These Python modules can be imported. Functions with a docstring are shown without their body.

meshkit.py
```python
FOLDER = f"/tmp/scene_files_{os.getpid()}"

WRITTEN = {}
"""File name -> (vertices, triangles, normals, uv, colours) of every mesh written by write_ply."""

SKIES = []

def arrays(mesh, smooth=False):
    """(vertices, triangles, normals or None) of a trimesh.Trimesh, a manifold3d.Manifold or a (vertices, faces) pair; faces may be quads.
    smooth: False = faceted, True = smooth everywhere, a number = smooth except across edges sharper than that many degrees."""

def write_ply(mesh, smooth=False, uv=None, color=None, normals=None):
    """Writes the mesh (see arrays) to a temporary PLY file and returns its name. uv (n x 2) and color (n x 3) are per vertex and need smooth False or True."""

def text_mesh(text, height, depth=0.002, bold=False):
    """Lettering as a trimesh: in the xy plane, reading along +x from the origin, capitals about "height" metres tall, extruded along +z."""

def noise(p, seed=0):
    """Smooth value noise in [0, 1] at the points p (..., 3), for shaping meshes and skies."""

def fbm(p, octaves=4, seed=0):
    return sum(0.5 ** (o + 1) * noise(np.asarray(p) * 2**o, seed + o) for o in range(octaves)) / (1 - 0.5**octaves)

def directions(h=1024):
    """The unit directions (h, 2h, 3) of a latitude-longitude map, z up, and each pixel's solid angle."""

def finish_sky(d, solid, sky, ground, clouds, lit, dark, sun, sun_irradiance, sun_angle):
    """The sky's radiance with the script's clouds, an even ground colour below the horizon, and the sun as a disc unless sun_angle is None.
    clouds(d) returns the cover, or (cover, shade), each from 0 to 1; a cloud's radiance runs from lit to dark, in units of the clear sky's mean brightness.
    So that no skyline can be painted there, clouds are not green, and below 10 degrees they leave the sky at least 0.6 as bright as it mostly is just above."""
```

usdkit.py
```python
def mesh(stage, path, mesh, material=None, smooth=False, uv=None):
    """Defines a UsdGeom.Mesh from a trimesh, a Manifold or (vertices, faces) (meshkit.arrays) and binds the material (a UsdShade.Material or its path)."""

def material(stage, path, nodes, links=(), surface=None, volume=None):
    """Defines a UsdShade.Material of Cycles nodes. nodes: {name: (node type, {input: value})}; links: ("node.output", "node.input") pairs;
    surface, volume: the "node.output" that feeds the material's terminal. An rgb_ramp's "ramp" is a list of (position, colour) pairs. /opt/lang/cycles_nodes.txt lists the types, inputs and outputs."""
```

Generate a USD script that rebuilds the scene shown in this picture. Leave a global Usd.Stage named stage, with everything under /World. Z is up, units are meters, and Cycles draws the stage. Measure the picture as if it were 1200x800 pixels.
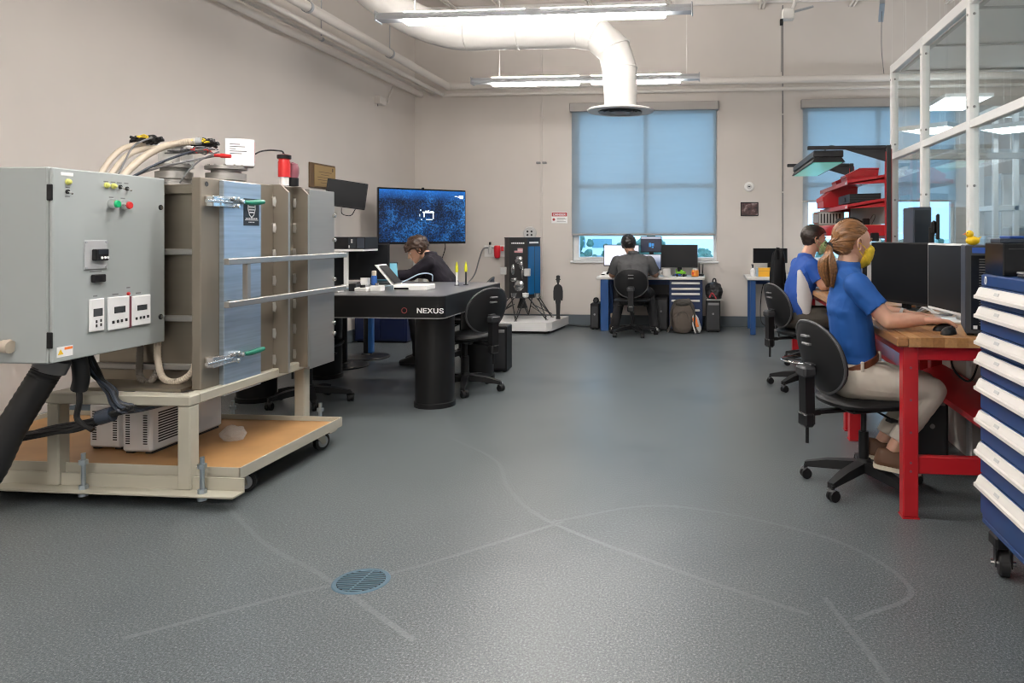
import math, random
import numpy as np, trimesh, usdkit, meshkit
import manifold3d as m3
from manifold3d import Manifold
from shapely.geometry import Polygon, Point, box as sbox
from pxr import Usd, UsdGeom, UsdShade, UsdLux, Gf, Sdf

stage = Usd.Stage.CreateInMemory()
UsdGeom.SetStageUpAxis(stage, 'Z')
UsdGeom.SetStageMetersPerUnit(stage, 1.0)
UsdGeom.Xform.Define(stage, '/World')
rng = random.Random(7)
PI = math.pi

# ---------------------------------------------------------------- camera, sky, exposure
F_PX, CX, CY, YAW = 870.0, 746.0, 274.0, 5.5
cam = UsdGeom.Camera.Define(stage, '/World/camera')
cam.CreateHorizontalApertureAttr(36.0)
cam.CreateVerticalApertureAttr(24.0)
cam.CreateFocalLengthAttr(36.0 * F_PX / 1200)
cam.CreateHorizontalApertureOffsetAttr((600 - CX) * 36.0 / 1200)
cam.CreateVerticalApertureOffsetAttr((CY - 400) * 36.0 / 1200)
cam.AddTranslateOp().Set(Gf.Vec3d(0, 0, 1.32))
cam.AddRotateXYZOp().Set(Gf.Vec3f(90, 0, YAW))
cam.CreateClippingRangeAttr(Gf.Vec2f(0.05, 2000))
cam.CreateExposureAttr(0.0)
dome = UsdLux.DomeLight.Define(stage, '/World/sky')
dome.CreateIntensityAttr(1.0)
dome.CreateColorAttr(Gf.Vec3f(0.36, 0.66, 0.98))
sun = UsdLux.DistantLight.Define(stage, '/World/sun')     # stands behind the building: lights the view outside, not the room
sun.CreateIntensityAttr(7.0); sun.CreateAngleAttr(0.53); sun.CreateColorAttr(Gf.Vec3f(1.0, 0.97, 0.92)); sun.AddRotateXYZOp().Set(Gf.Vec3f(38, 0, 12))
LAMP = 95.0          # emission of the fluorescent lenses
PANEL = 6.0          # emission of the glass room's ceiling panels

# ---------------------------------------------------------------- materials
_mats = {}
def mat(name, col, rough=0.5, metal=0.0, spec=0.5, emit=None, estr=0.0, bump=None, var=None, trans=0.0, coat=0.0, aniso=None):
    """plain principled; bump=(scale, strength); var=(scale, amount) tone variation; aniso = brushed streaks along z/x/y"""
    path = '/World/Looks/' + name
    nodes = {'p': ('principled_bsdf', {'base_color': col, 'roughness': rough, 'metallic': metal, 'specular_ior_level': spec, 'transmission_weight': trans, 'coat_weight': coat})}
    links = []
    if emit is not None:
        nodes['p'][1]['emission_color'] = emit
        nodes['p'][1]['emission_strength'] = estr
    if var or bump or aniso:
        nodes['tc'] = ('texture_coordinate', {})
    if var:
        nodes['n'] = ('noise_texture', {'scale': var[0], 'detail': 4.0})
        a = var[1]
        nodes['r'] = ('rgb_ramp', {'ramp': [(0.3, tuple(c * (1 - a) for c in col)), (0.7, tuple(min(1, c * (1 + a)) for c in col))]})
        links += [('tc.object', 'n.vector'), ('n.fac', 'r.fac'), ('r.color', 'p.base_color')]
    if bump:
        nodes['bn'] = ('noise_texture', {'scale': bump[0], 'detail': 3.0})
        nodes['b'] = ('bump', {'strength': bump[1], 'distance': 0.002})
        links += [('tc.object', 'bn.vector'), ('bn.fac', 'b.height'), ('b.normal', 'p.normal')]
    if aniso:
        nodes['am'] = ('mapping', {'scale': aniso})
        nodes['an'] = ('noise_texture', {'scale': 1.0, 'detail': 5.0})
        nodes['ar'] = ('map_range', {'from_min': 0.3, 'from_max': 0.7, 'to_min': max(0.05, rough - 0.015), 'to_max': rough + 0.02})
        nodes['ac'] = ('rgb_ramp', {'ramp': [(0.3, tuple(c * 0.97 for c in col)), (0.7, tuple(min(1, c * 1.03) for c in col))]})
        links += [('tc.object', 'am.vector'), ('am.vector', 'an.vector'), ('an.fac', 'ar.value'), ('ar.result', 'p.roughness'), ('an.fac', 'ac.fac'), ('ac.color', 'p.base_color')]
    _mats[name] = usdkit.material(stage, path, nodes, links, surface='p.BSDF')
    return _mats[name]

def glass_mat(name, tint=(1, 1, 1), ior=1.5, gain=1.0):
    _mats[name] = usdkit.material(stage, '/World/Looks/' + name, {
        't': ('transparent_bsdf', {'color': tint}), 'g': ('glossy_bsdf', {'roughness': 0.0, 'color': (1, 1, 1)}),
        'ge': ('geometry', {}), 'io': ('mix_float', {'a': ior, 'b': 1.0 / ior, 'use_clamp': True}), 'f': ('fresnel', {}), 'm': ('mix_closure', {})},
        [('ge.backfacing', 'io.fac'), ('io.result', 'f.IOR'), ('f.fac', 'm.fac'), ('t.BSDF', 'm.closure1'), ('g.BSDF', 'm.closure2')], surface='m.closure')
    return _mats[name]

# ---------------------------------------------------------------- mesh helpers
def cat(*ms):
    out = []
    for m in ms:
        if isinstance(m, (list, tuple)): out += list(m)
        else: out.append(m)
    out = [tm(m) for m in out if m is not None]
    return trimesh.util.concatenate(out)
def tm(m):
    if isinstance(m, Manifold):
        a = m.to_mesh()
        return trimesh.Trimesh(np.array(a.vert_properties[:, :3], float), np.array(a.tri_verts, int), process=False)
    return m
def hull_pts(p):
    return tm(Manifold.hull_points(np.asarray(p, np.float64)))
def bb(x0, x1, y0, y1, z0, z1, b=0.0):
    """box with chamfered edges"""
    b = min(b, (x1 - x0) * .45, (y1 - y0) * .45, (z1 - z0) * .45)
    if b <= 0:
        m = trimesh.creation.box((x1 - x0, y1 - y0, z1 - z0)); m.apply_translation(((x0 + x1) / 2, (y0 + y1) / 2, (z0 + z1) / 2)); return m
    p = []
    for X, sx in ((x0, 1), (x1, -1)):
        for Y, sy in ((y0, 1), (y1, -1)):
            for Z, sz in ((z0, 1), (z1, -1)):
                p += [(X + sx * b, Y + sy * b, Z), (X + sx * b, Y, Z + sz * b), (X, Y + sy * b, Z + sz * b)]
    return hull_pts(p)
def bx(c, s, b=0.0):
    return bb(c[0] - s[0] / 2, c[0] + s[0] / 2, c[1] - s[1] / 2, c[1] + s[1] / 2, c[2] - s[2] / 2, c[2] + s[2] / 2, b)
def frame_of(d):
    d = np.asarray(d, float); d = d / np.linalg.norm(d)
    u = np.cross(d, (0, 0, 1.0) if abs(d[2]) < .95 else (1.0, 0, 0)); u /= np.linalg.norm(u)
    return u, np.cross(d, u), d
def cyl(p0, p1, r, r2=None, n=20):
    p0, p1 = np.asarray(p0, float), np.asarray(p1, float); r2 = r if r2 is None else r2
    u, v, d = frame_of(p1 - p0); a = np.arange(n) * 2 * PI / n
    ring = np.cos(a)[:, None] * u + np.sin(a)[:, None] * v
    return hull_pts(np.vstack([p0 + ring * r, p1 + ring * max(r2, 1e-4)]))
def spline(pts, k=8):
    P = np.asarray(pts, float)
    if len(P) < 3: return P
    P = np.vstack([2 * P[0] - P[1], P, 2 * P[-1] - P[-2]]); out = []
    for i in range(1, len(P) - 2):
        a, b, c, d = P[i - 1:i + 3]
        for t in np.arange(k) / k:
            out.append(.5 * (2 * b + (c - a) * t + (2 * a - 5 * b + 4 * c - d) * t * t + (3 * b - a - 3 * c + d) * t ** 3))
    out.append(P[-2]); return np.array(out)
def tube(pts, r, n=8, k=8, rib=0.0):
    """round sweep through the points (Catmull-Rom when k > 1); r may be a list; rib = corrugation depth"""
    rr = np.atleast_1d(np.asarray(r, float))
    P = spline(pts, k) if k > 1 else np.asarray(pts, float)
    R = np.interp(np.linspace(0, 1, len(P)), np.linspace(0, 1, len(rr)), rr) if len(rr) > 1 else np.full(len(P), rr[0])
    if rib: R = R * (1 + rib * np.where(np.arange(len(P)) % 2, 1, -1))
    T = np.gradient(P, axis=0); T /= np.maximum(np.linalg.norm(T, axis=1, keepdims=True), 1e-9)
    u, v, _ = frame_of(T[0]); a = np.arange(n) * 2 * PI / n; rings = []
    for i in range(len(P)):
        u = u - T[i] * (u @ T[i]); u /= np.linalg.norm(u); w = np.cross(T[i], u)
        rings.append(P[i] + R[i] * (np.cos(a)[:, None] * u + np.sin(a)[:, None] * w))
    V = np.vstack(rings + [P[:1], P[-1:]]); Fc = []; L = len(P)
    for i in range(L - 1):
        for j in range(n):
            q = (j + 1) % n; A, B, C, D = i * n + j, i * n + q, (i + 1) * n + q, (i + 1) * n + j
            Fc += [(A, B, C), (A, C, D)]
    for j in range(n):
        q = (j + 1) % n
        Fc += [(L * n, q, j), (L * n + 1, (L - 1) * n + j, (L - 1) * n + q)]
    return trimesh.Trimesh(V, Fc, process=False)
def lathe(prof, n=24, c=(0, 0, 0), d=(0, 0, 1)):
    """profile [(r, h)] turned about the axis d through c; open ends on the axis"""
    u, v, w = frame_of(d); c = np.asarray(c, float); a = np.arange(n) * 2 * PI / n
    ring = np.cos(a)[:, None] * u + np.sin(a)[:, None] * v
    V = np.vstack([c + ring * max(r, 1e-5) + w * h for r, h in prof]); Fc = []
    for i in range(len(prof) - 1):
        for j in range(n):
            q = (j + 1) % n; A, B, C, D = i * n + j, i * n + q, (i + 1) * n + q, (i + 1) * n + j
            Fc += [(A, B, C), (A, C, D)]
    m = trimesh.Trimesh(V, Fc, process=False)
    return m
def ext(poly, h, plane='xy', at=0.0):
    """polygon extruded: 'xy' up z, 'xz' along +y, 'yz' along +x, starting at 'at'"""
    if not hasattr(poly, 'exterior'): poly = Polygon(poly)
    m = trimesh.creation.extrude_polygon(poly, h, engine='earcut')
    v = np.array(m.vertices)
    if plane == 'xy': w = v + [0, 0, at]; f = m.faces
    elif plane == 'xz': w = np.stack([v[:, 0], v[:, 2] + at, v[:, 1]], 1); f = m.faces[:, ::-1]
    else: w = np.stack([v[:, 2] + at, v[:, 0], v[:, 1]], 1); f = m.faces
    return trimesh.Trimesh(w, f, process=False)
def disc(c, r, h, d=(0, 0, 1), n=24, b=0.0):
    """short cylinder from c along d; b rounds its far rim"""
    c, d = np.asarray(c, float), np.asarray(d, float) / np.linalg.norm(d)
    if not b: return cyl(c, c + d * h, r, n=n)
    u, v, w = frame_of(d); a = np.arange(n) * 2 * PI / n; ring = np.cos(a)[:, None] * u + np.sin(a)[:, None] * v
    return hull_pts(np.vstack([c + ring * r, c + d * (h - b) + ring * r, c + d * h + ring * (r - b)]))
def move(m, loc=(0, 0, 0), rz=0.0, rx=0.0, ry=0.0, s=1.0):
    m = tm(m).copy(); v = np.array(m.vertices) * s
    for ang, (i, j) in ((rx, (1, 2)), (ry, (2, 0)), (rz, (0, 1))):
        if ang:
            c_, s_ = math.cos(ang), math.sin(ang); a, b = v[:, i].copy(), v[:, j].copy()
            v[:, i], v[:, j] = a * c_ - b * s_, a * s_ + b * c_
    m.vertices = v + np.asarray(loc, float); return m
def text(t, h, c, right, up, depth=.0015, bold=True, width=None):
    """lettering centred at c, reading along right, standing along up; facing right x up"""
    m = meshkit.text_mesh(t, h, depth, bold); v = np.array(m.vertices)
    mid = (v.max(0) + v.min(0)) / 2; v -= [mid[0], mid[1], 0]
    if width: v[:, 0] *= width / (v[:, 0].max() - v[:, 0].min())
    r, u = np.asarray(right, float), np.asarray(up, float); r /= np.linalg.norm(r); u /= np.linalg.norm(u); n = np.cross(r, u)
    return trimesh.Trimesh(np.asarray(c, float) + v[:, :1] * r + v[:, 1:2] * u + v[:, 2:] * n, m.faces, process=False)

# ---------------------------------------------------------------- scene helpers
_used = {}
def _path(parent, name):
    k = (parent, name); n = _used.get(k, 0); _used[k] = n + 1
    return f'{parent}/{name}' + (f'_{n:03d}' if n else '')
def tag(prim, label=None, cat_=None, group=None, kind=None):
    for k, v in (('label', label), ('category', cat_), ('group', group), ('kind', kind)):
        if v: prim.SetCustomDataByKey(k, v)
    return prim
class Thing:
    def __init__(s, name, label, cat_, loc=(0, 0, 0), rz=0.0, group=None, kind=None):
        s.path = _path('/World', name); s.loc = np.asarray(loc, float); s.rz = rz
        x = UsdGeom.Xform.Define(stage, s.path); s.t = x.AddTranslateOp(); s.t.Set(Gf.Vec3d(*map(float, loc)))
        s.r = x.AddRotateZOp(); s.r.Set(float(math.degrees(rz)))
        s.prim = x.GetPrim(); tag(s.prim, label, cat_, group, kind)
    def part(s, name, m, mt, label=None, parent=None, smooth=30, kind=None, local=False):
        """mesh in world metres (local=True: in the thing's own frame); parent = path of the part it belongs to"""
        m = tm(m)
        v = np.array(m.vertices)
        if not local:
            v = v - s.loc
            if s.rz:
                c_, s_ = math.cos(-s.rz), math.sin(-s.rz); v = np.stack([v[:, 0] * c_ - v[:, 1] * s_, v[:, 0] * s_ + v[:, 1] * c_, v[:, 2]], 1)
        p = _path(parent or s.path, name)
        g = usdkit.mesh(stage, p, trimesh.Trimesh(v, m.faces, process=False), _mats[mt], smooth=smooth)
        tag(g.GetPrim(), label, None, None, kind); return p
    def place(s, loc, rz):
        s.t.Set(Gf.Vec3d(*map(float, loc))); s.r.Set(float(math.degrees(rz))); s.loc = np.asarray(loc, float); s.rz = rz
    def copy(s, loc, rz, label, name=None, cat_=None, group=None):
        d = s.prim.GetCustomData()
        o = Thing(name or s.path.split('/')[-1], label, cat_ or d['category'], loc, rz, group or d.get('group'))
        o.prim.GetReferences().AddInternalReference(s.prim.GetPath()); o.prim.SetInstanceable(True); return o
def solo(name, m, mt, label=None, cat_=None, group=None, kind=None, smooth=30, at=None):
    """a top-level thing that is one mesh; its pivot is put at the middle of its base"""
    m = tm(m); v = np.array(m.vertices)
    if kind == 'structure': o = np.zeros(3)
    else: o = np.array([(v[:, 0].min() + v[:, 0].max()) / 2, (v[:, 1].min() + v[:, 1].max()) / 2, v[:, 2].min()]) if at is None else np.asarray(at, float)
    p = _path('/World', name)
    g = usdkit.mesh(stage, p, trimesh.Trimesh(v - o, m.faces, process=False), _mats[mt], smooth=smooth)
    if np.any(o): g.AddTranslateOp().Set(Gf.Vec3d(*map(float, o)))
    tag(g.GetPrim(), label, cat_, group, kind); return p
def sub(parent, name, m, mt, label=None, smooth=30, kind=None):
    """a piece of a structure that stands at the origin"""
    p = _path(parent, name); g = usdkit.mesh(stage, p, tm(m), _mats[mt], smooth=smooth); tag(g.GetPrim(), label, None, None, kind); return p
# ================================================================ materials of the place
mat('wall_paint', (0.60, 0.555, 0.515), 0.65, var=(1.2, 0.03), bump=(160, .05))
mat('wall_paint_side', (0.60, 0.555, 0.515), 0.65, var=(1.2, 0.03), bump=(160, .05))
mat('ceiling_white', (0.74, 0.70, 0.65), 0.7)
mat('white_paint', (0.72, 0.70, 0.67), 0.45)
mat('duct_white', (0.58, 0.56, 0.53), 0.5, var=(3, .04))
mat('pipe_white', (0.62, 0.58, 0.54), 0.5)
mat('base_rubber', (0.085, 0.105, 0.12), 0.5)
mat('frame_white', (0.74, 0.75, 0.75), 0.35)
mat('frame_alu', (0.80, 0.80, 0.785), 0.4, metal=0.0)
mat('cassette_grey', (0.36, 0.34, 0.32), 0.5)
mat('grey_metal', (0.38, 0.40, 0.42), 0.4, metal=.3)
mat('black_plastic', (0.009, 0.009, 0.010), 0.45, spec=.3)
mat('black_gloss', (0.008, 0.009, 0.011), 0.16)
mat('black_metal', (0.009, 0.009, 0.010), 0.4, spec=.35)
mat('screen_black', (0.005, 0.006, 0.008), 0.28, spec=.3)
mat('dark_grey', (0.032, 0.033, 0.036), 0.5, spec=.35)
mat('mid_grey', (0.22, 0.22, 0.22), 0.5)
mat('light_grey', (0.50, 0.50, 0.49), 0.45)
mat('white_plastic', (0.78, 0.77, 0.75), 0.4)
mat('chrome', (0.75, 0.75, 0.74), 0.18, metal=1.0)
mat('zinc', (0.45, 0.52, 0.58), 0.35, metal=1.0)
mat('steel', (0.56, 0.52, 0.46), 0.36, metal=1.0, aniso=(2, 60, 2))
glass_mat('window_glass', (0.95, 0.985, 0.99), 1.4)
glass_mat('partition_glass', (0.95, 0.975, 0.975), 1.3)
usdkit.material(stage, '/World/Looks/lamp_lens', {'p': ('principled_bsdf', {'base_color': (.9, .9, .9), 'emission_color': (1.0, 0.957, 0.92), 'emission_strength': LAMP})}, [], surface='p.BSDF'); _mats['lamp_lens'] = UsdShade.Material.Get(stage, '/World/Looks/lamp_lens')
mat('up_lens', (.9, .9, .9), emit=(1.0, 0.957, 0.92), estr=LAMP * 1.5)
usdkit.material(stage, '/World/Looks/panel_lens', {'p': ('principled_bsdf', {'base_color': (.9, .9, .9), 'emission_color': (0.93, 0.97, 1.0), 'emission_strength': PANEL})}, [], surface='p.BSDF'); _mats['panel_lens'] = UsdShade.Material.Get(stage, '/World/Looks/panel_lens')
# roller shade: woven fabric, lets part of the daylight straight through
_mats['shade_fabric'] = usdkit.material(stage, '/World/Looks/shade_fabric', {
    'tc': ('texture_coordinate', {}), 'mp': ('mapping', {'scale': (1.5, 1, 14)}), 'n': ('noise_texture', {'scale': 1.0, 'detail': 3.0}),
    'cr': ('rgb_ramp', {'ramp': [(0.3, (0.36, 0.37, 0.37)), (0.7, (0.40, 0.41, 0.41))]}),
    'd': ('diffuse_bsdf', {}), 'tl': ('translucent_bsdf', {'color': (0.62, 0.64, 0.64)}), 'tr': ('transparent_bsdf', {'color': (0.9, 0.95, 0.97)}),
    'm1': ('mix_closure', {'fac': 0.5}), 'm2': ('mix_closure', {'fac': 0.25})},
    [('tc.object', 'mp.vector'), ('mp.vector', 'n.vector'), ('n.fac', 'cr.fac'), ('cr.color', 'd.color'), ('d.BSDF', 'm1.closure1'), ('tl.BSDF', 'm1.closure2'), ('m1.closure', 'm2.closure1'), ('tr.BSDF', 'm2.closure2')], surface='m2.closure')
# floor: blue-grey resin with fine light and dark specks, satin
_mats['floor_resin'] = usdkit.material(stage, '/World/Looks/floor_resin', {
    'tc': ('texture_coordinate', {}),
    'n1': ('noise_texture', {'scale': 125.0, 'detail': 4.0, 'roughness': 0.95}),
    'r1': ('rgb_ramp', {'ramp': [(0.34, (0.014, 0.019, 0.022)), (0.46, (0.062, 0.074, 0.080)), (0.55, (0.112, 0.128, 0.134)), (0.66, (0.34, 0.36, 0.36))]}),
    'n2': ('noise_texture', {'scale': 0.7, 'detail': 5.0}),
    'r2': ('rgb_ramp', {'ramp': [(0.35, (0.92, 0.93, 0.94)), (0.7, (1.06, 1.06, 1.05))]}),
    'mx': ('mix_color', {'blend_type': 'multiply', 'fac': 1.0, 'use_clamp': False}),
    'n3': ('noise_texture', {'scale': 60.0, 'detail': 2.0}), 'b': ('bump', {'strength': 0.12, 'distance': 0.0015}),
    'rr': ('map_range', {'from_min': 0.3, 'from_max': 0.7, 'to_min': 0.30, 'to_max': 0.42}),
    'p': ('principled_bsdf', {'specular_ior_level': 0.5})},
    [('tc.object', 'n1.vector'), ('tc.object', 'n2.vector'), ('tc.object', 'n3.vector'), ('n1.fac', 'r1.fac'), ('n2.fac', 'r2.fac'), ('r1.color', 'mx.a'), ('r2.color', 'mx.b'),
     ('mx.result', 'p.base_color'), ('n3.fac', 'b.height'), ('b.normal', 'p.normal'), ('n2.fac', 'rr.value'), ('rr.result', 'p.roughness')], surface='p.BSDF')
mat('floor_mark', (0.122, 0.138, 0.143), 0.42, var=(120, .35))

XL, YB, XR, YF, ZC = -4.33, 10.65, 6.2, -4.2, 4.95
# ---------------------------------------------------------------- shell
fl = solo('floor', bb(XL - .2, XR + .2, YF - .2, YB + .2, -0.2, 0), 'floor_resin', kind='structure')
solo('ceiling', bb(XL - .2, XR + .2, YF - .2, YB + .2, ZC, ZC + .2), 'ceiling_white', kind='structure')
WIN = [(-1.96, 0.12), (1.33, 3.41)]; WZ0, WZ1 = 0.93, 3.12
wall = sbox(XL - .2, 0, XR + .2, ZC)
for a, b in WIN: wall = wall.difference(sbox(a, WZ0, b, WZ1))
wb = solo('wall_back', ext(wall, 0.2, 'xz', YB), 'wall_paint', kind='structure')
solo('wall_left', bb(XL - .2, XL, YF, YB, 0, ZC), 'wall_paint_side', kind='structure')
solo('wall_right', bb(XR, XR + .2, YF, YB, 0, ZC), 'wall_paint_side', kind='structure')
solo('wall_front', bb(XL - .2, XR + .2, YF - .2, YF, 0, ZC), 'wall_paint_side', kind='structure')
solo('baseboard_back', cat(bb(XL, XR, YB - .012, YB, 0.0, 0.15, .004), bb(XL, XR, YB - .022, YB, 0.0, 0.012, .004)), 'base_rubber', kind='structure')
solo('baseboard_left', bb(XL, XL + .012, YF, YB - .013, 0.0, 0.15, .004), 'base_rubber', kind='structure')
solo('trim_1', bb(XL, XR, YB - .06, YB, 4.58, 4.66, .01), 'white_paint', kind='structure')
# faint wear marks on the floor
_mz = [0]
def mark(pts, w=.022):
    _mz[0] += 1
    P = spline([(x, y, 0) for x, y in pts], 10); T = np.gradient(P, axis=0); T /= np.linalg.norm(T, axis=1, keepdims=True); N = np.stack([-T[:, 1], T[:, 0], 0 * T[:, 0]], 1) * w / 2
    V = np.vstack([P + N, P - N]) + [0, 0, .0004 + .0001 * _mz[0]]; L = len(P)
    Fc = [f for i in range(L - 1) for f in ((i, i + L, i + 1), (i + 1, i + L, i + L + 1))]
    sub(fl, 'wear_mark', trimesh.Trimesh(V, Fc, process=False), 'floor_mark', smooth=False)
mark([(-2.35, 3.42), (-1.87, 2.99), (-1.5, 2.75), (-0.95, 2.33)]); mark([(-1.9, 2.25), (-1.5, 2.6), (-1.15, 2.85), (-.66, 3.36)])
mark([(-1.75, 4.75), (-1.25, 4.25), (-1.02, 3.75), (-.72, 3.35), (-.1, 2.9), (.35, 2.62)]); mark([(-2.3, 4.9), (-1.75, 4.75)])
mark([(-.72, 3.35), (-.2, 3.6), (.5, 3.3), (.75, 2.85), (.5, 2.6)]); mark([(.42, 2.75), (.52, 2.3), (.55, 1.9)])
# round floor drain
dr = Thing('floor_drain', 'round blue-grey slotted drain grate set in the floor', 'drain', (-1.313, 2.71, 0))
mat('drain_metal', (0.07, 0.125, 0.17), 0.5, metal=.3)
mat('drain_dark', (0.006, 0.009, 0.012), 0.8)
dr.part('ring', lathe([(.0885, .001), (.090, .003), (.103, .003), (.107, .0005)], 48, (-1.313, 2.71, 0)), 'drain_metal')
dr.part('pit', disc((-1.313, 2.71, 0.0002), .0895, .0008, n=40), 'drain_dark')
for k in range(11):
    o = -.078 + k * .0156; hw = math.sqrt(max(.0866 ** 2 - o * o, 0))
    dr.part('bar', move(bb(-hw, hw, o - .0036, o + .0036, .001, .003), (-1.313, 2.71, 0), 0.02), 'drain_metal')
dr.part('cross_bar', move(bb(-.0866, .0866, -.003, .003, .001, .0034), (-1.313, 2.71, 0), PI / 2 - .1), 'drain_metal')

# ---------------------------------------------------------------- windows
for i, ((a, b), zs) in enumerate(zip(WIN, (1.30, 1.765))):
    w = _path('/World', f'window_{i + 1}'); x = UsdGeom.Xform.Define(stage, w); tag(x.GetPrim(), kind='structure')
    y0, y1 = YB + .07, YB + .15; mid = (a + b) / 2 + .02
    fr = [bb(a, a + .085, y0, y1, WZ0, WZ1, .006), bb(b - .045, b, y0, y1, WZ0, WZ1, .006), bb(a + .085, b - .045, y0, y1, WZ0, WZ0 + .055, .006), bb(a + .085, b - .045, y0, y1, WZ1 - .06, WZ1, .006)]
    for f in fr: sub(w, 'window_frame', f, 'frame_white')
    sub(w, 'mullion', bb(mid - .032, mid + .032, y0, y1, WZ0 + .055, WZ1 - .06, .006) if zs > 1.5 else bb(mid - .032, mid + .032, y0, y1, 1.29, WZ1 - .06, .006), 'frame_white')
    sub(w, 'transom', bb(a + .085, b - .045, y0, y1, 1.985, 2.05, .006), 'frame_white')
    if zs < 1.5: sub(w, 'transom', bb(a + .085, b - .045, y0, y1, 1.29, 1.345, .006), 'frame_white')
    sub(w, 'pane', bb(a + .08, b - .04, y0 + .04, y0 + .046, WZ0 + .05, WZ1 - .055), 'window_glass')
    sub(w, 'sill', bb(a - .03, b + .03, YB - .035, YB + .07, WZ0 - .03, WZ0, .006), 'frame_white')
    bl = Thing('roller_shade', ['grey roller shade drawn most of the way down the left window', 'grey roller shade half down the window beside the red tool rack'][i], 'window shade', ((a + b) / 2, YB - .03, zs), group='roller shades on the back windows')
    bl.part('cassette', bb(a - .03, b + .03, YB - .10, YB - .002, WZ1 - .04, WZ1 + .085, .008), 'cassette_grey')
    bl.part('fabric', bb(a - .005, b - .012, YB - .042, YB - .040, zs + .02, WZ1 - .03), 'shade_fabric', smooth=False)
    bl.part('hem_bar', bb(a - .005, b - .012, YB - .052, YB - .030, zs, zs + .025, .004), 'cassette_grey')

# ---------------------------------------------------------------- outside
mat('grass', (0.10, 0.24, 0.19), 0.9, var=(.12, .3))
mat('concrete', (0.62, 0.66, 0.66), 0.85, var=(.2, .08))
mat('bld_white', (0.75, 0.78, 0.80), 0.7)
mat('bld_glass', (0.16, 0.30, 0.36), 0.15)
mat('leaf', (0.10, 0.19, 0.15), 0.8, var=(.6, .5))
solo('ground', bb(-400, 400, 12.5, 900, -5.2, -5.0), 'concrete', kind='structure')
solo('lawn', bb(-60, 60, 55, 84, -5.0, -4.9), 'grass', 'green lawn strip outside below the left window', 'lawn')
bu = Thing('office_building', 'white office building with bands of windows seen outside the left window', 'building', (-34, 120, -5))
bu.part('wall', bb(-55, -14, 120, 135, -5, 4.5), 'bld_white')
for k in range(3):
    for q in range(9): bu.part('window', bb(-54 + q * 4.4, -50.8 + q * 4.4, 119.8, 120.1, -3.6 + k * 2.7, -2.2 + k * 2.7), 'bld_glass')
bu.part('roof', bb(-55.6, -13.4, 119.5, 135.4, 4.5, 4.9), 'bld_white')
def tree(x, y, h, w, label, group):
    r = np.random.default_rng(int(abs(x * 13 + y * 7)))
    t = Thing('tree', label, 'tree', (x, y, -5), group=group)
    t.part('trunk', cyl((x, y, -5), (x, y, -5 + h * .5), w * .06, w * .04, 8), 'dark_grey')
    ms = []
    for k in range(26):
        c = r.normal(0, 1, 3) * (w * .17, w * .17, h * .15); m = trimesh.creation.icosphere(2, w * r.uniform(.08, .18)); v = np.array(m.vertices)
        v *= (.5 + 1.0 * meshkit.noise(v * 9.0 / w + k * 3.1, 3))[:, None]; m.vertices = v + c + (x, y, -5 + h * .68); ms.append(m)
    t.part('crown', cat(ms), 'leaf', smooth=False)
for q in range(6): tree(-31 + q * 4.6, 92 + (q * 37 % 5) * 2, 4.6 + (q * 53 % 7) * .25, 4.4, 'round green tree in the row below the white office building', 'trees below the office building')
for q in range(6): tree(-5 + q * 4.9, 96 + (q * 29 % 5) * 2, 3.3 + (q * 31 % 5) * .3, 4.6, 'green tree low outside the right end of the left window', 'trees outside the right end of the left window')
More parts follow.
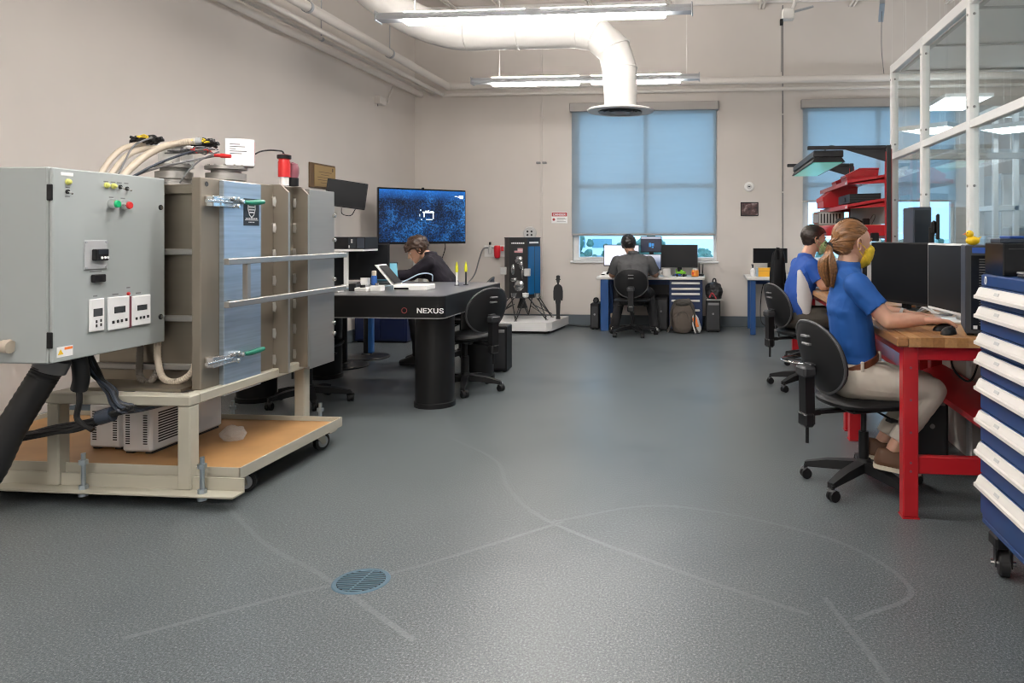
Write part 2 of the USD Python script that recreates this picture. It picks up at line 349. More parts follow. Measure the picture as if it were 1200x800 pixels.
for q in range(8): tree(26 + q * 7.0, 130 + (q * 29 % 5) * 3, 4.9 + (q * 31 % 5) * .45, 6.4, 'distant tree seen under the second shade through the glass partition', 'trees seen through the glass partition')

# ---------------------------------------------------------------- ceiling steel, pipes, lamps, duct
def joist(x, name='ceiling_joist'):
    t = Thing(name, None, None, (x, YF, 4.5), kind='structure')
    t.part('chord', cat(bb(x - .04, x - .01, YF, YB, 4.50, 4.53), bb(x + .01, x + .04, YF, YB, 4.50, 4.53)), 'ceiling_white'); t.part('chord', bb(x - .04, x + .04, YF, YB, 4.90, 4.95), 'ceiling_white')
    t.part('web', cat([cyl((x, YF + .3 + k * .6, 4.52 if k % 2 else 4.91), (x, YF + .9 + k * .6, 4.91 if k % 2 else 4.52), .011, n=6) for k in range(24)]), 'ceiling_white')
for x in (-3.6, -2.9, -1.65, -.55, .75, 2.0, 3.3, 4.6): joist(x)

def pipe_run(name, label, pts, r, mt='pipe_white', hang=()):
    t = Thing(name, label, 'pipe', pts[0], group=None)
    t.part('pipe', tube(pts, r, 14, 1), mt)
    for p in pts[1:-1]: t.part('elbow', trimesh.creation.icosphere(2, r * 1.12).apply_translation(p), mt)
    for x, y, z in hang:
        t.part('hanger_rod', cyl((x, y, z), (x, y, ZC), .006, n=6), 'grey_metal'); t.part('clamp', lathe([(r * 1.03, -.02), (r * 1.12, -.02), (r * 1.12, .02), (r * 1.03, .02)], 16, (x, y, z - r), (0, 1, 0)), 'grey_metal')
    return t
pipe_run('ceiling_pipe', 'thick white pipe nearest the room, along left wall and back wall', [(-3.72, -3.9, 3.44), (-3.72, 10.35, 3.44), (6.1, 10.35, 3.44)], .052, hang=[(-3.72, 4.6, 3.49), (-3.72, 6.6, 3.49), (-3.72, 8.4, 3.49)])
pipe_run('ceiling_pipe', 'white pipe running just under the thick one along the left wall', [(-3.82, -3.9, 3.33), (-3.82, 10.42, 3.33), (6.1, 10.42, 3.33)], .028)
pipe_run('ceiling_pipe', 'thin white pipe between the thick pipe and the left wall', [(-4.02, -3.9, 3.36), (-4.02, 10.5, 3.36)], .024, hang=[(-4.02, 5.4, 3.38), (-4.02, 7.4, 3.38)])
pipe_run('ceiling_pipe', 'flat white conduit hugging the left wall high up', [(-4.2, -3.9, 3.36), (-4.2, 10.55, 3.36)], .042)

def light(x0, x1, y, z, label):
    t = Thing('pendant_light', label, 'ceiling light', ((x0 + x1) / 2, y, z), group='linear pendant lights')
    c = (x0 + x1) / 2
    t.part('housing', ext([(-.055, 0.0), (.055, 0.0), (.055, .028), (.02, .062), (-.02, .062), (-.055, .028)], x1 - x0, 'yz', x0).apply_translation((0, y, z)), 'grey_metal')
    t.part('end_plate', bb(x0 - .012, x0, y - .065, y + .065, z - .012, z + .07, .004), 'grey_metal'); t.part('end_plate', bb(x1, x1 + .012, y - .065, y + .065, z - .012, z + .07, .004), 'grey_metal')
    for a, b in ((x0 + .22, c - .055), (c + .075, x1 - .2)): t.part('lens', bb(a, b, y - .05, y + .05, z - .03, z + .001, .012), 'lamp_lens', label='lit white lens'); t.part('uplight_lens', bb(a, b, y - .018, y + .018, z + .060, z + .066), 'up_lens', label='lit lens on the upper side')
    for a in (x0 + .3, x1 - .13): t.part('cable', cyl((a, y, z + .06), (a, y, ZC), .0035, n=6), 'white_paint')
light(-2.66, -.13, 5.80, 3.045, 'linear pendant light nearest the camera with two lit tubes')
light(-2.60, -.10, 8.04, 2.985, 'linear pendant light farther back, partly behind the white duct')
for y in (3.55, 1.3, -.95, -3.1):
    light(-2.66, -.13, y, 3.045, 'linear pendant light in the row behind the camera')

# white round duct with elbow and round diffuser
du = Thing('air_duct', 'big white round air duct with elbow and round diffuser hanging down', 'air duct', (-.80, 6.75, 2.45))
Yd = 6.75
DR = .155
du.part('duct', tube([(-3.41, 6.16, 4.90), (-3.40, 6.2, 4.3), (-3.25, 6.35, 3.75), (-2.85, 6.6, 3.38), (-2.4, Yd, 3.21), (-1.9, Yd, 3.19), (-1.2, Yd, 3.19)], DR, 28, 10), 'duct_white')
du.part('elbow', tube([(-1.22, Yd, 3.19), (-1.02, Yd, 3.15), (-.86, Yd, 3.01), (-.805, Yd, 2.82)], DR + .004, 28, 1), 'duct_white')
du.part('drop', tube([(-.808, Yd, 2.85), (-.80, Yd, 2.60), (-.80, Yd, 2.455)], [DR + .006, DR - .004, DR - .012], 28, 1), 'duct_white')
for p, d in (((-1.2, Yd, 3.19), (1, 0, 0)), ((-1.02, Yd, 3.15), (1, 0, -.6)), ((-.86, Yd, 3.01), (.5, 0, -1)), ((-.806, Yd, 2.84), (0, 0, -1)), ((-1.75, Yd, 3.19), (1, 0, 0)), ((-2.25, Yd, 3.2), (1, .05, 0))):
    u_, v_, w_ = frame_of(d); du.part('seam_band', lathe([(DR + .001, -.006), (DR + .009, -.004), (DR + .009, .004), (DR + .001, .006)], 28, p, d), 'duct_white')
dif = du.part('diffuser', lathe([(DR - .02, .03), (DR, .018), (.29, .008), (.305, 0), (.30, -.012), (.20, -.012), (.20, -.002)], 40, (-.80, Yd, 2.45)), 'white_paint')
for k, (r0, r1) in enumerate(((.20, .165), (.145, .115), (.09, .0))): du.part('cone', lathe([(r0, -.022), (r1, -.004), (max(r1 - .004, 0), -.004), (r0 - .004, -.024)], 36, (-.80, Yd, 2.45)), 'grey_metal', parent=dif)
du.part('throat', disc((-.80, Yd, 2.452), .19, .004, n=36), 'dark_grey', parent=dif)
# ================================================================ left: vacuum chamber on its cart, control cabinet
mat('cabinet_grey', (0.345, 0.375, 0.37), 0.42, bump=(500, .06))
mat('cart_cream', (0.40, 0.38, 0.31), 0.5)
mat('plywood', (0.36, 0.195, 0.075), 0.5, var=(5, .12))
mat('door_blue', (0.50, 0.60, 0.70), 0.32, metal=.85, aniso=(2, 3, 60))
mat('steel_plate', (0.36, 0.35, 0.33), 0.46, metal=.75, aniso=(2, 4, 70))
mat('steel_dark', (0.30, 0.265, 0.215), 0.40, metal=.9, aniso=(3, 3, 40))
mat('weld', (0.46, 0.44, 0.41), 0.36, metal=.9)
mat('steel_brown', (0.27, 0.235, 0.19), 0.48, metal=.6, aniso=(2, 40, 2))
mat('handle_green', (0.01, 0.19, 0.12), 0.4)
mat('btn_green', (0.0, 0.36, 0.13), 0.35)
mat('btn_red', (0.62, 0.03, 0.03), 0.35)
mat('lamp_yellow', (0.62, 0.62, 0.16), 0.35)
mat('label_white', (0.80, 0.80, 0.80), 0.5)
mat('label_yellow', (0.85, 0.55, 0.02), 0.5)
mat('label_orange', (0.80, 0.20, 0.04), 0.5)
mat('sticker_navy', (0.012, 0.018, 0.026), 0.4)
mat('pale_grey', (0.45, 0.46, 0.47), 0.4)
mat('lcd', (0.055, 0.060, 0.065), 0.25)
mat('maroon', (0.20, 0.06, 0.08), 0.5)
mat('hose_tan', (0.52, 0.45, 0.36), 0.45)
mat('hose_brown', (0.17, 0.15, 0.125), 0.4)
mat('rubber', (0.012, 0.012, 0.013), 0.55)
mat('cable_blue', (0.035, 0.045, 0.065), 0.45)
mat('cable_grey', (0.16, 0.16, 0.165), 0.5)
mat('red_plastic', (0.55, 0.02, 0.02), 0.35)
mat('yellow_plastic', (0.75, 0.55, 0.03), 0.4)
_mats['bag_film'] = usdkit.material(stage, '/World/Looks/bag_film', {'t': ('transparent_bsdf', {'color': (.95, .95, .95)}), 'g': ('principled_bsdf', {'base_color': (.75, .73, .70), 'roughness': .15}), 'm': ('mix_closure', {'fac': .30})}, [('t.BSDF', 'm.closure1'), ('g.BSDF', 'm.closure2')], surface='m.closure')

# --- cart
ct = Thing('equipment_cart', 'cream steel cart with brown plywood deck on casters under the steel chamber', 'cart', (-3.2, 3.94, 0))
X0, X1, Y0, Y1 = -4.22, -2.28, 3.43, 4.45
ct.part('deck', bb(X0 + .006, X1 - .006, Y0 + .006, Y1 - .006, .130, .146), 'plywood', label='brown plywood deck')
for m in (bb(X0, X1, Y0, Y0 + .006, .118, .176, .002), bb(X0, X1, Y1 - .006, Y1, .118, .176, .002), bb(X1 - .006, X1, Y0, Y1, .118, .176, .002), bb(X0, X0 + .006, Y0, Y1, .118, .176, .002)):
    ct.part('rim', m, 'cart_cream')
ct.part('under_beam', bb(X0 + .05, X1 - .05, Y0 + .12, Y0 + .17, .10, .130), 'cart_cream'); ct.part('under_beam', bb(X0 + .05, X1 - .05, Y1 - .17, Y1 - .12, .10, .130), 'cart_cream')
for yy in (3.365, 4.515):
    s = -1 if yy < 4 else 1; xe = -2.245 if yy < 4 else -2.37
    ct.part('outrigger_rail', cat(bb(-4.25, xe, yy - .045, yy + .045, .062, .070), bb(-4.25, xe, yy - s * .045 - .004, yy - s * .045 + .004, .062, .132)), 'cart_cream')
    for xx in (-3.05, -2.43 if yy < 4 else -2.46):
        b_ = ct.part('leveling_bolt', cyl((xx, yy, .05), (xx, yy, .245), .011, n=12), 'zinc', label='blue-grey zinc leveling bolt')
        ct.part('nut', cyl((xx, yy, .070), (xx, yy, .09), .021, n=6), 'zinc', parent=b_); ct.part('nut', cyl((xx, yy, .19), (xx, yy, .212), .021, n=6), 'zinc', parent=b_)
        ct.part('foot', disc((xx, yy, .036), .022, .014, n=16), 'zinc', parent=b_)
for xx, yy in ((-3.24, 3.455), (-2.545, 3.455), (-2.575, 4.475), (-3.24, 4.475)):
    yc = yy - .03 if yy < 4 else yy + .03
    ct.part('post', bb(xx - .034, xx + .034, yc - .034, yc + .034, .070, .478, .006), 'cart_cream')
for yc in (3.425, 4.505): ct.part('top_beam', bb(-3.28, -2.51, yc - .038, yc + .038, .478, .53, .006), 'cart_cream')
for xc in (-3.24, -2.55): ct.part('top_beam', bb(xc - .036, xc + .036, 3.464, 4.466, .478, .53, .006), 'cart_cream')
def caster(x, y, r=.052, yaw=.35):
    d = np.array((math.cos(yaw), math.sin(yaw), 0)); p = np.array((-d[1], d[0], 0)); c = np.array((x, y, r))
    k = ct.part('caster', cat(disc(c - p * .016, r, .032, p, 28, .006)), 'rubber', label='caster wheel')
    ct.part('hub', cat(disc(c - p * .022, r * .66, .044, p, 24), disc(c - p * .03, .012, .06, p, 12)), 'grey_metal', parent=k)
    f = [hull_pts([c + s * p * w + q for w in (.027, .031) for q in (d * .014 + (0, 0, -.012), -d * .014 + (0, 0, -.012), -d * .075 + (0, 0, .060), -d * .0 + (0, 0, .060))]) for s in (-1, 1)]
    ct.part('fork', cat(f, bx(c - d * .038 + (0, 0, .060), (.10, .08, .008))), 'cart_cream', parent=k)
for x, y, a in ((-2.36, 3.60, .35), (-2.36, 4.34, 1.2), (-4.1, 3.6, .2), (-4.1, 4.3, .4)): caster(x, y, yaw=a)
# --- chamber
ch = Thing('vacuum_chamber', 'stainless steel vacuum chamber with blue-grey door, green clamps and bolted frames', 'vacuum chamber', (-2.9, 4.1, .53))
ch.part('body', bb(-3.25, -2.60, 3.68, 4.62, .535, 1.563, .008), 'steel_dark')
for z in (1.225, .875, .62): ch.part('rib', bb(-3.25, -2.60, 3.645, 3.68, z - .016, z + .016, .004), 'steel_plate')
ch.part('rib', bb(-3.25, -2.60, 3.655, 3.68, 1.53, 1.58, .004), 'steel_dark')
ch.part('base_foot', bb(-3.2, -2.62, 3.47, 4.47, .530, .545), 'steel_dark')
fl1 = ch.part('flange_plate', bb(-2.60, -2.55, 3.52, 4.15, .53, 1.607, .004), 'steel_brown')
for yy in (3.565, 4.005): ch.part('bolt_hole', disc((-2.551, yy, 1.575), .013, .002, (1, 0, 0), 14), 'rubber', parent=fl1)
dr_ = ch.part('door', bb(-2.55, -2.522, 3.66, 3.985, .47, 1.60, .003), 'door_blue', label='blue-grey brushed door plate')
stk = ch.part('sticker', bb(-2.5225, -2.5205, 3.825, 3.965, 1.365, 1.515), 'sticker_navy', parent=dr_, label='black sticker with a white shield emblem')
sh = Polygon([(-.032, .042), (.032, .042), (.036, .0), (.022, -.034), (0, -.050), (-.022, -.034), (-.036, 0)])
shm = ext(sh.difference(sh.buffer(-.006)), .0008, 'yz').apply_translation((-2.5205, 3.895, 1.457))
bars = [bb(-2.5205, -2.5197, 3.895 - w, 3.895 + w, 1.457 + z - .004, 1.457 + z + .004) for z, w in ((.027, .024), (.012, .026), (-.003, .026), (-.018, .02))]
ch.part('emblem', cat(shm, bars, bb(-2.5205, -2.5197, 3.836, 3.954, 1.395, 1.3985), [bb(-2.5205, -2.5197, 3.842 + k * .0155, 3.852 + k * .0155, 1.402, 1.4085) for k in range(7)], [bb(-2.5205, -2.5197, 3.868 + k * .011, 3.875 + k * .011, 1.382, 1.387) for k in range(5)]), 'label_white', parent=dr_) 
# two bolted frames standing proud
def frame_plate(y, x1=-2.46, th=.018):
    pl = [(-2.60, .50), (x1, .50), (x1, 1.565), (x1 - .045, 1.61), (-2.60, 1.61)]
    p = ch.part('frame_plate', ext(pl, th, 'xz', y), 'steel_brown')
    ch.part('edge_strip', bb(x1, x1 + .003, y, y + th, .50, 1.563), 'weld', parent=p)
    zs = np.arange(.58, 1.52, .155)
    [ch.part('weld_bead', hull_pts([(-2.545 + a * .012, y - .006, z + b) for a, b in ((-1, -.03), (1, -.03), (1.4, 0), (1, .03), (-1, .03))] + [(-2.545, y - .013, z - .02), (-2.545, y - .013, z + .02), (-2.545, y, z)]), 'weld', parent=p) for z in zs]
frame_plate(4.15); frame_plate(4.365)
ch.part('section_wall', bb(-2.60, -2.552, 4.168, 4.365, .50, 1.605), 'steel_brown')
ch.part('section_wall', bb(-2.60, -2.552, 4.383, 4.42, .50, 1.605), 'steel_brown')
ep = ch.part('end_plate', bb(-2.60, -2.478, 4.42, 4.73, .475, 1.60, .003), 'steel_plate', label='grey brushed end plate')
for z in (1.28, 1.02, 1.44, .73, .66): ch.part('knob', cat(disc((-2.52, 4.73, z), .016, .02, (0, 1, 0), 14, .004), disc((-2.478, 4.715, z), .013, .018, (1, 0, 0), 14, .003)), 'chrome', parent=ep)
for z in (1.178, .958):
    b_ = ch.part('guard_bar', bb(-2.455, -2.425, 3.56, 4.80, z - .016, z + .016, .003), 'weld')
    ch.part('standoff', cat([bb(-2.522, -2.455, y - .012, y + .012, z - .012, z + .012) for y in (3.70,)], [bb(-2.478, -2.455, y - .012, y + .012, z - .012, z + .012) for y in (4.68,)]), 'weld', parent=b_)
ch.part('guard_post', bb(-2.46, -2.43, 3.72, 3.75, .974, 1.162, .003), 'weld')
def clamp(z, lab):
    k = ch.part('toggle_clamp', cat(bb(-2.55, -2.50, 3.545, 3.60, z - .028, z + .028, .004), bb(-2.515, -2.499, 3.58, 3.80, z + .012, z + .019, .002), bb(-2.515, -2.499, 3.58, 3.76, z - .024, z - .018, .002),
        bb(-2.548, -2.50, 3.605, 3.635, z - .026, z + .026, .005), cyl((-2.505, 3.50, z), (-2.505, 3.70, z), .009, n=12)), 'chrome', label=lab)
    for yy, zz in ((3.70, z + .02), (3.74, z + .02), (3.735, z - .02), (3.775, z + .005)): ch.part('pivot', disc((-2.52, yy, zz), .012, .036, (1, 0, 0), 14, .005), 'chrome', parent=k)
    ch.part('grip', tube([(-2.50, 3.80, z + .005), (-2.495, 3.85, z + .004), (-2.488, 3.91, z + .009), (-2.482, 3.945, z + .012)], [.010, .015, .016, .012], 12, 5), 'handle_green', parent=k, label='green grip')
clamp(1.487, 'upper chrome toggle clamp'); clamp(.665, 'lower chrome toggle clamp')
# top ports
for (x, y, s) in ((-2.715, 3.96, .90), (-2.93, 3.83, .80)):
    p = ch.part('top_port', lathe([(0, 1.563), (.125 * s, 1.563), (.125 * s, 1.60), (.10 * s, 1.603), (.10 * s, 1.618), (.115 * s, 1.622), (.115 * s, 1.66), (.085 * s, 1.664), (.085 * s, 1.678), (.12 * s, 1.682), (.12 * s, 1.70), (0, 1.70)], 32, (x, y, 0)), 'steel_plate')
    [ch.part('bolt', disc((x + .106 * s * math.cos(a), y + .106 * s * math.sin(a), 1.70), .007, .008, n=6), 'chrome', parent=p) for a in np.arange(12) * PI / 6]
LB = lambda m: move(m, (-2.66, 4.0, 1.702), -math.radians(-34))
bxw = ch.part('pump_controller', LB(bb(-.075, .075, -.06, .06, 0, .155, .006)), 'light_grey')
ch.part('front_label', LB(bb(-.072, .072, -.0615, -.06, .004, .15)), 'label_white', parent=bxw)
ch.part('lettering', LB(cat([bb(-.05, -.05 + w, -.0625, -.0615, .12 - k * .013, .1245 - k * .013) for k, w in enumerate((.05, .075, .03, .085, .06))])), 'cable_grey', parent=bxw)
ch.part('red_stripe', LB(bb(.074, .0765, -.05, .05, .02, .14)), 'red_plastic', parent=bxw)
bx2 = ch.part('pump_controller', bb(-3.0, -2.86, 3.79, 3.90, 1.702, 1.815, .006), 'white_plastic')

# --- cabling on top of the chamber
cb = Thing('cable_bundle', 'tangled black cables with yellow and red ties on top of the steel chamber', 'cables', (-2.95, 3.9, 1.70))
r_ = random.Random(3)
def bundle(t, name, c, half, n, r, m, seed, lab=None):
    q = np.random.default_rng(seed); ms = []
    for k in range(n):
        a = q.normal(0, .35, (5, 3)) * half; a[:, 0] += np.linspace(-1, 1, 5) * half[0]; a = a[:, :]; ms.append(tube(np.asarray(c) + a, r, 6, 6))
    t.part(name, cat(ms), m, label=lab)
bundle(cb, 'cable_coil', (-2.76, 3.84, 1.822), (.055, .05, .034), 26, .008, 'rubber', 1)
bundle(cb, 'cable_coil', (-3.15, 3.90, 1.850), (.060, .05, .026), 26, .009, 'rubber', 2)
bundle(cb, 'yellow_wire', (-2.775, 3.81, 1.826), (.045, .035, .02), 3, .0045, 'yellow_plastic', 3, 'yellow wires')
bundle(cb, 'yellow_wire', (-3.15, 3.86, 1.858), (.05, .035, .018), 3, .0045, 'yellow_plastic', 6, 'yellow wires')
bundle(cb, 'red_wire', (-2.76, 3.80, 1.775), (.06, .035, .022), 3, .0035, 'red_plastic', 4, 'red wires')
bundle(cb, 'grey_wire', (-2.80, 3.80, 1.775), (.10, .05, .035), 9, .0045, 'cable_grey', 5, 'grey wires')
cb.part('red_plug', cat(cyl((-2.635, 3.80, 1.745), (-2.585, 3.81, 1.742), .013, .010, 10), cyl((-2.67, 3.80, 1.747), (-2.635, 3.80, 1.745), .009, n=8)), 'red_plastic', label='red plug')
cb.part('grey_cable', tube([(-3.02, 3.6, 1.60), (-2.96, 3.70, 1.68), (-2.86, 3.76, 1.74), (-2.72, 3.80, 1.79)], .007, 6, 8), 'cable_blue')
cb.part('grey_cable', tube([(-3.03, 3.6, 1.60), (-2.97, 3.70, 1.66), (-2.84, 3.74, 1.70), (-2.66, 3.82, 1.75)], .006, 6, 8), 'cable_grey')
cb.part('grey_cable', tube([(-2.80, 3.70, 1.59), (-2.77, 3.72, 1.65), (-2.72, 3.76, 1.72), (-2.66, 3.82, 1.77)], .0045, 6, 8), 'cable_grey')
cb.part('grey_cable', tube([(-3.08, 3.6, 1.60), (-3.10, 3.68, 1.70), (-3.11, 3.76, 1.80), (-3.07, 3.84, 1.855)], .005, 6, 8), 'cable_grey')
for nm, pts in (('front', [(-3.0, 3.52, 1.585), (-3.0, 3.60, 1.66), (-2.97, 3.68, 1.74), (-2.92, 3.74, 1.79), (-2.85, 3.78, 1.815), (-2.78, 3.80, 1.825)]), ('rear', [(-3.18, 3.58, 1.57), (-3.19, 3.66, 1.68), (-3.20, 3.76, 1.77), (-3.19, 3.85, 1.815), (-3.16, 3.92, 1.83)]), ('rear lower', [(-3.13, 3.58, 1.57), (-3.14, 3.66, 1.66), (-3.15, 3.76, 1.745), (-3.14, 3.85, 1.79), (-3.10, 3.92, 1.81)])):
    h = Thing('coolant_hose', {'front': 'tan ribbed hose arching from the control cabinet to the right cable coil', 'rear': 'tan ribbed hose arching to the left black coil, upper of the pair', 'rear lower': 'tan ribbed hose arching to the left black coil, lower of the pair'}[nm], 'hose', pts[0])
    h.part('hose', tube(pts, .019 if nm == 'front' else .015, 12, 12, rib=.05), 'hose_tan'); h.part('end_fitting', cyl(pts[-1], np.array(pts[-1]) + (.03, .01, .002), .021, n=12), 'grey_metal')

# --- red gauge head on the frame plate
g = Thing('vacuum_gauge', 'red cylindrical gauge with black cap and dark red bulb on the chamber top', 'gauge', (-2.56, 4.24, 1.61))
g.part('body', lathe([(0, 1.66), (.034, 1.66), (.034, 1.75), (.031, 1.757), (.031, 1.765), (.036, 1.768), (.036, 1.792), (0, 1.795)], 24, (-2.525, 4.22, 0)), 'red_plastic')
g.part('neck', lathe([(.022, 1.61), (.026, 1.61), (.026, 1.66), (0, 1.66)], 20, (-2.525, 4.22, 0)), 'white_plastic')
g.part('cap', lathe([(.038, 1.768), (.040, 1.772), (.040, 1.79), (.0, 1.80)], 20, (-2.525, 4.22, 0)), 'black_plastic')
g.part('bulb', lathe([(0, 1.655), (.03, 1.66), (.036, 1.69), (.036, 1.72), (.028, 1.745), (0, 1.757)], 20, (-2.515, 4.295, 0)), 'maroon')
g.part('bulb_base', lathe([(.03, 1.61), (.034, 1.612), (.034, 1.66), (0, 1.66)], 18, (-2.515, 4.295, 0)), 'black_plastic')
g.part('lead', tube([(-2.525, 4.22, 1.797), (-2.54, 4.2, 1.815), (-2.62, 4.12, 1.80), (-2.68, 4.02, 1.70), (-2.7, 3.98, 1.66)], .005, 6, 10), 'rubber')

# --- control cabinet
cc = Thing('control_cabinet', 'grey steel control cabinet with push buttons and digital controllers on its door', 'cabinet', (-3.05, 3.285, .756))
FX = -2.82
cc.part('shell', bb(-3.28, FX - .022, 2.95, 3.62, .756, 1.611, .006), 'cabinet_grey')
dd = cc.part('door', bb(FX - .018, FX, 2.952, 3.618, .760, 1.607, .004), 'cabinet_grey')
def fy(px):           # distance along the door
    a = (px - 63) / 135.0; return 2.95 + .67 * a / (a + (1 - a) * 1.208)
for z in (1.50, .86): cc.part('hinge', bb(FX - .024, FX + .004, 2.944, 2.952, z - .035, z + .035, .003), 'black_plastic')
cc.part('bracket', cat(bb(-3.22, -2.95, 3.62, 3.645, 1.30, 1.36), bb(-3.22, -2.95, 3.62, 3.645, .80, .86)), 'cabinet_grey')
def on(y0, y1, z0, z1, d, b=.001): return bb(FX, FX + d, y0, y1, z0, z1, b)
def zz(px, py):       # height on the door at picture position
    y = fy(px); return 1.32 - (py - 274) / 870.0 * (y * .9954 + FX * -.0958 * -1 * -1)
def zd(px, py):
    y = fy(px); return 1.32 - (py - 274) / 870.0 * (.0958 * 2.82 + .9954 * y)
def lamp(px, py, m, r, dep, lab, name, ring='chrome'):
    y, z = fy(px), zd(px, py)
    p = cc.part(name, lathe([(r * 1.5, 0), (r * 1.5, .006), (r * 1.1, .009), (0, .009)], 20, (FX, y, z), (1, 0, 0)), ring, parent=dd)
    return y, z
for px, py, m, lab in ((133.5, 239, 'btn_green', 'green push button'), (148, 240.5, 'btn_red', 'red push button')):
    y, z = fy(px), zd(px, py)
    p = cc.part('push_button', lathe([(.0235, 0), (.0235, .012), (.019, .03), (.0175, .03)], 24, (FX, y, z), (1, 0, 0)), 'chrome', label=lab)
    cc.part('cap', lathe([(.0175, .012), (.0175, .036), (.015, .040), (0, .040)], 24, (FX, y, z), (1, 0, 0)), m, parent=p)
for px, py in ((81.5, 213), (127.5, 217), (136, 218)):
    y, z = fy(px), zd(px, py)
    cc.part('indicator_lamp', cat(lathe([(.0135, 0), (.0135, .006), (.011, .008), (.011, .012), (.006, .018), (0, .019)], 18, (FX, y, z), (1, 0, 0))), 'lamp_yellow', label='yellow indicator lamp')
for px, py in ((81, 224.5), (144, 219), (152, 221)):
    y, z = fy(px), zd(px, py)
    p = cc.part('toggle_switch', disc((FX, y, z), .010, .006, (1, 0, 0), 12), 'black_plastic'); cc.part('lever', cyl((FX + .006, y, z), (FX + .024, y + .002, z - .01), .003, .004, 8), 'chrome', parent=p)
y = fy(80); cc.part('name_plate', on(fy(73), fy(88), zd(80, 206), zd(80, 202), .001, 0), 'label_white', label='white name plate')
for px, py in ((192.5, 243), (192.5, 371)):
    y, z = fy(px), zd(px, py); p = cc.part('door_lock', disc((FX, y, z), .014, .006, (1, 0, 0), 18, .002), 'black_metal'); cc.part('slot', bb(FX + .006, FX + .009, y - .003, y + .003, z - .009, z + .009), 'chrome', parent=p)
def controller(pxa, pxb, pya, pyb, pm, name, lab, face, screen=None, keys=(), dep=.012, skey='lcd'):
    ya, yb = fy(pxa), fy(pxb); za, zb = zd(pm, pyb), zd(pm, pya)
    p = cc.part(name, on(ya, yb, za, zb, dep, .003), face, label=lab); W, Hh = yb - ya, zb - za
    if screen: cc.part('display', bb(FX + dep, FX + dep + .001, ya + W * screen[0], ya + W * screen[1], za + Hh * screen[2], za + Hh * screen[3]), skey, parent=p)
    for a, b in keys:
        cc.part('key', bb(FX + dep, FX + dep + .003, ya + W * (a - .055), ya + W * (a + .055), za + Hh * (b - .045), za + Hh * (b + .045), .001), 'dark_grey', parent=p)
    return p, ya, yb, za, zb
controller(106, 123, 350, 388, 114, 'process_controller', 'narrow white controller with four keys', 'label_white', (.2, .85, .46, .70), [(.4, .30), (.72, .32), (.4, .17), (.72, .19)])
controller(128, 153, 347.5, 385.5, 140, 'gauge_controller', 'left wide white gauge controller', 'label_white', (.25, .78, .50, .70), [(.2, .24), (.42, .25), (.6, .25), (.82, .26)])
controller(156.5, 178.5, 346, 380.5, 167, 'gauge_controller', 'right wide white gauge controller', 'label_white', (.25, .78, .50, .68), [(.2, .24), (.42, .25), (.6, .25), (.82, .26)])
cc.part('maroon_strip', on(fy(152.5), fy(156.5), zd(154, 384), zd(154, 347), .006, 0), 'maroon', label='maroon strip between the two gauge controllers'); cc.part('maroon_lamp', disc((FX, fy(153.5), zd(153.5, 344)), .008, .01, (1, 0, 0), 12, .003), 'btn_red')
p, ya, yb, za, zb = controller(100.5, 128, 281.5, 315.5, 114, 'timer_plate', 'pale square plate with dark timer', 'pale_grey', None, dep=.006)
cc.part('timer', bb(FX + .006, FX + .03, ya + (yb - ya) * .28, ya + (yb - ya) * .86, za + (zb - za) * .30, za + (zb - za) * .70, .004), 'black_plastic', parent=p)
cc.part('timer_display', bb(FX + .03, FX + .031, ya + (yb - ya) * .38, ya + (yb - ya) * .83, za + (zb - za) * .52, za + (zb - za) * .68), 'sticker_navy', parent=p)
cc.part('timer_key', cat([disc((FX + .03, ya + (yb - ya) * t, za + (zb - za) * .40), .006, .004, (1, 0, 0), 10) for t in (.52, .66, .78)]), 'label_white', parent=p)
for a in (.06, .94):
    for b in (.06, .94): cc.part('screw', disc((FX + .006, ya + (yb - ya) * a, za + (zb - za) * b), .006, .003, (1, 0, 0), 10), 'grey_metal', parent=p)
y, z = fy(115), zd(115, 326); cc.part('panel_meter', cat(on(fy(108.5), fy(123.5), zd(115, 330.5), zd(115, 321.5), .02, .004)), 'black_plastic', label='small black panel meter')
p = cc.part('warning_label', on(fy(68.5), fy(87.5), zd(78, 417.5), zd(78, 405.5), .001, 0), 'label_white', label='white and orange warning label')
yw, zw = fy(72.8), zd(73, 412.5); cc.part('triangle', ext([(-.014, -.011), (.014, -.011), (0, .013)], .0008, 'yz').apply_translation((FX + .001, yw, zw)), 'label_yellow', parent=p); cc.part('orange_band', bb(FX + .001, FX + .0018, fy(77.5), fy(87), zd(82, 409), zd(82, 406)), 'label_orange', parent=p)
cc.part('caption', cat([on(fy(a), fy(b), zd(a, c + .7), zd(a, c - .7), .0006, 0) for a, b, c in ((124.5, 130, 212.5), (133, 138, 213.3), (140.5, 146, 214), (149, 154, 214.6), (131, 136, 231), (145, 150, 232.3), (79, 84, 219.5), (78.5, 84, 230), (108, 122, 318.5), (112, 117, 347), (135, 142, 345), (163, 169, 343.5), (152, 156, 337))]), 'cable_grey', label='small printed captions')
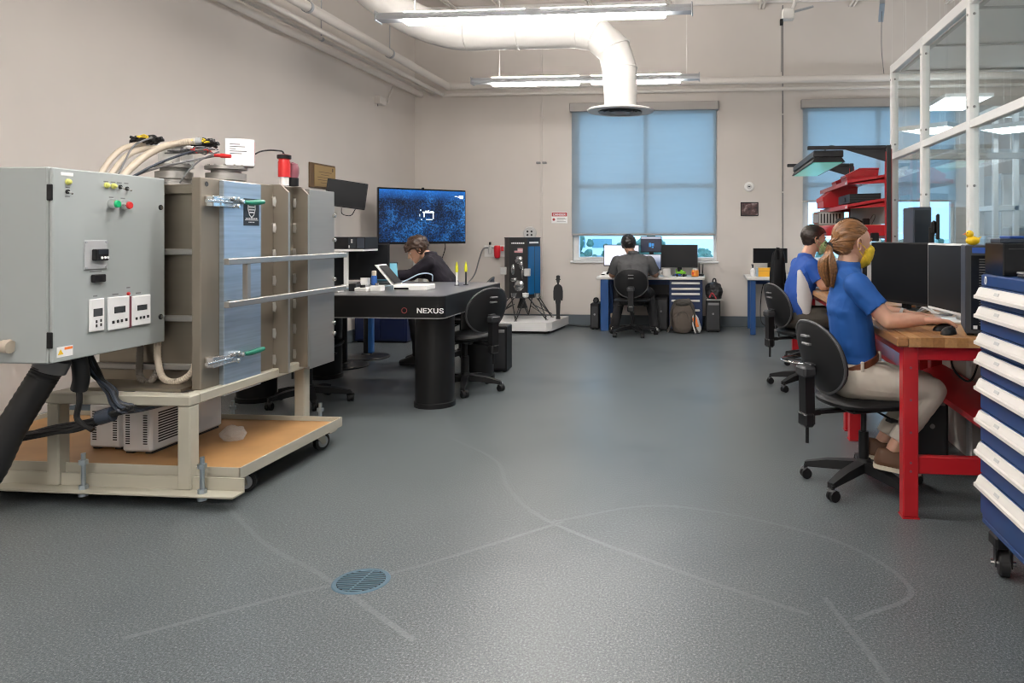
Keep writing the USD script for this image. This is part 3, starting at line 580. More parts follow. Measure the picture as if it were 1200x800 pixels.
# conduit fitting and drain hose at the lower left of the cabinet
cc.part('conduit_fitting', cat(cyl((-3.17, 2.93, .845), (-3.03, 2.93, .835), .022, n=14), cyl((-3.03, 2.93, .835), (-2.995, 2.93, .832), .028, n=14), cyl((-3.02, 2.935, .845), (-3.02, 2.952, .845), .018, n=12)), 'hose_tan')
hz = Thing('exhaust_hose', 'thick black exhaust hose sloping down from the control cabinet', 'hose', (-3.2, 3.12, 0))
hz.part('hose', tube([(-3.07, 3.2, .70), (-3.10, 3.17, .62), (-3.19, 3.12, .42), (-3.28, 3.08, .20), (-3.40, 3.0, .07)], .062, 20, 14, rib=.02), 'rubber')
hz.part('collar', cyl((-3.055, 3.21, .735), (-3.075, 3.2, .68), .07, n=20), 'cable_grey'); hz.part('spout', cyl((-3.05, 3.215, .7575), (-3.055, 3.21, .735), .05, n=16), 'cable_grey')
hs = Thing('flexible_conduit', 'dark grey bent conduit beside the thick black hose', 'conduit', (-3.0, 3.4, .5))
hs.part('conduit', tube([(-3.07, 3.33, .757), (-3.04, 3.33, .70), (-3.03, 3.33, .62), (-3.05, 3.34, .565)], .036, 14, 8), 'dark_grey')
hs.part('lead', tube([(-3.05, 3.34, .565), (-3.04, 3.33, .5), (-3.05, 3.33, .42), (-2.97, 3.33, .37)], .013, 8, 8), 'rubber')
# cable looms under the cabinet
lm = Thing('cable_loom', 'dark blue-black cable loom sagging between cabinet and frame post', 'cables', (-3.1, 3.38, .3))
q = np.random.default_rng(11)
for k in range(9):
    j = q.normal(0, .013, (5, 3))
    lm.part('cable', tube(np.array([(-3.06, 3.40, .757), (-3.02, 3.39, .64), (-2.93, 3.385, .55), (-2.83, 3.375, .475), (-2.72, 3.62, .45)]) + j * [[0], [1], [1], [1], [1]], .0085, 6, 8), 'cable_blue' if k % 3 else 'rubber')
for k in range(7):
    j = q.normal(0, .011, (5, 3))
    lm.part('cable', tube(np.array([(-3.32, 3.30, .335), (-3.17, 3.33, .36), (-3.02, 3.34, .385), (-2.9, 3.35, .44), (-2.80, 3.37, .475)]) + j, .009, 6, 8), 'rubber')
lm.part('tape_wrap', cyl((-2.95, 3.345, .425), (-2.885, 3.352, .445), .036, n=12), 'cable_blue')
# hoses under the chamber
for pts, m, lab in (([(-2.99, 3.66, .757), (-2.98, 3.64, .65), (-2.96, 3.62, .57), (-2.90, 3.61, .548), (-2.86, 3.62, .60)], 'hose_brown', 'thin pale hose loop hanging under the cabinet, left of the other loop'),
                    ([(-2.87, 3.63, .76), (-2.86, 3.62, .66), (-2.82, 3.60, .58), (-2.76, 3.59, .556), (-2.70, 3.60, .57), (-2.66, 3.62, .62), (-2.655, 3.638, .72)], 'hose_tan', 'ribbed tan hose looping under the cabinet beside the steel chamber')):
    h = Thing('vacuum_hose', lab, 'hose', pts[2]); h.part('hose', tube(pts, .0165, 12, 12, rib=.06), m)
# white pump units on the deck
mat('pump_white', (0.72, 0.715, 0.72), 0.4)
def pump(x0, x1, y0, y1, lab):
    t = Thing('pump_unit', lab, 'pump unit', ((x0 + x1) / 2, (y0 + y1) / 2, .146), group='white pump units on the cart deck')
    t.part('housing', bb(x0, x1, y0, y1, .158, .395, .012), 'pump_white'); t.part('foot', bb(x0 + .01, x0 + .05, y0 + .02, y1 - .02, .146, .158), 'rubber'); t.part('foot', bb(x1 - .05, x1 - .01, y0 + .02, y1 - .02, .146, .158), 'rubber')
    for xc in (x0 + .035, x1 - .035):
        for k in range(13): t.part('vent_slot', bb(xc - .012, xc + .012, y0 - .001, y0 + .004, .20 + k * .0125, .2065 + k * .0125), 'rubber')
    for k in range(12): t.part('louver', bb(x1 - .004, x1 + .0015, y0 + .05, y0 + .05 + .19 - k * .004, .20 + k * .014, .2075 + k * .014), 'rubber')
    t.part('outlet', cat(cyl(((x0 + x1) / 2, y0 + .12, .395), ((x0 + x1) / 2, y0 + .12, .43), .025, n=16), cyl(((x0 + x1) / 2, y0 + .12, .42), ((x0 + x1) / 2 + .08, y0 + .12, .42), .018, n=12)), 'chrome')
pump(-3.115, -2.945, 3.68, 4.26, 'white louvred pump unit nearest the right post of the cart')
pump(-3.36, -3.17, 3.74, 4.26, 'white vented pump unit left of the other, behind the cables')
bag = trimesh.creation.icosphere(3, 1.0); v = np.array(bag.vertices); v = v * (.7 + .6 * meshkit.fbm(v * 2.3, 3, 5))[:, None] * (.065, .06, .05); v[:, 2] = np.maximum(v[:, 2], -.03)
solo('plastic_bag', trimesh.Trimesh(v + (-2.70, 4.0, .177), bag.faces, process=False), 'bag_film', 'crumpled clear plastic bag lying on the brown cart deck', 'plastic bag', smooth=20)
# ================================================================ task chairs (local frame: sitter faces +X)
mat('chair_black', (0.011, 0.011, 0.012), 0.5, spec=.35, bump=(300, .15))
mat('chair_rim', (0.06, 0.06, 0.062), 0.4)
def make_chair(label, group, ring=False, lift=0.0):
    t = Thing('task_chair', label, 'chair', (0, 0, 0), group=group)
    def P(n, m, mt, **k): return t.part(n, m, mt, local=True, **k)
    h = lift
    for k in range(5):
        a = math.radians(-10 + 72 * k); d = np.array((math.cos(a), math.sin(a), 0)); n = np.array((-d[1], d[0], 0))
        P('base_leg', hull_pts([d * .03 + n * s * .030 + (0, 0, z) for s in (-1, 1) for z in (.085, .135)] + [d * .19 + n * s * .026 + (0, 0, z) for s in (-1, 1) for z in (.088, .118)] + [d * .31 + n * s * .018 + (0, 0, z) for s in (-1, 1) for z in (.062, .088)]), 'chair_black')
        c = d * .305 + np.array((0, 0, .027)) + n * .012
        ax = n * math.cos(.5 + k) + d * math.sin(.5 + k)
        w = P('caster', cat(disc(c - ax * .024, .027, .02, ax, 20, .004), disc(c + ax * .004, .027, .02, ax, 20, .004)), 'black_plastic')
        P('caster_hood', cat(disc(c - ax * .004, .022, .008, ax, 16), cyl(c + (0, 0, .01), c + (0, 0, .05), .010, n=10), hull_pts([c + ax * s * .026 + q for s in (-1, 1) for q in ((0, 0, .028), (.02, 0, .022), (-.02, 0, .022), (0, 0, .034))])), 'chair_black', parent=w)
    P('hub', lathe([(0, .075), (.042, .08), (.045, .13), (.034, .15), (0, .15)], 20), 'chair_black')
    P('column', cat(cyl((0, 0, .14), (0, 0, .29 + h), .026, n=18), cyl((0, 0, .28 + h), (0, 0, .42 + h), .015, n=14)), 'black_metal')
    if ring:
        P('foot_ring', tube([(.20 * math.cos(a), .20 * math.sin(a), .235) for a in np.arange(25) * PI / 12], .009, 10, 1), 'chrome', label='chrome foot ring')
        P('ring_spoke', cat([cyl((0, 0, .235), (.2 * math.cos(a), .2 * math.sin(a), .235), .008, n=8) for a in (.4, .4 + 2.09, .4 + 4.18)]), 'black_metal')
    z = .475 + h
    P('mechanism', cat(bb(-.12, .12, -.07, .07, z - .075, z - .035, .01), bb(-.30, -.05, -.025, .025, z - .075, z - .055, .006)), 'black_metal')
    for s in (-1, 1):
        P('lever', cat(cyl((.02 * s, -.05 * s, z - .06), (.05, -.17 * s, z - .09), .006, n=8), hull_pts([(.05 + a, -.17 * s + b, z - .10 + c) for a in (-.02, .02) for b in (-.025, .025) for c in (0, .012)])), 'black_plastic')
    # seat pan: rounded waterfall cushion
    out = []
    for (r, zz) in ((.86, z - .036), (1.0, z - .028), (1.02, z - .010), (.97, z + .004), (.80, z + .008)):
        for a in np.linspace(0, 2 * PI, 40, endpoint=False):
            ca, sa = math.cos(a), math.sin(a); e = 2.6
            rad = 1 / ((abs(ca) ** e + abs(sa) ** e) ** (1 / e)); x, y = rad * ca * .245 * r, rad * sa * .235 * r
            out.append((x + .02, y, zz - (.018 if x > .17 else 0)))
    st = P('seat', hull_pts(out), 'chair_black')
    P('seat_pan', bb(-.17, .20, -.17, .17, z - .050, z - .033, .008), 'black_plastic')
    # spine and adjusting blocks
    P('spine', cat(hull_pts([(-.33 + a, b, z + .0 + c) for a in (-.026, .026) for b in (-.034, .034) for c in (-.12, -.10)] + [(-.335 + a, b, z + .17) for a in (-.026, .026) for b in (-.034, .034)]), bb(-.34, -.26, -.025, .025, z - .08, z - .052, .006), bb(-.365, -.305, -.042, .042, z - .135, z - .06, .012)), 'black_metal')
    P('spine_block', bb(-.375, -.30, -.05, .05, z + .12, z + .175, .012), 'dark_grey'); P('spine_rod', cyl((-.33, 0, z - .22), (-.33, 0, z - .12), .009, n=10), 'black_metal')
    P('spine_clip', bb(-.372, -.368, -.026, .026, z - .068, z - .062), 'chrome')
    # shell back: curved oval leaning back
    v, f = [], []
    NR, NA = 8, 40
    for side in (0, 1):
        for i in range(NR + 1):
            r = i / NR
            for a in np.arange(NA) * 2 * PI / NA:
                ca, sa = math.cos(a), math.sin(a); e = 2.3; rad = r / ((abs(ca) ** e + abs(sa) ** e) ** (1 / e))
                y, q = rad * ca * .215, rad * sa * .185
                if q < 0: y *= 1 - .25 * (q / .185) ** 2
                bulge = .030 * (1 - r ** 3); th = .020 * (1 - .6 * r ** 4)
                x = -.262 - .42 * (y ** 2) * -3.0 * .55 - (q * .27) + (-bulge * .6 - th if side == 0 else -bulge * .6 + th)
                v.append((x - .01, y, z + .215 + q))
    S = (NR + 1) * NA
    for i in range(NR):
        for j in range(NA):
            q = (j + 1) % NA; A, B, C, D = i * NA + j, i * NA + q, (i + 1) * NA + q, (i + 1) * NA + j
            f += [(A, C, B), (A, D, C), (S + A, S + B, S + C), (S + A, S + C, S + D)]
    for j in range(NA):
        q = (j + 1) % NA; A, B = NR * NA + j, NR * NA + q; f += [(A, S + B, B), (A, S + A, S + B)]
    bk = P('backrest', trimesh.Trimesh(v, f, process=False), 'chair_black')
    rim = [v[NR * NA + j] for j in range(NA)] + [v[NR * NA]]
    P('rim', tube([(x, y, zz) for x, y, zz in rim], .008, 8, 1), 'chair_rim', parent=bk, label='grey rim of the backrest')
    for zz in (.325, .285, .18): P('slot', bb(-.352 + (.325 - zz) * .15, -.30, -.035, .035, z + zz - .006, z + zz + .006, .003), 'cable_grey' if zz != .18 else 'dark_grey', parent=bk)
    return t
chair0 = make_chair('black task chair under the woman in the blue t-shirt', 'black task chairs')
chair0.place((.81, 3.98, 0), math.radians(22))
chair0.copy((-.98, 9.62, 0), math.radians(92), 'black task chair of the man at the window desk, seen from behind')
chair0.copy((-2.04, 6.11, 0), math.radians(150), 'empty black task chair pushed up to the right end of the black optical table')
chair0.copy((-3.10, 5.52, 0), math.radians(100), 'black task chair half hidden behind the steel chamber, pushed under the optical table')
chair0.copy((-2.52, 7.40, 0), math.radians(187), 'black task chair behind the optical table, under the person bending over')

# ================================================================ optical table
mat('table_black', (0.008, 0.008, 0.0085), 0.42, spec=.3)
mat('table_top_steel', (0.30, 0.30, 0.31), 0.33, metal=.8)
mat('logo_white', (0.75, 0.75, 0.75), 0.5); mat('logo_red', (0.25, 0.04, 0.04), 0.5)
ot = Thing('optical_table', 'large black optical table lettered NEXUS on four round black columns', 'table', (-2.85, 6.1, 0))
TX0, TX1, TY0, TY1 = -3.78, -1.945, 5.32, 6.87
sl = sbox(TX0, TY0, TX1, TY1).buffer(-.06).buffer(.06)
ot.part('side_skirt', ext(sl, .158, 'xy', .698), 'table_black'); ot.part('top_plate', ext(sl.buffer(-.002), .006, 'xy', .856), 'table_top_steel', label='brushed steel top plate'); ot.part('bottom_edge', ext(sl.buffer(.002), .006, 'xy', .692), 'mid_grey')
for x, y in ((-2.10, 5.56), (-3.58, 5.60), (-2.10, 6.62), (-3.52, 6.55)):
    ot.part('leg', lathe([(0, 0), (.158, 0), (.158, .035), (.148, .04), (.148, .692), (0, .692)], 36, (x, y, 0)), 'table_black')
ot.part('lettering', text('NEXUS', .036, (-2.045, TY0, .752), (1, 0, 0), (0, 0, 1), .001, width=.205), 'logo_white', label='white NEXUS lettering')
ot.part('logo_ring', lathe([(.017, 0), (.017, .0012), (.022, .0012), (.022, 0)], 24, (-2.245, TY0, .752), (0, -1, 0)), 'logo_red', label='dull red ring logo')
# over-table shelf with instrument
ts = Thing('table_shelf', 'white shelf on a slim post standing on the optical table', 'shelf', (-3.2, 6.35, .862))
ts.part('board', bb(-3.68, -3.0, 6.22, 6.52, 1.168, 1.186, .003), 'white_plastic')
for x in (-3.20, -3.62): ts.part('post', cat(bb(x - .016, x + .016, 6.30, 6.332, .862, 1.168, .003), bb(x - .03, x + .03, 6.285, 6.347, .862, .87, .002)), 'frame_alu')
ts.part('knob', disc((-3.245, 6.29, 1.145), .014, .016, (0, -1, 0), 12, .003), 'chrome')
it = Thing('instrument', 'black rack instrument with dials on the white shelf over the optical table', 'instrument', (-3.22, 6.37, 1.187))
it.part('case', bb(-3.64, -2.99, 6.24, 6.50, 1.187, 1.293, .004), 'black_plastic')
it.part('panel', bb(-3.35, -3.30, 6.236, 6.24, 1.20, 1.28), 'mid_grey'); it.part('panel', bb(-3.14, -3.07, 6.236, 6.24, 1.195, 1.285), 'sticker_navy'); it.part('panel', bb(-3.06, -2.995, 6.236, 6.24, 1.195, 1.285), 'cable_blue')
it.part('display', cat(bb(-3.115, -3.10, 6.233, 6.236, 1.24, 1.275), bb(-3.137, -3.125, 6.233, 6.236, 1.197, 1.22)), 'light_grey')
def monitor(label, w, h, loc, rz, cz, stand=True, name='monitor', mt='screen_black', th=.04, base=.2, tilt=0.0, group=None, back='black_plastic', content=None, frame='black_plastic', post=True):
    """local frame: screen faces -Y, loc is the foot's centre on its support, cz the screen centre's height above it"""
    t = Thing(name, label, 'monitor', loc, rz, group)
    def T(m): return move(move(m, (0, 0, -cz), 0), (0, 0, cz), 0, rx=0) if not tilt else move(move(m, (0, 0, -cz)), (0, 0, cz), 0, rx=tilt)
    p = t.part('bezel', T(bb(-w / 2, w / 2, -th / 2, th / 2, cz - h / 2, cz + h / 2, .005)), frame, local=True)
    s = t.part('screen', T(bb(-w / 2 + .010, w / 2 - .010, -th / 2 - .0012, -th / 2, cz - h / 2 + .016, cz + h / 2 - .010)), mt, parent=p, local=True)
    if content: content(t, T, p)
    t.part('back_shell', T(bb(-w * .3, w * .3, th / 2, th / 2 + .03, cz - h * .3, cz + h * .25, .012)), back, local=True)
    if post:
        t.part('stand_post', bb(-.03, .03, th / 2 + .012, th / 2 + .045, .012, cz, .006), back, local=True)
        t.part('stand_foot', bb(-base / 2, base / 2, -.06, .13, 0, .014, .005), back, local=True)
    return t
monitor('dark monitor under the white shelf on the optical table', .36, .33, (-3.12, 6.60, .862), .25, .20)
tw = Thing('computer_tower', 'black computer case left of the shelf post on the optical table', 'computer', (-3.48, 6.40, .862))
tw.part('case', bb(-3.66, -3.29, 6.28, 6.46, .862, 1.14, .006), 'black_plastic'); tw.part('front', bb(-3.62, -3.33, 6.276, 6.28, .90, 1.12), 'dark_grey'); tw.part('vent', cat([bb(-3.6, -3.36, 6.274, 6.276, .93 + k * .02, .935 + k * .02) for k in range(6)]), 'black_metal', kind='stuff')
mat('tablet_blue', (0.16, 0.42, 0.52), 0.4, emit=(.25, .55, .7), estr=.35)
tb = Thing('laptop', 'open laptop with pale blue screen beside the dark monitor', 'laptop', (-2.98, 6.66, .862))
tb.part('base', bb(-3.12, -2.84, 6.50, 6.70, .862, .878, .003), 'dark_grey'); tb.part('lid', hull_pts([(-3.105 + a * .20, 6.70 + b + c * .03, .878 + c * .175) for a in (0, 1) for b in (0, .008) for c in (0, 1)]), 'dark_grey'); tb.part('screen', hull_pts([(-3.10 + a * .19 + (1 - c) * .025 * a, 6.6985 + c * .0265, .886 + c * .158) for a in (0, 1) for c in (0, 1)] + [(-3.0, 6.7, .95)]), 'tablet_blue', label='pale blue screen')
wl = Thing('laptop', 'small white open laptop seen from the side on the optical table', 'laptop', (-2.42, 5.92, .862))
wl.part('base', bb(-2.55, -2.27, 5.82, 6.02, .862, .905, .006), 'white_plastic'); wl.part('lid', hull_pts([(-2.565 + a * .014 - c * .145, 5.825 + b * .19, .902 + c * .165) for a in (0, 1) for b in (0, 1) for c in (0, 1)]), 'white_plastic'); wl.part('screen', hull_pts([(-2.549 - c * .130, 5.84 + b * .16, .915 + c * .145) for b in (0, 1) for c in (0, 1)] + [(-2.6, 5.9, .975)]), 'screen_black'); wl.part('port_panel', bb(-2.54, -2.42, 5.818, 5.82, .868, .884), 'black_plastic')
cu = Thing('electronics_board', 'white and black electronics boxes in front of the white laptop', 'electronics', (-2.72, 5.72, .862))
cu.part('box', bb(-2.80, -2.70, 5.66, 5.76, .862, .892, .004), 'white_plastic'); cu.part('box', bb(-2.69, -2.60, 5.70, 5.78, .862, .905, .004), 'white_plastic'); cu.part('connector', disc((-2.75, 5.70, .892), .022, .02, n=14), 'black_plastic'); cu.part('connector', disc((-2.65, 5.74, .905), .015, .02, n=14), 'chrome'); cu.part('cover', bb(-2.87, -2.81, 5.70, 5.80, .862, .92, .005), 'black_plastic')
for lab, x, y, m in (('yellow-capped pen standing left on the optical table corner', -2.225, 6.42, 'frame_alu'), ('yellow-capped dark pen standing right on the optical table corner', -2.165, 6.49, 'dark_grey')):
    t = Thing('marker_pen', lab, 'pen', (x, y, .862), group='yellow-capped pens'); t.part('barrel', cyl((x, y, .865), (x, y, 1.00), .008, n=12), m); t.part('foot', disc((x, y, .862), .022, .006, n=16), 'dark_grey'); t.part('cap', lathe([(.013, .98), (.014, 1.0), (.012, 1.03), (.004, 1.07), (0, 1.072)], 14, (x, y, 0)), 'cap_yellow' if 'cap_yellow' in _mats else (mat('cap_yellow', (.62, .62, .02), .4) and 'cap_yellow'), label='yellow cap')
gl = Thing('blue_glove', 'crumpled blue glove on the optical table left of the shelf post', 'glove', (-3.35, 6.0, .862)); gv = trimesh.creation.icosphere(3, 1.0); v = np.array(gv.vertices); v = v * (.6 + .8 * meshkit.fbm(v * 2.1, 3, 9))[:, None] * (.06, .05, .035); v[:, 2] = np.maximum(v[:, 2], -.02)
mat('glove_blue', (.02, .10, .36), .45); gl.part('glove', trimesh.Trimesh(v + (-3.33, 6.1, .883), gv.faces, process=False), 'glove_blue'); gl.part('finger', cat([tube([(-3.30, 6.1, .88), (-3.25, 6.08 + k * .02, .885), (-3.21, 6.06 + k * .03, .87)], .009, 8, 4) for k in range(3)]), 'glove_blue')
bt = Thing('supply_bottle', 'small bottle with blue label and beige top by the dark monitor', 'bottle', (-2.99, 6.42, .862)); bt.part('bottle', lathe([(0, .862), (.024, .862), (.026, .87), (.026, .93), (.022, .945), (0, .945)], 18, (-2.99, 6.42, 0)), 'glove_blue'); bt.part('cap', lathe([(.02, .945), (.02, .985), (.015, .99), (0, .99)], 16, (-2.99, 6.42, 0)), 'hose_tan')
sm = Thing('small_box', 'small white carton beside the blue-labelled bottle', 'box', (-3.06, 6.40, .862)); sm.part('body', bb(-3.095, -3.03, 6.37, 6.43, .862, .925, .003), 'white_plastic'); sm.part('flap', bb(-3.096, -3.029, 6.369, 6.40, .925, .929, .001), 'light_grey')
wb_ = Thing('power_supply', 'white instrument box at the left edge of the optical table by the chamber', 'power supply', (-3.05, 5.62, .862)); wb_.part('body', bb(-2.98, -2.86, 5.52, 5.62, .862, .905, .004), 'white_plastic'); wb_.part('face', bb(-2.97, -2.87, 5.517, 5.52, .868, .90), 'light_grey')
solo('loose_cable', tube([(-3.0, 5.9, .868), (-2.8, 5.95, .868), (-2.62, 6.1, .90), (-2.5, 6.25, .97), (-2.45, 6.4, .96), (-2.46, 6.45, .90)], .006, 8, 10), 'pale_blue' if 'pale_blue' in _mats else (mat('pale_blue', (.35, .45, .55), .4) and 'pale_blue'), 'pale blue cable arching over the optical table', 'cable')

# pedestals, low blue cabinet behind the optical table
for (x, y, lab, m) in ((-3.62, 7.10, 'black pedestal stand with round base, nearer one under the optical table', 'black_metal'), (-3.63, 7.62, 'black and blue pedestal stand with round base, farther one', 'table_blue')):
    if 'table_blue' not in _mats: mat('table_blue', (0.015, 0.085, 0.26), 0.4)
    t = Thing('pedestal_stand', lab, 'stand', (x, y, 0), group='round-based pedestal stands')
    t.part('base', lathe([(0, 0), (.235, 0), (.24, .008), (.225, .02), (.06, .035), (.05, .05), (0, .05)], 36, (x, y, 0)), 'black_metal')
    t.part('column', cyl((x, y, .04), (x, y, .66), .034, n=20), 'black_metal')
    if m == 'table_blue': t.part('sleeve', bb(x + .02, x + .075, y - .03, y + .03, .048, .66, .01), 'table_blue', label='blue square sleeve')
    t.part('top', lathe([(0, .66), (.26, .66), (.27, .668), (.27, .685), (0, .69)], 36, (x, y, 0)), 'dark_grey')
bc = Thing('blue_cabinet', 'low dark blue cabinet standing behind the optical table', 'cabinet', (-3.95, 8.9, 0))
mat('lista_blue', (0.006, 0.022, 0.085), 0.38)
mat('navy_steel', (0.004, 0.010, 0.045), 0.4, spec=.35)
bc.part('body', bb(-4.28, -3.62, 8.66, 8.98, .02, .68, .006), 'navy_steel'); bc.part('plinth', bb(-4.26, -3.64, 8.69, 8.96, 0, .02), 'black_plastic'); bc.part('door', bb(-4.26, -3.96, 8.652, 8.66, .04, .66, .003), 'navy_steel'); bc.part('door', bb(-3.945, -3.64, 8.652, 8.66, .04, .66, .003), 'navy_steel'); bc.part('top', bb(-4.29, -3.61, 8.64, 8.99, .68, .705, .004), 'light_grey')
# wall monitor, plaque, TV
wm = Thing('wall_monitor', 'tilted black monitor on an arm on the left wall beside the gold plaque', 'monitor', (-4.05, 8.0, 1.765), math.radians(30))
def tl(m): return move(m, rx=.0, ry=.13)
wm.part('bezel', tl(bb(-.215, .215, -.02, .02, -.15, .15, .006)), 'black_plastic', local=True); wm.part('screen', tl(bb(-.203, .203, -.0215, -.02, -.13, .138)), 'screen_black', local=True); wm.part('back_shell', tl(bb(-.14, .14, .02, .05, -.1, .1, .015)), 'black_plastic', local=True)
wm.part('arm', cat(tube([(0, .05, 0), (-.03, .12, -.02), (-.1, .20, -.02)], .018, 10, 6)), 'black_metal', local=True); wm.part('wall_plate', bb(-4.33, -4.30, 8.06, 8.18, 1.66, 1.84, .004), 'black_metal'); wm.part('wall_arm', cyl((-4.30, 8.12, 1.745), (-4.26, 8.12, 1.745), .02, n=10), 'black_metal')
wm.part('lead', tube([(-.05, .03, -.15), (-.04, .04, -.22), (.05, .05, -.235), (.10, .05, -.16)], .005, 6, 8), 'black_plastic', local=True)
mat('plaque_wood', (0.13, 0.075, 0.035), 0.5); mat('plaque_gold', (0.40, 0.27, 0.11), 0.35, metal=.5)
pq = Thing('wall_plaque', 'gold and wood award plaque on the left wall above the chamber', 'plaque', (-4.33, 7.9, 1.84))
pq.part('board', bb(-4.33, -4.312, 7.70, 8.25, 1.83, 2.105, .003), 'plaque_wood'); pq.part('plate', bb(-4.312, -4.309, 7.79, 8.25, 1.85, 2.085), 'plaque_gold'); 
pq.part('engraving', cat([bb(-4.309, -4.3085, 8.02 - w, 8.02 + w, 2.01 - k * .03, 2.016 - k * .03) for k, w in enumerate((.14, .09, .17, .16, .10))]), 'plaque_wood'); pq.part('crest', bb(-4.309, -4.3083, 8.17, 8.20, 2.03, 2.07), 'plaque_wood')
_mats['tv_screen'] = usdkit.material(stage, '/World/Looks/tv_screen', {
    'tc': ('texture_coordinate', {}), 'n1': ('noise_texture', {'scale': 2.6, 'detail': 4.0, 'roughness': .55, 'distortion': .4}), 'r1': ('rgb_ramp', {'ramp': [(0.34, (0.001, 0.006, 0.02)), (0.5, (0.002, 0.045, 0.17)), (0.64, (0.02, 0.17, 0.50)), (0.80, (0.10, 0.36, 0.85))]}),
    'n2': ('voronoi_texture', {'scale': 55.0}), 'r2': ('rgb_ramp', {'ramp': [(0.0, (0.35, 0.55, 0.75)), (0.10, (0.02, 0.08, 0.18)), (0.22, (0, 0, 0))]}),
    'n4': ('noise_texture', {'scale': 60.0, 'detail': 2.0}), 'r4': ('rgb_ramp', {'ramp': [(0.45, (.25, .25, .25)), (0.62, (1.35, 1.35, 1.35))]}), 'm0': ('mix_color', {'blend_type': 'multiply', 'fac': 1.0, 'use_clamp': False}),
    'sp': ('separate_xyz', {}), 'g': ('map_range', {'from_min': .20, 'from_max': .36, 'to_min': 0.0, 'to_max': 1.0, 'clamp': True}), 'gc': ('rgb_ramp', {'ramp': [(0, (0, 0, 0)), (1, (0.005, 0.16, 0.62))]}),
    'a1': ('mix_color', {'blend_type': 'add', 'fac': 1.0, 'use_clamp': False}), 'a2': ('mix_color', {'blend_type': 'add', 'fac': 1.0, 'use_clamp': False}), 'e': ('principled_bsdf', {'base_color': (.005, .005, .006), 'roughness': .25, 'emission_strength': 0.95})},
    [('tc.object', 'n1.vector'), ('tc.object', 'n2.vector'), ('tc.object', 'n4.vector'), ('tc.object', 'sp.vector'), ('n4.fac', 'r4.fac'), ('n1.fac', 'r1.fac'), ('r1.color', 'm0.a'), ('r4.color', 'm0.b'), ('n2.distance', 'r2.fac'), ('sp.z', 'g.value'), ('g.result', 'gc.fac'),
     ('m0.result', 'a1.a'), ('r2.color', 'a1.b'), ('a1.result', 'a2.a'), ('gc.color', 'a2.b'), ('a2.result', 'e.emission_color')], surface='e.BSDF')
mat('tv_white', (.7, .7, .7), emit=(.75, .9, 1.0), estr=.9)
tv = Thing('television', 'large television showing a blue star field, in the left back corner', 'television', (-3.66, 9.265, 1.545), math.radians(45.3))
tv.part('bezel', bb(-.592, .592, -.025, .025, -.355, .355, .006), 'black_gloss', local=True); tv.part('screen', bb(-.58, .58, -.0265, -.025, -.325, .335), 'tv_screen', local=True, label='screen with blue nebula and white emblem')
tv.part('emblem', cat([bb(a, b, -.0275, -.0265, c, d) for a, b, c, d in ((-.015, .14, .045, .062), (-.005, .012, -.01, .05), (.02, .045, .055, .075), (.055, .075, .062, .08), (.09, .13, .058, .072), (.03, .12, -.045, -.035), (.12, .135, -.03, .04), (-.04, -.02, -.045, -.035), (-.06, -.05, .0, .03), (-.05, -.035, .07, .09))]), 'tv_white', local=True)
tv.part('corner_logo', cat([bb(a, b, -.0275, -.0265, c, d) for a, b, c, d in ((.43, .47, .262, .275), (.475, .555, .255, .268), (.49, .555, .272, .285), (.50, .55, .24, .251))]), 'tv_white', local=True)
tv.part('camera', bb(-.012, .012, -.02, .02, .355, .372, .004), 'black_plastic', local=True); tv.part('back_shell', bb(-.4, .4, .025, .07, -.28, .25, .02), 'black_plastic', local=True)
tv.part('stand_pole', cat(cyl((-.06, .09, -1.49), (-.06, .09, .1), .03, n=16), cyl((.06, .09, -1.49), (.06, .09, .1), .03, n=16)), 'light_grey', local=True); tv.part('stand_base', cat(bb(-.4, .4, .03, .15, -1.545, -1.48, .01), bb(-.36, -.30, -.05, .43, -1.545, -1.49, .01), bb(.30, .36, -.05, .43, -1.545, -1.49, .01)), 'black_metal', local=True); tv.part('mount', bb(-.2, .2, .07, .10, -.1, .12, .005), 'black_metal', local=True)
tv.part('cord', tube([(-.42, .04, -.3), (-.43, .05, -.5), (-.42, .05, -.8), (-.40, .08, -1.2)], .006, 6, 8), 'black_plastic', local=True); tv.part('cord', tube([(.32, .04, -.3), (.33, .05, -.42), (.27, .05, -.6), (.2, .08, -.9)], .006, 6, 8), 'black_plastic', local=True)
jb = Thing('junction_box', 'small beige junction box high on the left wall near the corner', 'junction box', (-4.33, 9.4, 3.02)); jb.part('box', bb(-4.33, -4.25, 9.30, 9.48, 3.02, 3.12, .006), 'pipe_white'); jb.part('conduit', tube([(-4.29, 9.48, 3.07), (-4.29, 9.62, 3.08), (-4.29, 9.66, 3.16), (-4.25, 9.7, 3.32)], .012, 8, 6), 'pipe_white')
jb.part('drip_cord', cyl((-4.3, 9.34, 3.02), (-4.3, 9.34, 2.99), .006, n=8), 'cable_grey')

# ================================================================ lander model on its plinth
mat('plinth_white', (0.72, 0.71, 0.70), 0.45); mat('lander_black', (0.014, 0.014, 0.015), 0.4); mat('foil', (0.6, 0.6, 0.6), 0.2, metal=1.0, bump=(40, 1.0)); mat('solar_blue', (0.012, 0.10, 0.25), 0.25)
pl = Thing('display_plinth', 'low white display plinth by the back wall', 'plinth', (-2.6, 10.1, 0))
pl.part('body', ext([(-3.05, 9.62), (-2.12, 9.62), (-2.06, 9.70), (-1.98, 10.45), (-3.05, 10.45)], .115, 'xy', .035), 'plinth_white'); pl.part('toe_kick', ext([(-3.0, 9.66), (-2.15, 9.66), (-2.1, 9.72), (-2.03, 10.42), (-3.0, 10.42)], .035, 'xy', 0), 'black_plastic')
ld = Thing('lander_model', 'black hexagonal moon lander model with blue solar panel on the white plinth', 'model', (-2.56, 10.08, .15))
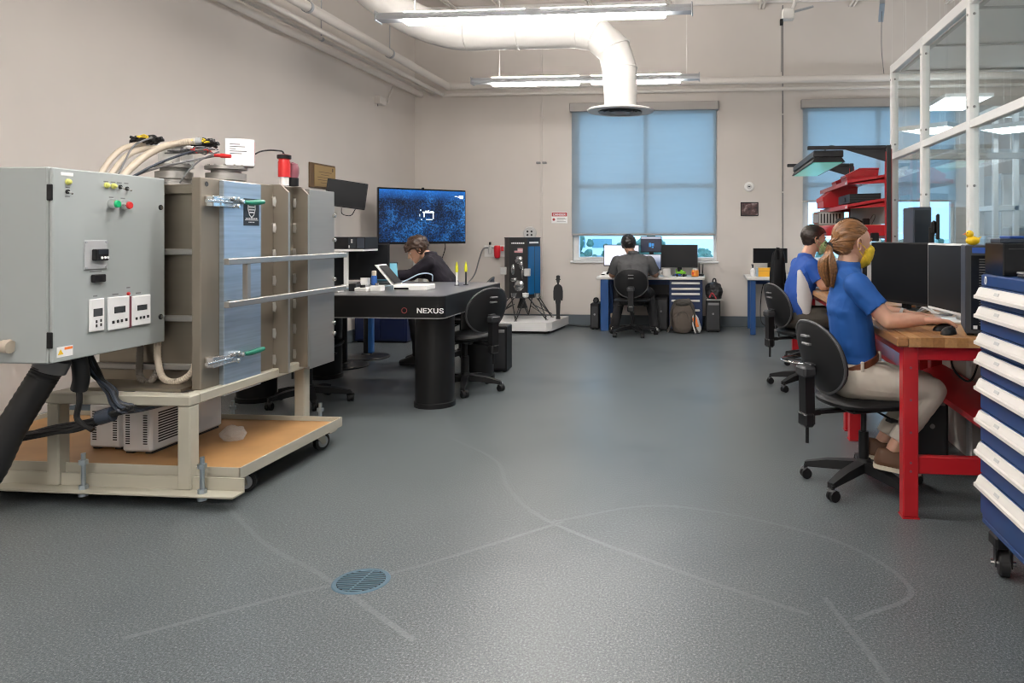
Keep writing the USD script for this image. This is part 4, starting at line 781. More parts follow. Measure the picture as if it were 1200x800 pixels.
LC = np.array((-2.56, 10.08)); hexp = [(LC[0] + .25 * math.cos(a), LC[1] + .25 * math.sin(a)) for a in np.arange(6) * PI / 3 + .0]
ld.part('body', ext(hexp, .80, 'xy', .46), 'lander_black'); ld.part('top_deck', ext([(x + (x - LC[0]) * .03, y + (y - LC[1]) * .03) for x, y in hexp], .012, 'xy', 1.26), 'dark_grey'); ld.part('bottom_deck', ext([(x + (x - LC[0]) * .03, y + (y - LC[1]) * .03) for x, y in hexp], .012, 'xy', .448), 'dark_grey')
yf = 10.08 - .25 * math.sin(PI / 3)
ld.part('title_marks', cat([bb(-2.64 + k * .021, -2.626 + k * .021, yf - .002, yf, 1.185, 1.205) for k in range(8)], bb(-2.66, -2.645, yf - .002, yf, 1.188, 1.2)), 'logo_white', label='small white title marks')
fg = ld.part('flag', bb(-2.615, -2.50, yf - .003, yf, 1.065, 1.125), 'logo_white', label='small stars and stripes flag')
mat('flag_red', (.5, .03, .05), .5)
for k in range(4): ld.part('red_stripe', bb(-2.615, -2.50, yf - .0036, yf - .003, 1.067 + k * .0155, 1.0745 + k * .0155), 'flag_red', parent=fg)
ld.part('canton', bb(-2.615, -2.57, yf - .0042, yf - .003, 1.092, 1.125), 'sticker_navy', parent=fg)
q = np.random.default_rng(5)
for c, r in (((-2.55, .97), (.055, .05)), ((-2.63, .84), (.03, .07)), ((-2.50, .80), (.02, .08)), ((-2.55, .62), (.07, .07)), ((-2.62, .70), (.05, .03)), ((-2.52, .90), (.03, .05))):
    m = trimesh.creation.icosphere(2, 1.0); v = np.array(m.vertices); v = v * (.7 + .6 * meshkit.fbm(v * 2 + c[0], 2, 3))[:, None] * (r[0], .03, r[1]); ld.part('foil_piece', trimesh.Trimesh(v + (c[0], yf - .005, c[1]), m.faces, process=False), 'foil', label='crumpled silver foil')
n2 = np.array((math.cos(-PI / 6), math.sin(-PI / 6), 0)); c2 = np.array((LC[0], LC[1], 0)) + n2 * .2166; t2 = np.array((-n2[1], n2[0], 0))
def facet(a, b, z0, z1, d): return hull_pts([c2 + t2 * s + n2 * e + (0, 0, z) for s in (a, b) for e in (0, d) for z in (z0, z1)])
ld.part('solar_panel', facet(-.115, .115, .50, 1.15, .012), 'solar_blue', label='blue solar panel'); ld.part('panel_seam', facet(-.003, .003, .50, 1.15, .014), 'sticker_navy'); ld.part('panel_label', facet(-.09, .09, 1.19, 1.215, .003), 'logo_white')
for x, z in ((-2.76, .82), (-2.43, .80)): ld.part('white_box', bb(x - .045, x + .035, yf - .03, yf + .03, z - .05, z + .05, .006), 'light_grey')
for x in (-2.62, -2.30, -2.46): ld.part('thruster', lathe([(.012, .45), (.04, .47), (.045, .52), (.0, .525)], 16, (x, yf + .0, 0)), 'chrome' if x != -2.46 else 'white_plastic')
ld.part('engine', lathe([(0, .44), (.035, .43), (.04, .40), (.075, .30), (.07, .30), (.03, .40)], 24, (LC[0], LC[1], 0)), 'lander_black')
for k in range(6):
    a = k * PI / 3 + PI / 6; a0, a1 = a - .42, a + .42
    f0 = (LC[0] + .44 * math.cos(a), LC[1] + .36 * math.sin(a), .155)
    ld.part('strut', cat(cyl((LC[0] + .23 * math.cos(a0), LC[1] + .23 * math.sin(a0), .45), f0, .008, n=8), cyl((LC[0] + .23 * math.cos(a1), LC[1] + .23 * math.sin(a1), .45), f0, .008, n=8), cyl((LC[0] + .15 * math.cos(a), LC[1] + .15 * math.sin(a), .34), (f0[0], f0[1], .2), .006, n=8)), 'lander_black')
    ld.part('foot_pad', disc(f0[:2] + (.15,), .022, .012, n=14), 'foil')
# black silhouette of a man in a hat
sil = Thing('silhouette_cutout', 'small black cutout of a man in a bowler hat standing on the plinth', 'cutout', (-2.04, 9.95, .15))
def mir(p): return p + [(-x, z) for x, z in p[::-1]]
man = Polygon(mir([(0, .0), (.028, .0), (.03, .015), (.024, .05), (.030, .20), (.040, .26), (.058, .25), (.066, .29), (.066, .38), (.055, .44), (.035, .465), (.012, .475), (.012, .49), (.02, .505), (.022, .53), (.034, .533), (.030, .545), (.024, .548), (.026, .585), (.012, .595), (0, .597)])).buffer(0)
sil.part('figure', ext(man, .014, 'xz', 9.94).apply_translation((-2.03, 0, .162)), 'lander_black'); sil.part('stand', disc((-2.03, 9.947, .15), .035, .012, n=18), 'plinth_white')
# things on the wall behind the lander
mat('ext_red', (.55, .01, .02), .35)
fr_ = Thing('air_filter', 'red air filter and grey regulator on a white plate left of the lander model', 'air filter', (-3.05, 10.58, 1.0))
fr_.part('plate', bb(-3.27, -2.85, 10.635, 10.648, .985, 1.15, .003), 'white_plastic'); fr_.part('red_bowl', lathe([(0, .965), (.035, .97), (.045, 1.0), (.05, 1.13), (.04, 1.15), (0, 1.155)], 20, (-3.06, 10.58, 0)), 'ext_red', label='red bowl'); fr_.part('red_knob', disc((-2.985, 10.59, 1.07), .02, .07, n=14), 'ext_red', label='red knob')
fr_.part('regulator', lathe([(0, 1.03), (.025, 1.035), (.03, 1.11), (.02, 1.13), (.018, 1.16), (0, 1.16)], 16, (-3.17, 10.59, 0)), 'light_grey'); fr_.part('cap', lathe([(.016, 1.16), (.018, 1.2), (0, 1.205)], 14, (-3.17, 10.59, 0)), 'black_plastic'); fr_.part('gauge', cat(disc((-2.92, 10.59, 1.10), .035, .03, (0, -1, 0), 18), disc((-2.90, 10.59, 1.03), .025, .03, (0, -1, 0), 18)), 'light_grey'); fr_.part('pipe', cyl((-3.2, 10.59, 1.12), (-2.9, 10.59, 1.12), .012, n=10), 'grey_metal')
fr_.part('hose', tube([(-3.17, 10.59, 1.12), (-3.27, 10.58, 1.10), (-3.32, 10.55, .95), (-3.38, 10.5, .72), (-3.5, 10.4, .55)], .010, 8, 8), 'cable_grey')
vt = Thing('wall_socket', 'round grey four-hole fitting on the back wall above the lander model', 'wall fitting', (-2.59, 10.62, 1.29)); vt.part('plate', lathe([(0, .03), (.085, .03), (.10, .0)], 28, (-2.59, 10.65, 1.33), (0, -1, 0)), 'light_grey')
for a, b in ((-.03, .025), (.03, .025), (-.03, -.025), (.03, -.025)): vt.part('hole', disc((-2.59 + a, 10.62, 1.33 + b), .015, .003, (0, -1, 0), 12), 'dark_grey')
cm = Thing('motion_sensor', 'pair of small grey sensors on a conduit on the back wall left of the window', 'sensor', (-2.415, 10.63, 2.33)); cm.part('sensor', bb(-2.49, -2.43, 10.60, 10.65, 2.34, 2.37, .005), 'mid_grey'); cm.part('sensor', bb(-2.40, -2.34, 10.60, 10.65, 2.34, 2.37, .005), 'mid_grey')
cd = Thing('conduit', 'thin painted conduit on the back wall left of the window', 'conduit', (-2.415, 10.64, .15)); cd.part('tube', cyl((-2.415, 10.637, .15), (-2.415, 10.637, 4.55), .011, n=10), 'pipe_white'); cd.part('strap', cat([bb(-2.435, -2.395, 10.624, 10.65, z, z + .02) for z in (.8, 1.9, 3.0)]), 'pipe_white')
cd = Thing('conduit', 'thin conduit running up the back wall between the two windows', 'conduit', (1.05, 10.64, .15)); cd.part('tube', cyl((1.05, 10.642, .15), (1.05, 10.642, 4.55), .008, n=10), 'cable_grey'); cd.part('strap', cat([bb(1.035, 1.065, 10.632, 10.65, z, z + .02) for z in (.8, 1.9, 3.0)]), 'pipe_white')
ds = Thing('danger_sign', 'white wall sign with red DANGER header left of the window', 'sign', (-2.15, 10.645, 1.48)); ds.part('board', bb(-2.27, -2.035, 10.642, 10.65, 1.475, 1.635, .001), 'label_white'); mat('danger_red', (.42, .04, .05), .5); h_ = ds.part('header', bb(-2.265, -2.04, 10.6405, 10.642, 1.575, 1.63), 'danger_red'); ds.part('lettering', text('DANGER', .032, (-2.152, 10.6405, 1.6025), (1, 0, 0), (0, 0, 1), .001), 'label_white', parent=h_)
ds.part('red_dot', disc((-2.235, 10.642, 1.53), .02, .001, (0, -1, 0), 16), 'danger_red'); ds.part('notice_lines', cat([bb(-2.19, -2.19 + w, 10.641, 10.642, 1.548 - k * .016, 1.554 - k * .016) for k, w in enumerate((.12, .14, .10, .13))]), 'mid_grey')
th = Thing('wall_thermostat', 'small round white dial on the back wall above the framed picture', 'thermostat', (.58, 10.63, 1.94)); th.part('plate', lathe([(0, .022), (.05, .022), (.068, .012), (.07, 0)], 28, (.58, 10.65, 1.99), (0, -1, 0)), 'white_plastic'); th.part('face', disc((.58, 10.628, 1.99), .035, .003, (0, -1, 0), 20), 'light_grey'); th.part('mark', bb(.565, .595, 10.6235, 10.625, 1.985, 1.997), 'dark_grey')
pc = Thing('framed_picture', 'small dark framed picture on the back wall between the windows', 'picture', (.585, 10.64, 1.57)); pc.part('frame', bb(.46, .71, 10.632, 10.65, 1.575, 1.77, .003), 'black_plastic'); _mats['print_dark'] = usdkit.material(stage, '/World/Looks/print_dark', {'tc': ('texture_coordinate', {}), 'n': ('noise_texture', {'scale': 14.0, 'detail': 3.0}), 'r': ('rgb_ramp', {'ramp': [(.35, (.02, .015, .015)), (.55, (.10, .05, .05)), (.68, (.35, .28, .27))]}), 'p': ('principled_bsdf', {'roughness': .3})}, [('tc.object', 'n.vector'), ('n.fac', 'r.fac'), ('r.color', 'p.base_color')], surface='p.BSDF'); pc.part('print', bb(.473, .697, 10.630, 10.632, 1.588, 1.757), 'print_dark')
# ================================================================ window desk (back wall)
mat('desk_white', (0.66, 0.64, 0.61), 0.4); mat('blue_leg', (0.010, 0.060, 0.20), 0.35); mat('screen_light', (.6, .6, .65), emit=(.78, .80, .92), estr=.72); mat('handle_white', (0.74, 0.72, 0.69), 0.35)
dk = Thing('window_desk', 'white-topped desk with blue leg under the left window', 'desk', (-.78, 10.3, 0))
dk.part('top', bb(-1.52, -.045, 10.02, 10.60, .700, .738, .006), 'desk_white')
for y in (10.06, 10.54): dk.part('leg', bb(-1.46, -1.35, y - .035, y + .035, 0, .700, .004), 'blue_leg')
dk.part('rail', bb(-1.35, -.53, 10.52, 10.56, .60, .70), 'blue_leg'); dk.part('modesty_panel', bb(-1.35, -.53, 10.555, 10.565, .30, .62), 'dark_grey')
dw = Thing('drawer_unit', 'blue drawer unit with white handles under the window desk', 'drawers', (-.30, 10.32, 0))
dw.part('body', bb(-.525, -.075, 10.08, 10.58, .03, .699, .004), 'lista_blue'); dw.part('plinth', bb(-.51, -.09, 10.10, 10.56, 0, .03), 'black_plastic')
for z0, z1 in ((.60, .672), (.53, .596), (.44, .526), (.31, .436), (.04, .306)):
    f = dw.part('drawer', bb(-.515, -.085, 10.068, 10.08, z0, z1, .003), 'lista_blue'); dw.part('handle', bb(-.495, -.11, 10.045, 10.068, z1 - .034, z1 - .006, .006), 'handle_white', parent=f)
def lines_screen(t, T, p):
    t.part('window_bar', T(bb(-.235, .235, -.0226, -.0214, .36, .372)), 'mid_grey', local=True, parent=p)
monitor('bright white monitor left of the seated man at the window desk', .50, .30, (-1.21, 10.36, .738), .06, .28, mt='screen_light', content=None)
_mats['screen_dark_ui'] = usdkit.material(stage, '/World/Looks/screen_dark_ui', {'tc': ('texture_coordinate', {}), 'sp': ('separate_xyz', {}), 'r': ('rgb_ramp', {'interpolate': False, 'ramp': [(0, (.006, .012, .04)), (.83, (.68, .72, .85))]}), 'mr': ('map_range', {'from_min': .30, 'from_max': .56}), 'e': ('principled_bsdf', {'base_color': (.01, .01, .01), 'roughness': .3, 'emission_strength': .9})}, [('tc.object', 'sp.vector'), ('sp.z', 'mr.value'), ('mr.result', 'r.fac'), ('r.color', 'e.emission_color')], surface='e.BSDF')
mat('ui_blue', (.02, .1, .3), emit=(.03, .25, .55), estr=.8)
_mats['screen_photo'] = usdkit.material(stage, '/World/Looks/screen_photo', {'tc': ('texture_coordinate', {}), 'sp': ('separate_xyz', {}), 'r': ('rgb_ramp', {'ramp': [(0, (.10, .13, .22)), (.5, (.16, .20, .32)), (.7, (.45, .50, .66)), (.9, (.75, .77, .88))]}), 'mr': ('map_range', {'from_min': .06, 'from_max': .30}), 'e': ('principled_bsdf', {'base_color': (.01, .01, .01), 'roughness': .3, 'emission_strength': .9})}, [('tc.object', 'sp.vector'), ('sp.z', 'mr.value'), ('mr.result', 'r.fac'), ('r.color', 'e.emission_color')], surface='e.BSDF')
def logo(t, T, p): t.part('logo', cat([T(bb(a, b, -.0232, -.0212, c, d)) for a, b, c, d in ((-.03, .0, .40, .455), (.005, .04, .41, .45), (.01, .035, .385, .402))]), 'ui_blue', local=True, parent=p, label='blue logo on the dark screen')
monitor('upper monitor of the stacked pair showing a dark blue page with a logo', .30, .225, (-.795, 10.40, .738), 0, .435, mt='screen_dark_ui', content=logo)
monitor('lower monitor of the stacked pair showing a pale picture', .30, .225, (-.795, 10.30, .738), 0, .19, mt='screen_photo')
monitor('black switched-off monitor at the right end of the window desk', .505, .315, (-.395, 10.30, .738), -.03, .275)
# small things on the desk
mu = Thing('white_mug', 'cream white mug on the window desk under the black monitor', 'mug', (-.575, 10.12, .738)); mu.part('cup', lathe([(0, .738), (.045, .738), (.055, .76), (.05, .83), (.042, .845), (.036, .84), (.04, .76), (0, .752)], 24, (-.56, 10.12, 0)), 'desk_white'); mu.part('handle', tube([(-.605, 10.11, .82), (-.64, 10.10, .81), (-.645, 10.10, .775), (-.608, 10.11, .765)], .008, 8, 6), 'desk_white')
mat('toy_green', (.18, .50, .02), .4); mat('toy_blue', (.02, .08, .35), .4); mat('jar_orange', (.70, .24, .03), .35)
ty = Thing('toy_truck', 'small green and blue toy next to the white mug on the window desk', 'toy', (-.345, 10.14, .738)); ty.part('body', bb(-.43, -.30, 10.11, 10.17, .775, .805, .008), 'toy_green'); ty.part('cabin', cat(bb(-.44, -.425, 10.12, 10.16, .79, .84, .003), bb(-.375, -.34, 10.12, 10.16, .80, .83, .006)), 'toy_green'); ty.part('chassis', bb(-.45, -.37, 10.10, 10.17, .745, .776, .006), 'toy_blue'); ty.part('wheel', disc((-.42, 10.098, .757), .018, .08, (0, 1, 0), 14), 'black_plastic'); ty.part('wheel', disc((-.33, 10.098, .757), .018, .08, (0, 1, 0), 14), 'black_plastic'); ty.part('axle', cyl((-.42, 10.14, .757), (-.33, 10.14, .757), .006, n=8), 'grey_metal')
og = Thing('orange_jar', 'orange jar with white lid at the right end of the window desk', 'jar', (-.185, 10.13, .738)); og.part('jar', lathe([(0, .742), (.042, .742), (.05, .755), (.05, .815), (.042, .83), (0, .83)], 22, (-.175, 10.13, 0)), 'jar_orange'); og.part('lid', lathe([(.036, .83), (.036, .845), (.02, .852), (0, .852)], 18, (-.175, 10.13, 0)), 'white_plastic'); og.part('label_patch', bb(-.215, -.195, 10.075, 10.09, .77, .80, .003), 'btn_red'); og.part('base', disc((-.175, 10.13, .738), .05, .006, n=20), 'black_plastic')
sp_ = Thing('desk_phone', 'small white and black device at the left end of the window desk', 'phone', (-1.40, 10.15, .738)); sp_.part('base', hull_pts([(-1.48, 10.08, .738), (-1.34, 10.08, .738), (-1.48, 10.2, .738), (-1.34, 10.2, .738), (-1.47, 10.09, .755), (-1.35, 10.09, .755), (-1.44, 10.19, .80), (-1.35, 10.19, .80)]), 'white_plastic'); sp_.part('handset', tube([(-1.38, 10.10, .775), (-1.355, 10.13, .80), (-1.345, 10.18, .81)], .016, 10, 6), 'black_plastic'); sp_.part('keypad', bb(-1.46, -1.41, 10.085, 10.10, .757, .77, .003), 'black_plastic')
bk = Thing('router', 'small black router with antennas right of the orange jar', 'router', (-.09, 10.35, .738)); bk.part('box', bb(-.13, -.06, 10.30, 10.40, .738, .765, .004), 'black_plastic'); bk.part('antenna', cyl((-.12, 10.36, .765), (-.125, 10.36, .92), .006, n=8), 'black_plastic'); bk.part('antenna', cyl((-.075, 10.36, .765), (-.07, 10.36, .90), .006, n=8), 'black_plastic')
# computers on the floor
def pc_tower(x0, x1, y0, y1, z1, lab, trim=True):
    t = Thing('floor_computer', lab, 'computer', ((x0 + x1) / 2, (y0 + y1) / 2, 0)); t.part('case', bb(x0, x1, y0, y1, .012, z1, .008), 'black_plastic')
    for x in (x0 + .02, x1 - .045): t.part('foot', bb(x, x + .025, y0 + .03, y1 - .03, 0, .012), 'black_plastic')
    t.part('front_panel', bb(x0 + .015, x1 - .015, y0 - .004, y0, .04, z1 - .04, .002), 'dark_grey'); t.part('power_button', disc(((x0 + x1) / 2, y0 - .004, z1 * .58), .014, .003, (0, -1, 0), 14), 'mid_grey')
    if trim: t.part('drive_bay', bb(x0 + .03, x1 - .02, y0 - .006, y0 - .003, z1 - .06, z1 - .03), 'mid_grey')
    return t
pc_tower(-1.62, -1.50, 10.15, 10.50, .36, 'small black computer on the floor left of the window desk', False)
pc_tower(-.73, -.545, 10.10, 10.55, .46, 'black computer under the window desk beside the drawer unit', False)
pc_tower(-.03, .165, 10.02, 10.45, .425, 'black computer with silver drive bay on the floor right of the window desk')
ws = Thing('webcam', 'small black speaker on top of the small computer left of the window desk', 'speaker', (-1.56, 10.3, .36)); ws.part('ball', lathe([(0, .36), (.03, .362), (.045, .39), (.03, .43), (0, .44)], 18, (-1.555, 10.25, 0)), 'black_plastic'); ws.part('grille', disc((-1.555, 10.207, .395), .025, .004, (0, -1, 0), 16), 'dark_grey')
def lump(c, s, seed, amp=.5, flat=None, n=4):
    m = trimesh.creation.icosphere(n, 1.0); v = np.array(m.vertices); e = 2.6; r = 1 / ((np.abs(v) ** e).sum(1) ** (1 / e)); v = v * r[:, None] * (1 - amp / 2 + amp * meshkit.fbm(v * 2.2 + seed, 3, seed))[:, None] * s
    if flat is not None: v[:, 2] = np.maximum(v[:, 2], flat)
    return trimesh.Trimesh(v + np.asarray(c), m.faces, process=False)
hb = Thing('black_handbag', 'black bag with red strap lying on the computer right of the window desk', 'bag', (.07, 10.2, .425)); hb.part('body', lump((.08, 10.22, .535), (.115, .13, .125), 4, .35, -.108), 'rubber'); hb.part('strap', tube([(.02, 10.10, .46), (.05, 10.08, .52), (.09, 10.09, .48), (.11, 10.08, .44)], .010, 8, 6), 'danger_red', label='red strap'); hb.part('loop', tube([(.06, 10.22, .63), (.07, 10.2, .70), (.1, 10.22, .70), (.11, 10.24, .63)], .010, 8, 6), 'rubber'); hb.part('papers', bb(-.02, .19, 10.05, 10.3, .426, .434), 'light_grey')
mat('backpack_brown', (0.085, 0.068, 0.055), 0.85, bump=(200, .3)); mat('backpack_dark', (0.05, 0.044, 0.038), 0.85, bump=(200, .3))
bp = Thing('backpack', 'brown backpack leaning against the blue drawer unit', 'backpack', (-.33, 9.9, 0)); bp.part('body', lump((-.335, 9.93, .22), (.165, .11, .235), 8, .25, -.215), 'backpack_brown'); bp.part('front_pocket', lump((-.33, 9.835, .15), (.125, .05, .145), 12, .25, -.145), 'backpack_brown'); bp.part('top_flap', lump((-.335, 9.92, .40), (.12, .10, .05), 3, .2), 'backpack_dark')
for s in (-1, 1): bp.part('strap', tube([(-.335 + s * .10, 9.86, .40), (-.335 + s * .155, 9.83, .28), (-.335 + s * .16, 9.83, .12), (-.335 + s * .2, 9.82, .02)], .014, 8, 6), 'backpack_dark')
bp.part('zip', tube([(-.41, 9.80, .10), (-.40, 9.79, .25), (-.335, 9.785, .30), (-.27, 9.79, .25), (-.26, 9.80, .10)], .004, 6, 6), 'backpack_dark')
rb = Thing('red_white_shoe', 'red and white sports shoe standing on its heel right of the brown backpack', 'shoe', (-.11, 9.86, 0)); rb.part('upper', move(lump((0, 0, .13), (.045, .035, .125), 5, .2), (-.115, 9.86, .01), ry=-.3), 'light_grey'); rb.part('red_panel', move(bb(-.028, .028, -.038, -.02, .09, .23, .01), (-.115, 9.86, .0), ry=-.3), 'label_orange'); rb.part('sole', move(bb(-.058, -.04, -.035, .03, .01, .25, .006), (-.115, 9.86, .01), ry=-.3), 'white_plastic')
bo = Thing('brown_boot', 'brown boot standing by the left leg of the window desk', 'boot', (-1.27, 10.0, 0)); bo.part('foot', lump((-1.27, 9.98, .06), (.055, .11, .06), 6, .2, -.055), 'backpack_brown'); bo.part('shaft', lathe([(0, .08), (.048, .08), (.052, .14), (.05, .19), (.04, .19), (0, .12)], 18, (-1.27, 10.03, 0)), 'backpack_brown'); bo.part('lining', lathe([(.05, .188), (.054, .20), (.05, .24), (.03, .24), (.03, .20)], 18, (-1.27, 10.03, 0)), 'hose_tan'); bo.part('sole', bb(-1.325, -1.215, 9.87, 10.09, 0, .012, .004), 'black_plastic')
solo('loose_cable', tube([(-2.0, 10.55, .008), (-1.85, 10.45, .008), (-1.7, 10.42, .008), (-1.64, 10.35, .008)], .006, 6, 8), 'rubber', 'black cord on the floor between the plinth and the window desk', 'cable')

# ---------------------------------------------------------------- second white desk farther right
d2 = Thing('side_desk', 'white-topped desk with blue leg at the back right', 'desk', (1.1, 10.1, 0))
d2.part('top', bb(.50, 1.75, 9.78, 10.58, .715, .755, .006), 'desk_white')
for x in (.55, 1.62):
    for y in (9.84, 10.5): d2.part('leg', bb(x, x + .07, y - .035, y + .035, 0, .715, .004), 'blue_leg')
d2.part('rail', bb(.62, 1.62, 10.48, 10.52, .62, .715), 'blue_leg')
monitor('black monitor at the left end of the side desk', .46, .20, (.84, 10.22, .755), .05, .27)
mat('box_yellow', (.75, .38, .02), .5)
yb_ = Thing('yellow_box', 'orange-yellow carton with pale blue end under the monitor of the side desk', 'box', (.78, 9.98, .755)); yb_.part('carton', bb(.66, .92, 9.92, 10.05, .757, .87, .003), 'box_yellow'); yb_.part('blue_end', bb(.635, .66, 9.92, 10.05, .757, .87, .003), 'pale_blue'); yb_.part('lid_seam', bb(.66, .92, 9.918, 9.92, .83, .834), 'plywood')
hsn = Thing('sanitizer_bottle', 'clear bottle with dark pump at the left end of the side desk', 'bottle', (.58, 9.95, .755)); hsn.part('bottle', lathe([(0, .757), (.03, .757), (.033, .77), (.033, .84), (.015, .86), (.012, .87), (0, .87)], 18, (.59, 9.95, 0)), 'white_plastic'); hsn.part('pump', cat(cyl((.59, 9.95, .87), (.59, 9.95, .91), .012, n=12), bb(.57, .60, 9.94, 9.96, .905, .918, .003)), 'sticker_navy')
pw = Thing('power_strip', 'grey power strip with cords on the floor under the side desk', 'power strip', (.95, 10.2, 0)); pw.part('strip', bb(.75, 1.15, 10.16, 10.22, 0, .04, .006), 'mid_grey'); pw.part('cord', tube([(1.1, 10.2, .05), (1.0, 10.3, .2), (.9, 10.4, .5), (.85, 10.5, .7)], .007, 6, 8), 'rubber'); pw.part('cord', tube([(.8, 10.2, .05), (.72, 10.3, .15), (.74, 10.45, .5), (.8, 10.5, .7)], .007, 6, 8), 'rubber'); pw.part('adapter', bb(.86, .93, 10.15, 10.22, .04, .08, .006), 'black_plastic')
# ================================================================ glass partition and the room behind it
PX = 1.54
gp = Thing('glass_partition', None, None, (PX, 4.5, 0), kind='structure')
PYS = [2.55, 3.53, 4.51, 5.47, 6.35]
def post(x, y): gp.part('partition_post', bb(x - .028, x + .028, y - .028, y + .028, .0, 2.725, .004), 'frame_alu')
for y in PYS: post(PX, y)
for x in (2.75, 3.96, 5.17): post(x, 6.35)
for y in (.6, 1.57): post(PX, y)
def rails(z, h):
    gp.part('partition_rail', bb(PX - .024, PX + .024, .6, 6.32, z - h / 2, z + h / 2, .003), 'frame_alu'); gp.part('partition_rail', bb(PX + .03, XR, 6.326, 6.374, z - h / 2, z + h / 2, .003), 'frame_alu')
rails(2.69, .07); rails(1.96, .05); rails(.80, .05)
mat('knee_panel', (0.60, 0.56, 0.51), 0.5)
ys = [.6, 1.57] + PYS; 
for a, b in zip(ys[:-1], ys[1:]):
    gp.part('knee_panel', bb(PX - .012, PX + .012, a + .028, b - .028, .0, .775), 'knee_panel')
    for z0, z1 in ((.825, 1.935), (1.985, 2.655)): gp.part('pane', bb(PX - .003, PX + .003, a + .028, b - .028, z0, z1), 'partition_glass', smooth=False)
xs = [PX, 2.75, 3.96, 5.17, XR]
for a, b in zip(xs[:-1], xs[1:]):
    gp.part('knee_panel', bb(a + .028, b - .028, 6.338, 6.362, .0, .775), 'knee_panel')
    for z0, z1 in ((.825, 1.935), (1.985, 2.655)): gp.part('pane', bb(a + .028, b - .028, 6.347, 6.353, z0, z1), 'partition_glass', smooth=False)
for y in PYS: gp.part('screw', cat([disc((PX - .028, y, z), .008, .003, (-1, 0, 0), 10) for z in (2.6, 2.06, 1.6, 1.3, 1.0)], [disc((PX, y - .028, z), .008, .003, (0, -1, 0), 10) for z in (2.6, 2.06, 1.6, 1.3, 1.0)]), 'mid_grey', kind='stuff')
# its own lower ceiling: metal tiles in a grid, with lit panels hanging below it
mat('tile_grey', (0.64, 0.70, 0.68), 0.45); mat('tile_bar', (0.36, 0.40, 0.40), 0.5)
cl = Thing('ceiling_tiles', None, None, (3.8, 3.4, 2.66), kind='structure')
txs = [1.60, 2.75, 3.96, 5.17, 6.18]; tys = [.6, 1.6, 2.6, 3.6, 4.6, 5.5, 6.32]
for a, b in zip(txs[:-1], txs[1:]):
    for c, d in zip(tys[:-1], tys[1:]): cl.part('tile', bb(a + .006, b - .006, c + .006, d - .006, 2.672, 2.682), 'tile_grey')
for y in tys: cl.part('bar', bb(1.6, 6.18, y - .012, y + .012, 2.662, 2.674), 'tile_bar')
for x in txs: cl.part('bar', bb(x - .012, x + .012, .6, 6.32, 2.660, 2.673), 'tile_bar')
def panel(x, y, z, sx, sy, lab, ztop=2.0):
    t = Thing('panel_light', lab, 'ceiling light', (x, y, z), group='lit panels in the glass room')
    t.part('frame', cat(bb(x - sx, x + sx, y - sy, y - sy + .02, z, z + .04), bb(x - sx, x + sx, y + sy - .02, y + sy, z, z + .04), bb(x - sx, x - sx + .02, y - sy + .02, y + sy - .02, z, z + .04), bb(x + sx - .02, x + sx, y - sy + .02, y + sy - .02, z, z + .04)), 'frame_white')
    t.part('lens', bb(x - sx + .02, x + sx - .02, y - sy + .02, y + sy - .02, z + .002, z + .012), 'panel_lens'); t.part('hanger', cat([cyl((x + a * sx * .8, y + b * sy * .8, z + .03), (x + a * sx * .8, y + b * sy * .8, 2.665 if z else ztop), .002, n=6) for a in (-1, 1) for b in (-1, 1)]), 'white_paint', kind='stuff')
    return t
panel(3.1, 3.6, 2.15, .33, .60, 'lit white panel hanging in the glass room out of sight'); panel(2.5, 2.3, 2.15, .33, .60, 'lit white panel hanging in the near part of the glass room out of sight'); panel(4.6, 4.6, 2.15, .33, .60, 'lit white panel hanging deep in the glass room on the far right')
for x, y, z, sx, sy, r, lab in ((3.07, 9.62, 2.94, .28, .52, 0, 'lit rectangular panel seen highest behind the glass, between the middle posts'), (2.20, 7.45, 2.32, .25, .25, 45, 'lit diamond panel behind the glass next to the corner post'), (2.94, 7.45, 2.32, .25, .25, 45, 'lit diamond panel behind the glass right of the nearest big post'),
        (2.42, 8.7, 2.2, .34, .33, 0, 'lit panel seen edge-on behind the glass below the first diamond panel'), (3.2, 8.7, 2.2, .36, .33, 0, 'lit panel seen edge-on behind the glass below the second diamond panel')):
    t = panel(0, 0, 0, sx, sy, lab, ZC - z); t.place((x, y, z), math.radians(r))
inn = Thing('inner_frame', 'white framed enclosure standing inside the glass room on the far right', 'enclosure', (3.4, 8.3, 0))
IX0, IX1, IY0, IY1 = 2.92, 3.92, 7.9, 8.3
for x, y in ((IX0, IY0), (IX1, IY0), (IX0, IY1), (IX1, IY1), (3.12, IY0)): inn.part('upright', bb(x - .025, x + .025, y - .025, y + .025, 0, 2.62, .003), 'frame_white')
for z in (1.56, 2.57):
    for m in (bb(IX0 + .025, IX1 - .025, IY0 - .025, IY0 + .025, z, z + .05, .003), bb(IX0 + .025, IX1 - .025, IY1 - .025, IY1 + .025, z, z + .05, .003), bb(IX0 - .025, IX0 + .025, IY0 + .025, IY1 - .025, z, z + .05, .003), bb(IX1 - .025, IX1 + .025, IY0 + .025, IY1 - .025, z, z + .05, .003)): inn.part('beam', m, 'frame_white')
inn.part('table_top', bb(IX0 - .02, IX1 + .02, IY0 - .02, IY1 + .02, .80, .84, .004), 'light_grey'); inn.part('pane', bb(3.145, IX1 - .025, IY0 - .003, IY0 + .003, .85, 1.55), 'partition_glass'); inn.part('hood', bb(3.1, 3.8, 8.0, 8.22, 1.02, 1.40, .02), 'light_grey')
wc = Thing('white_cabinet', 'tall pale cabinet against the back wall beyond the glass', 'cabinet', (4.3, 10.2, 0)); wc.part('body', bb(3.75, 4.85, 9.95, 10.6, .05, 2.1, .006), 'light_grey'); wc.part('plinth', bb(3.8, 4.8, 10.0, 10.55, 0, .05), 'mid_grey')
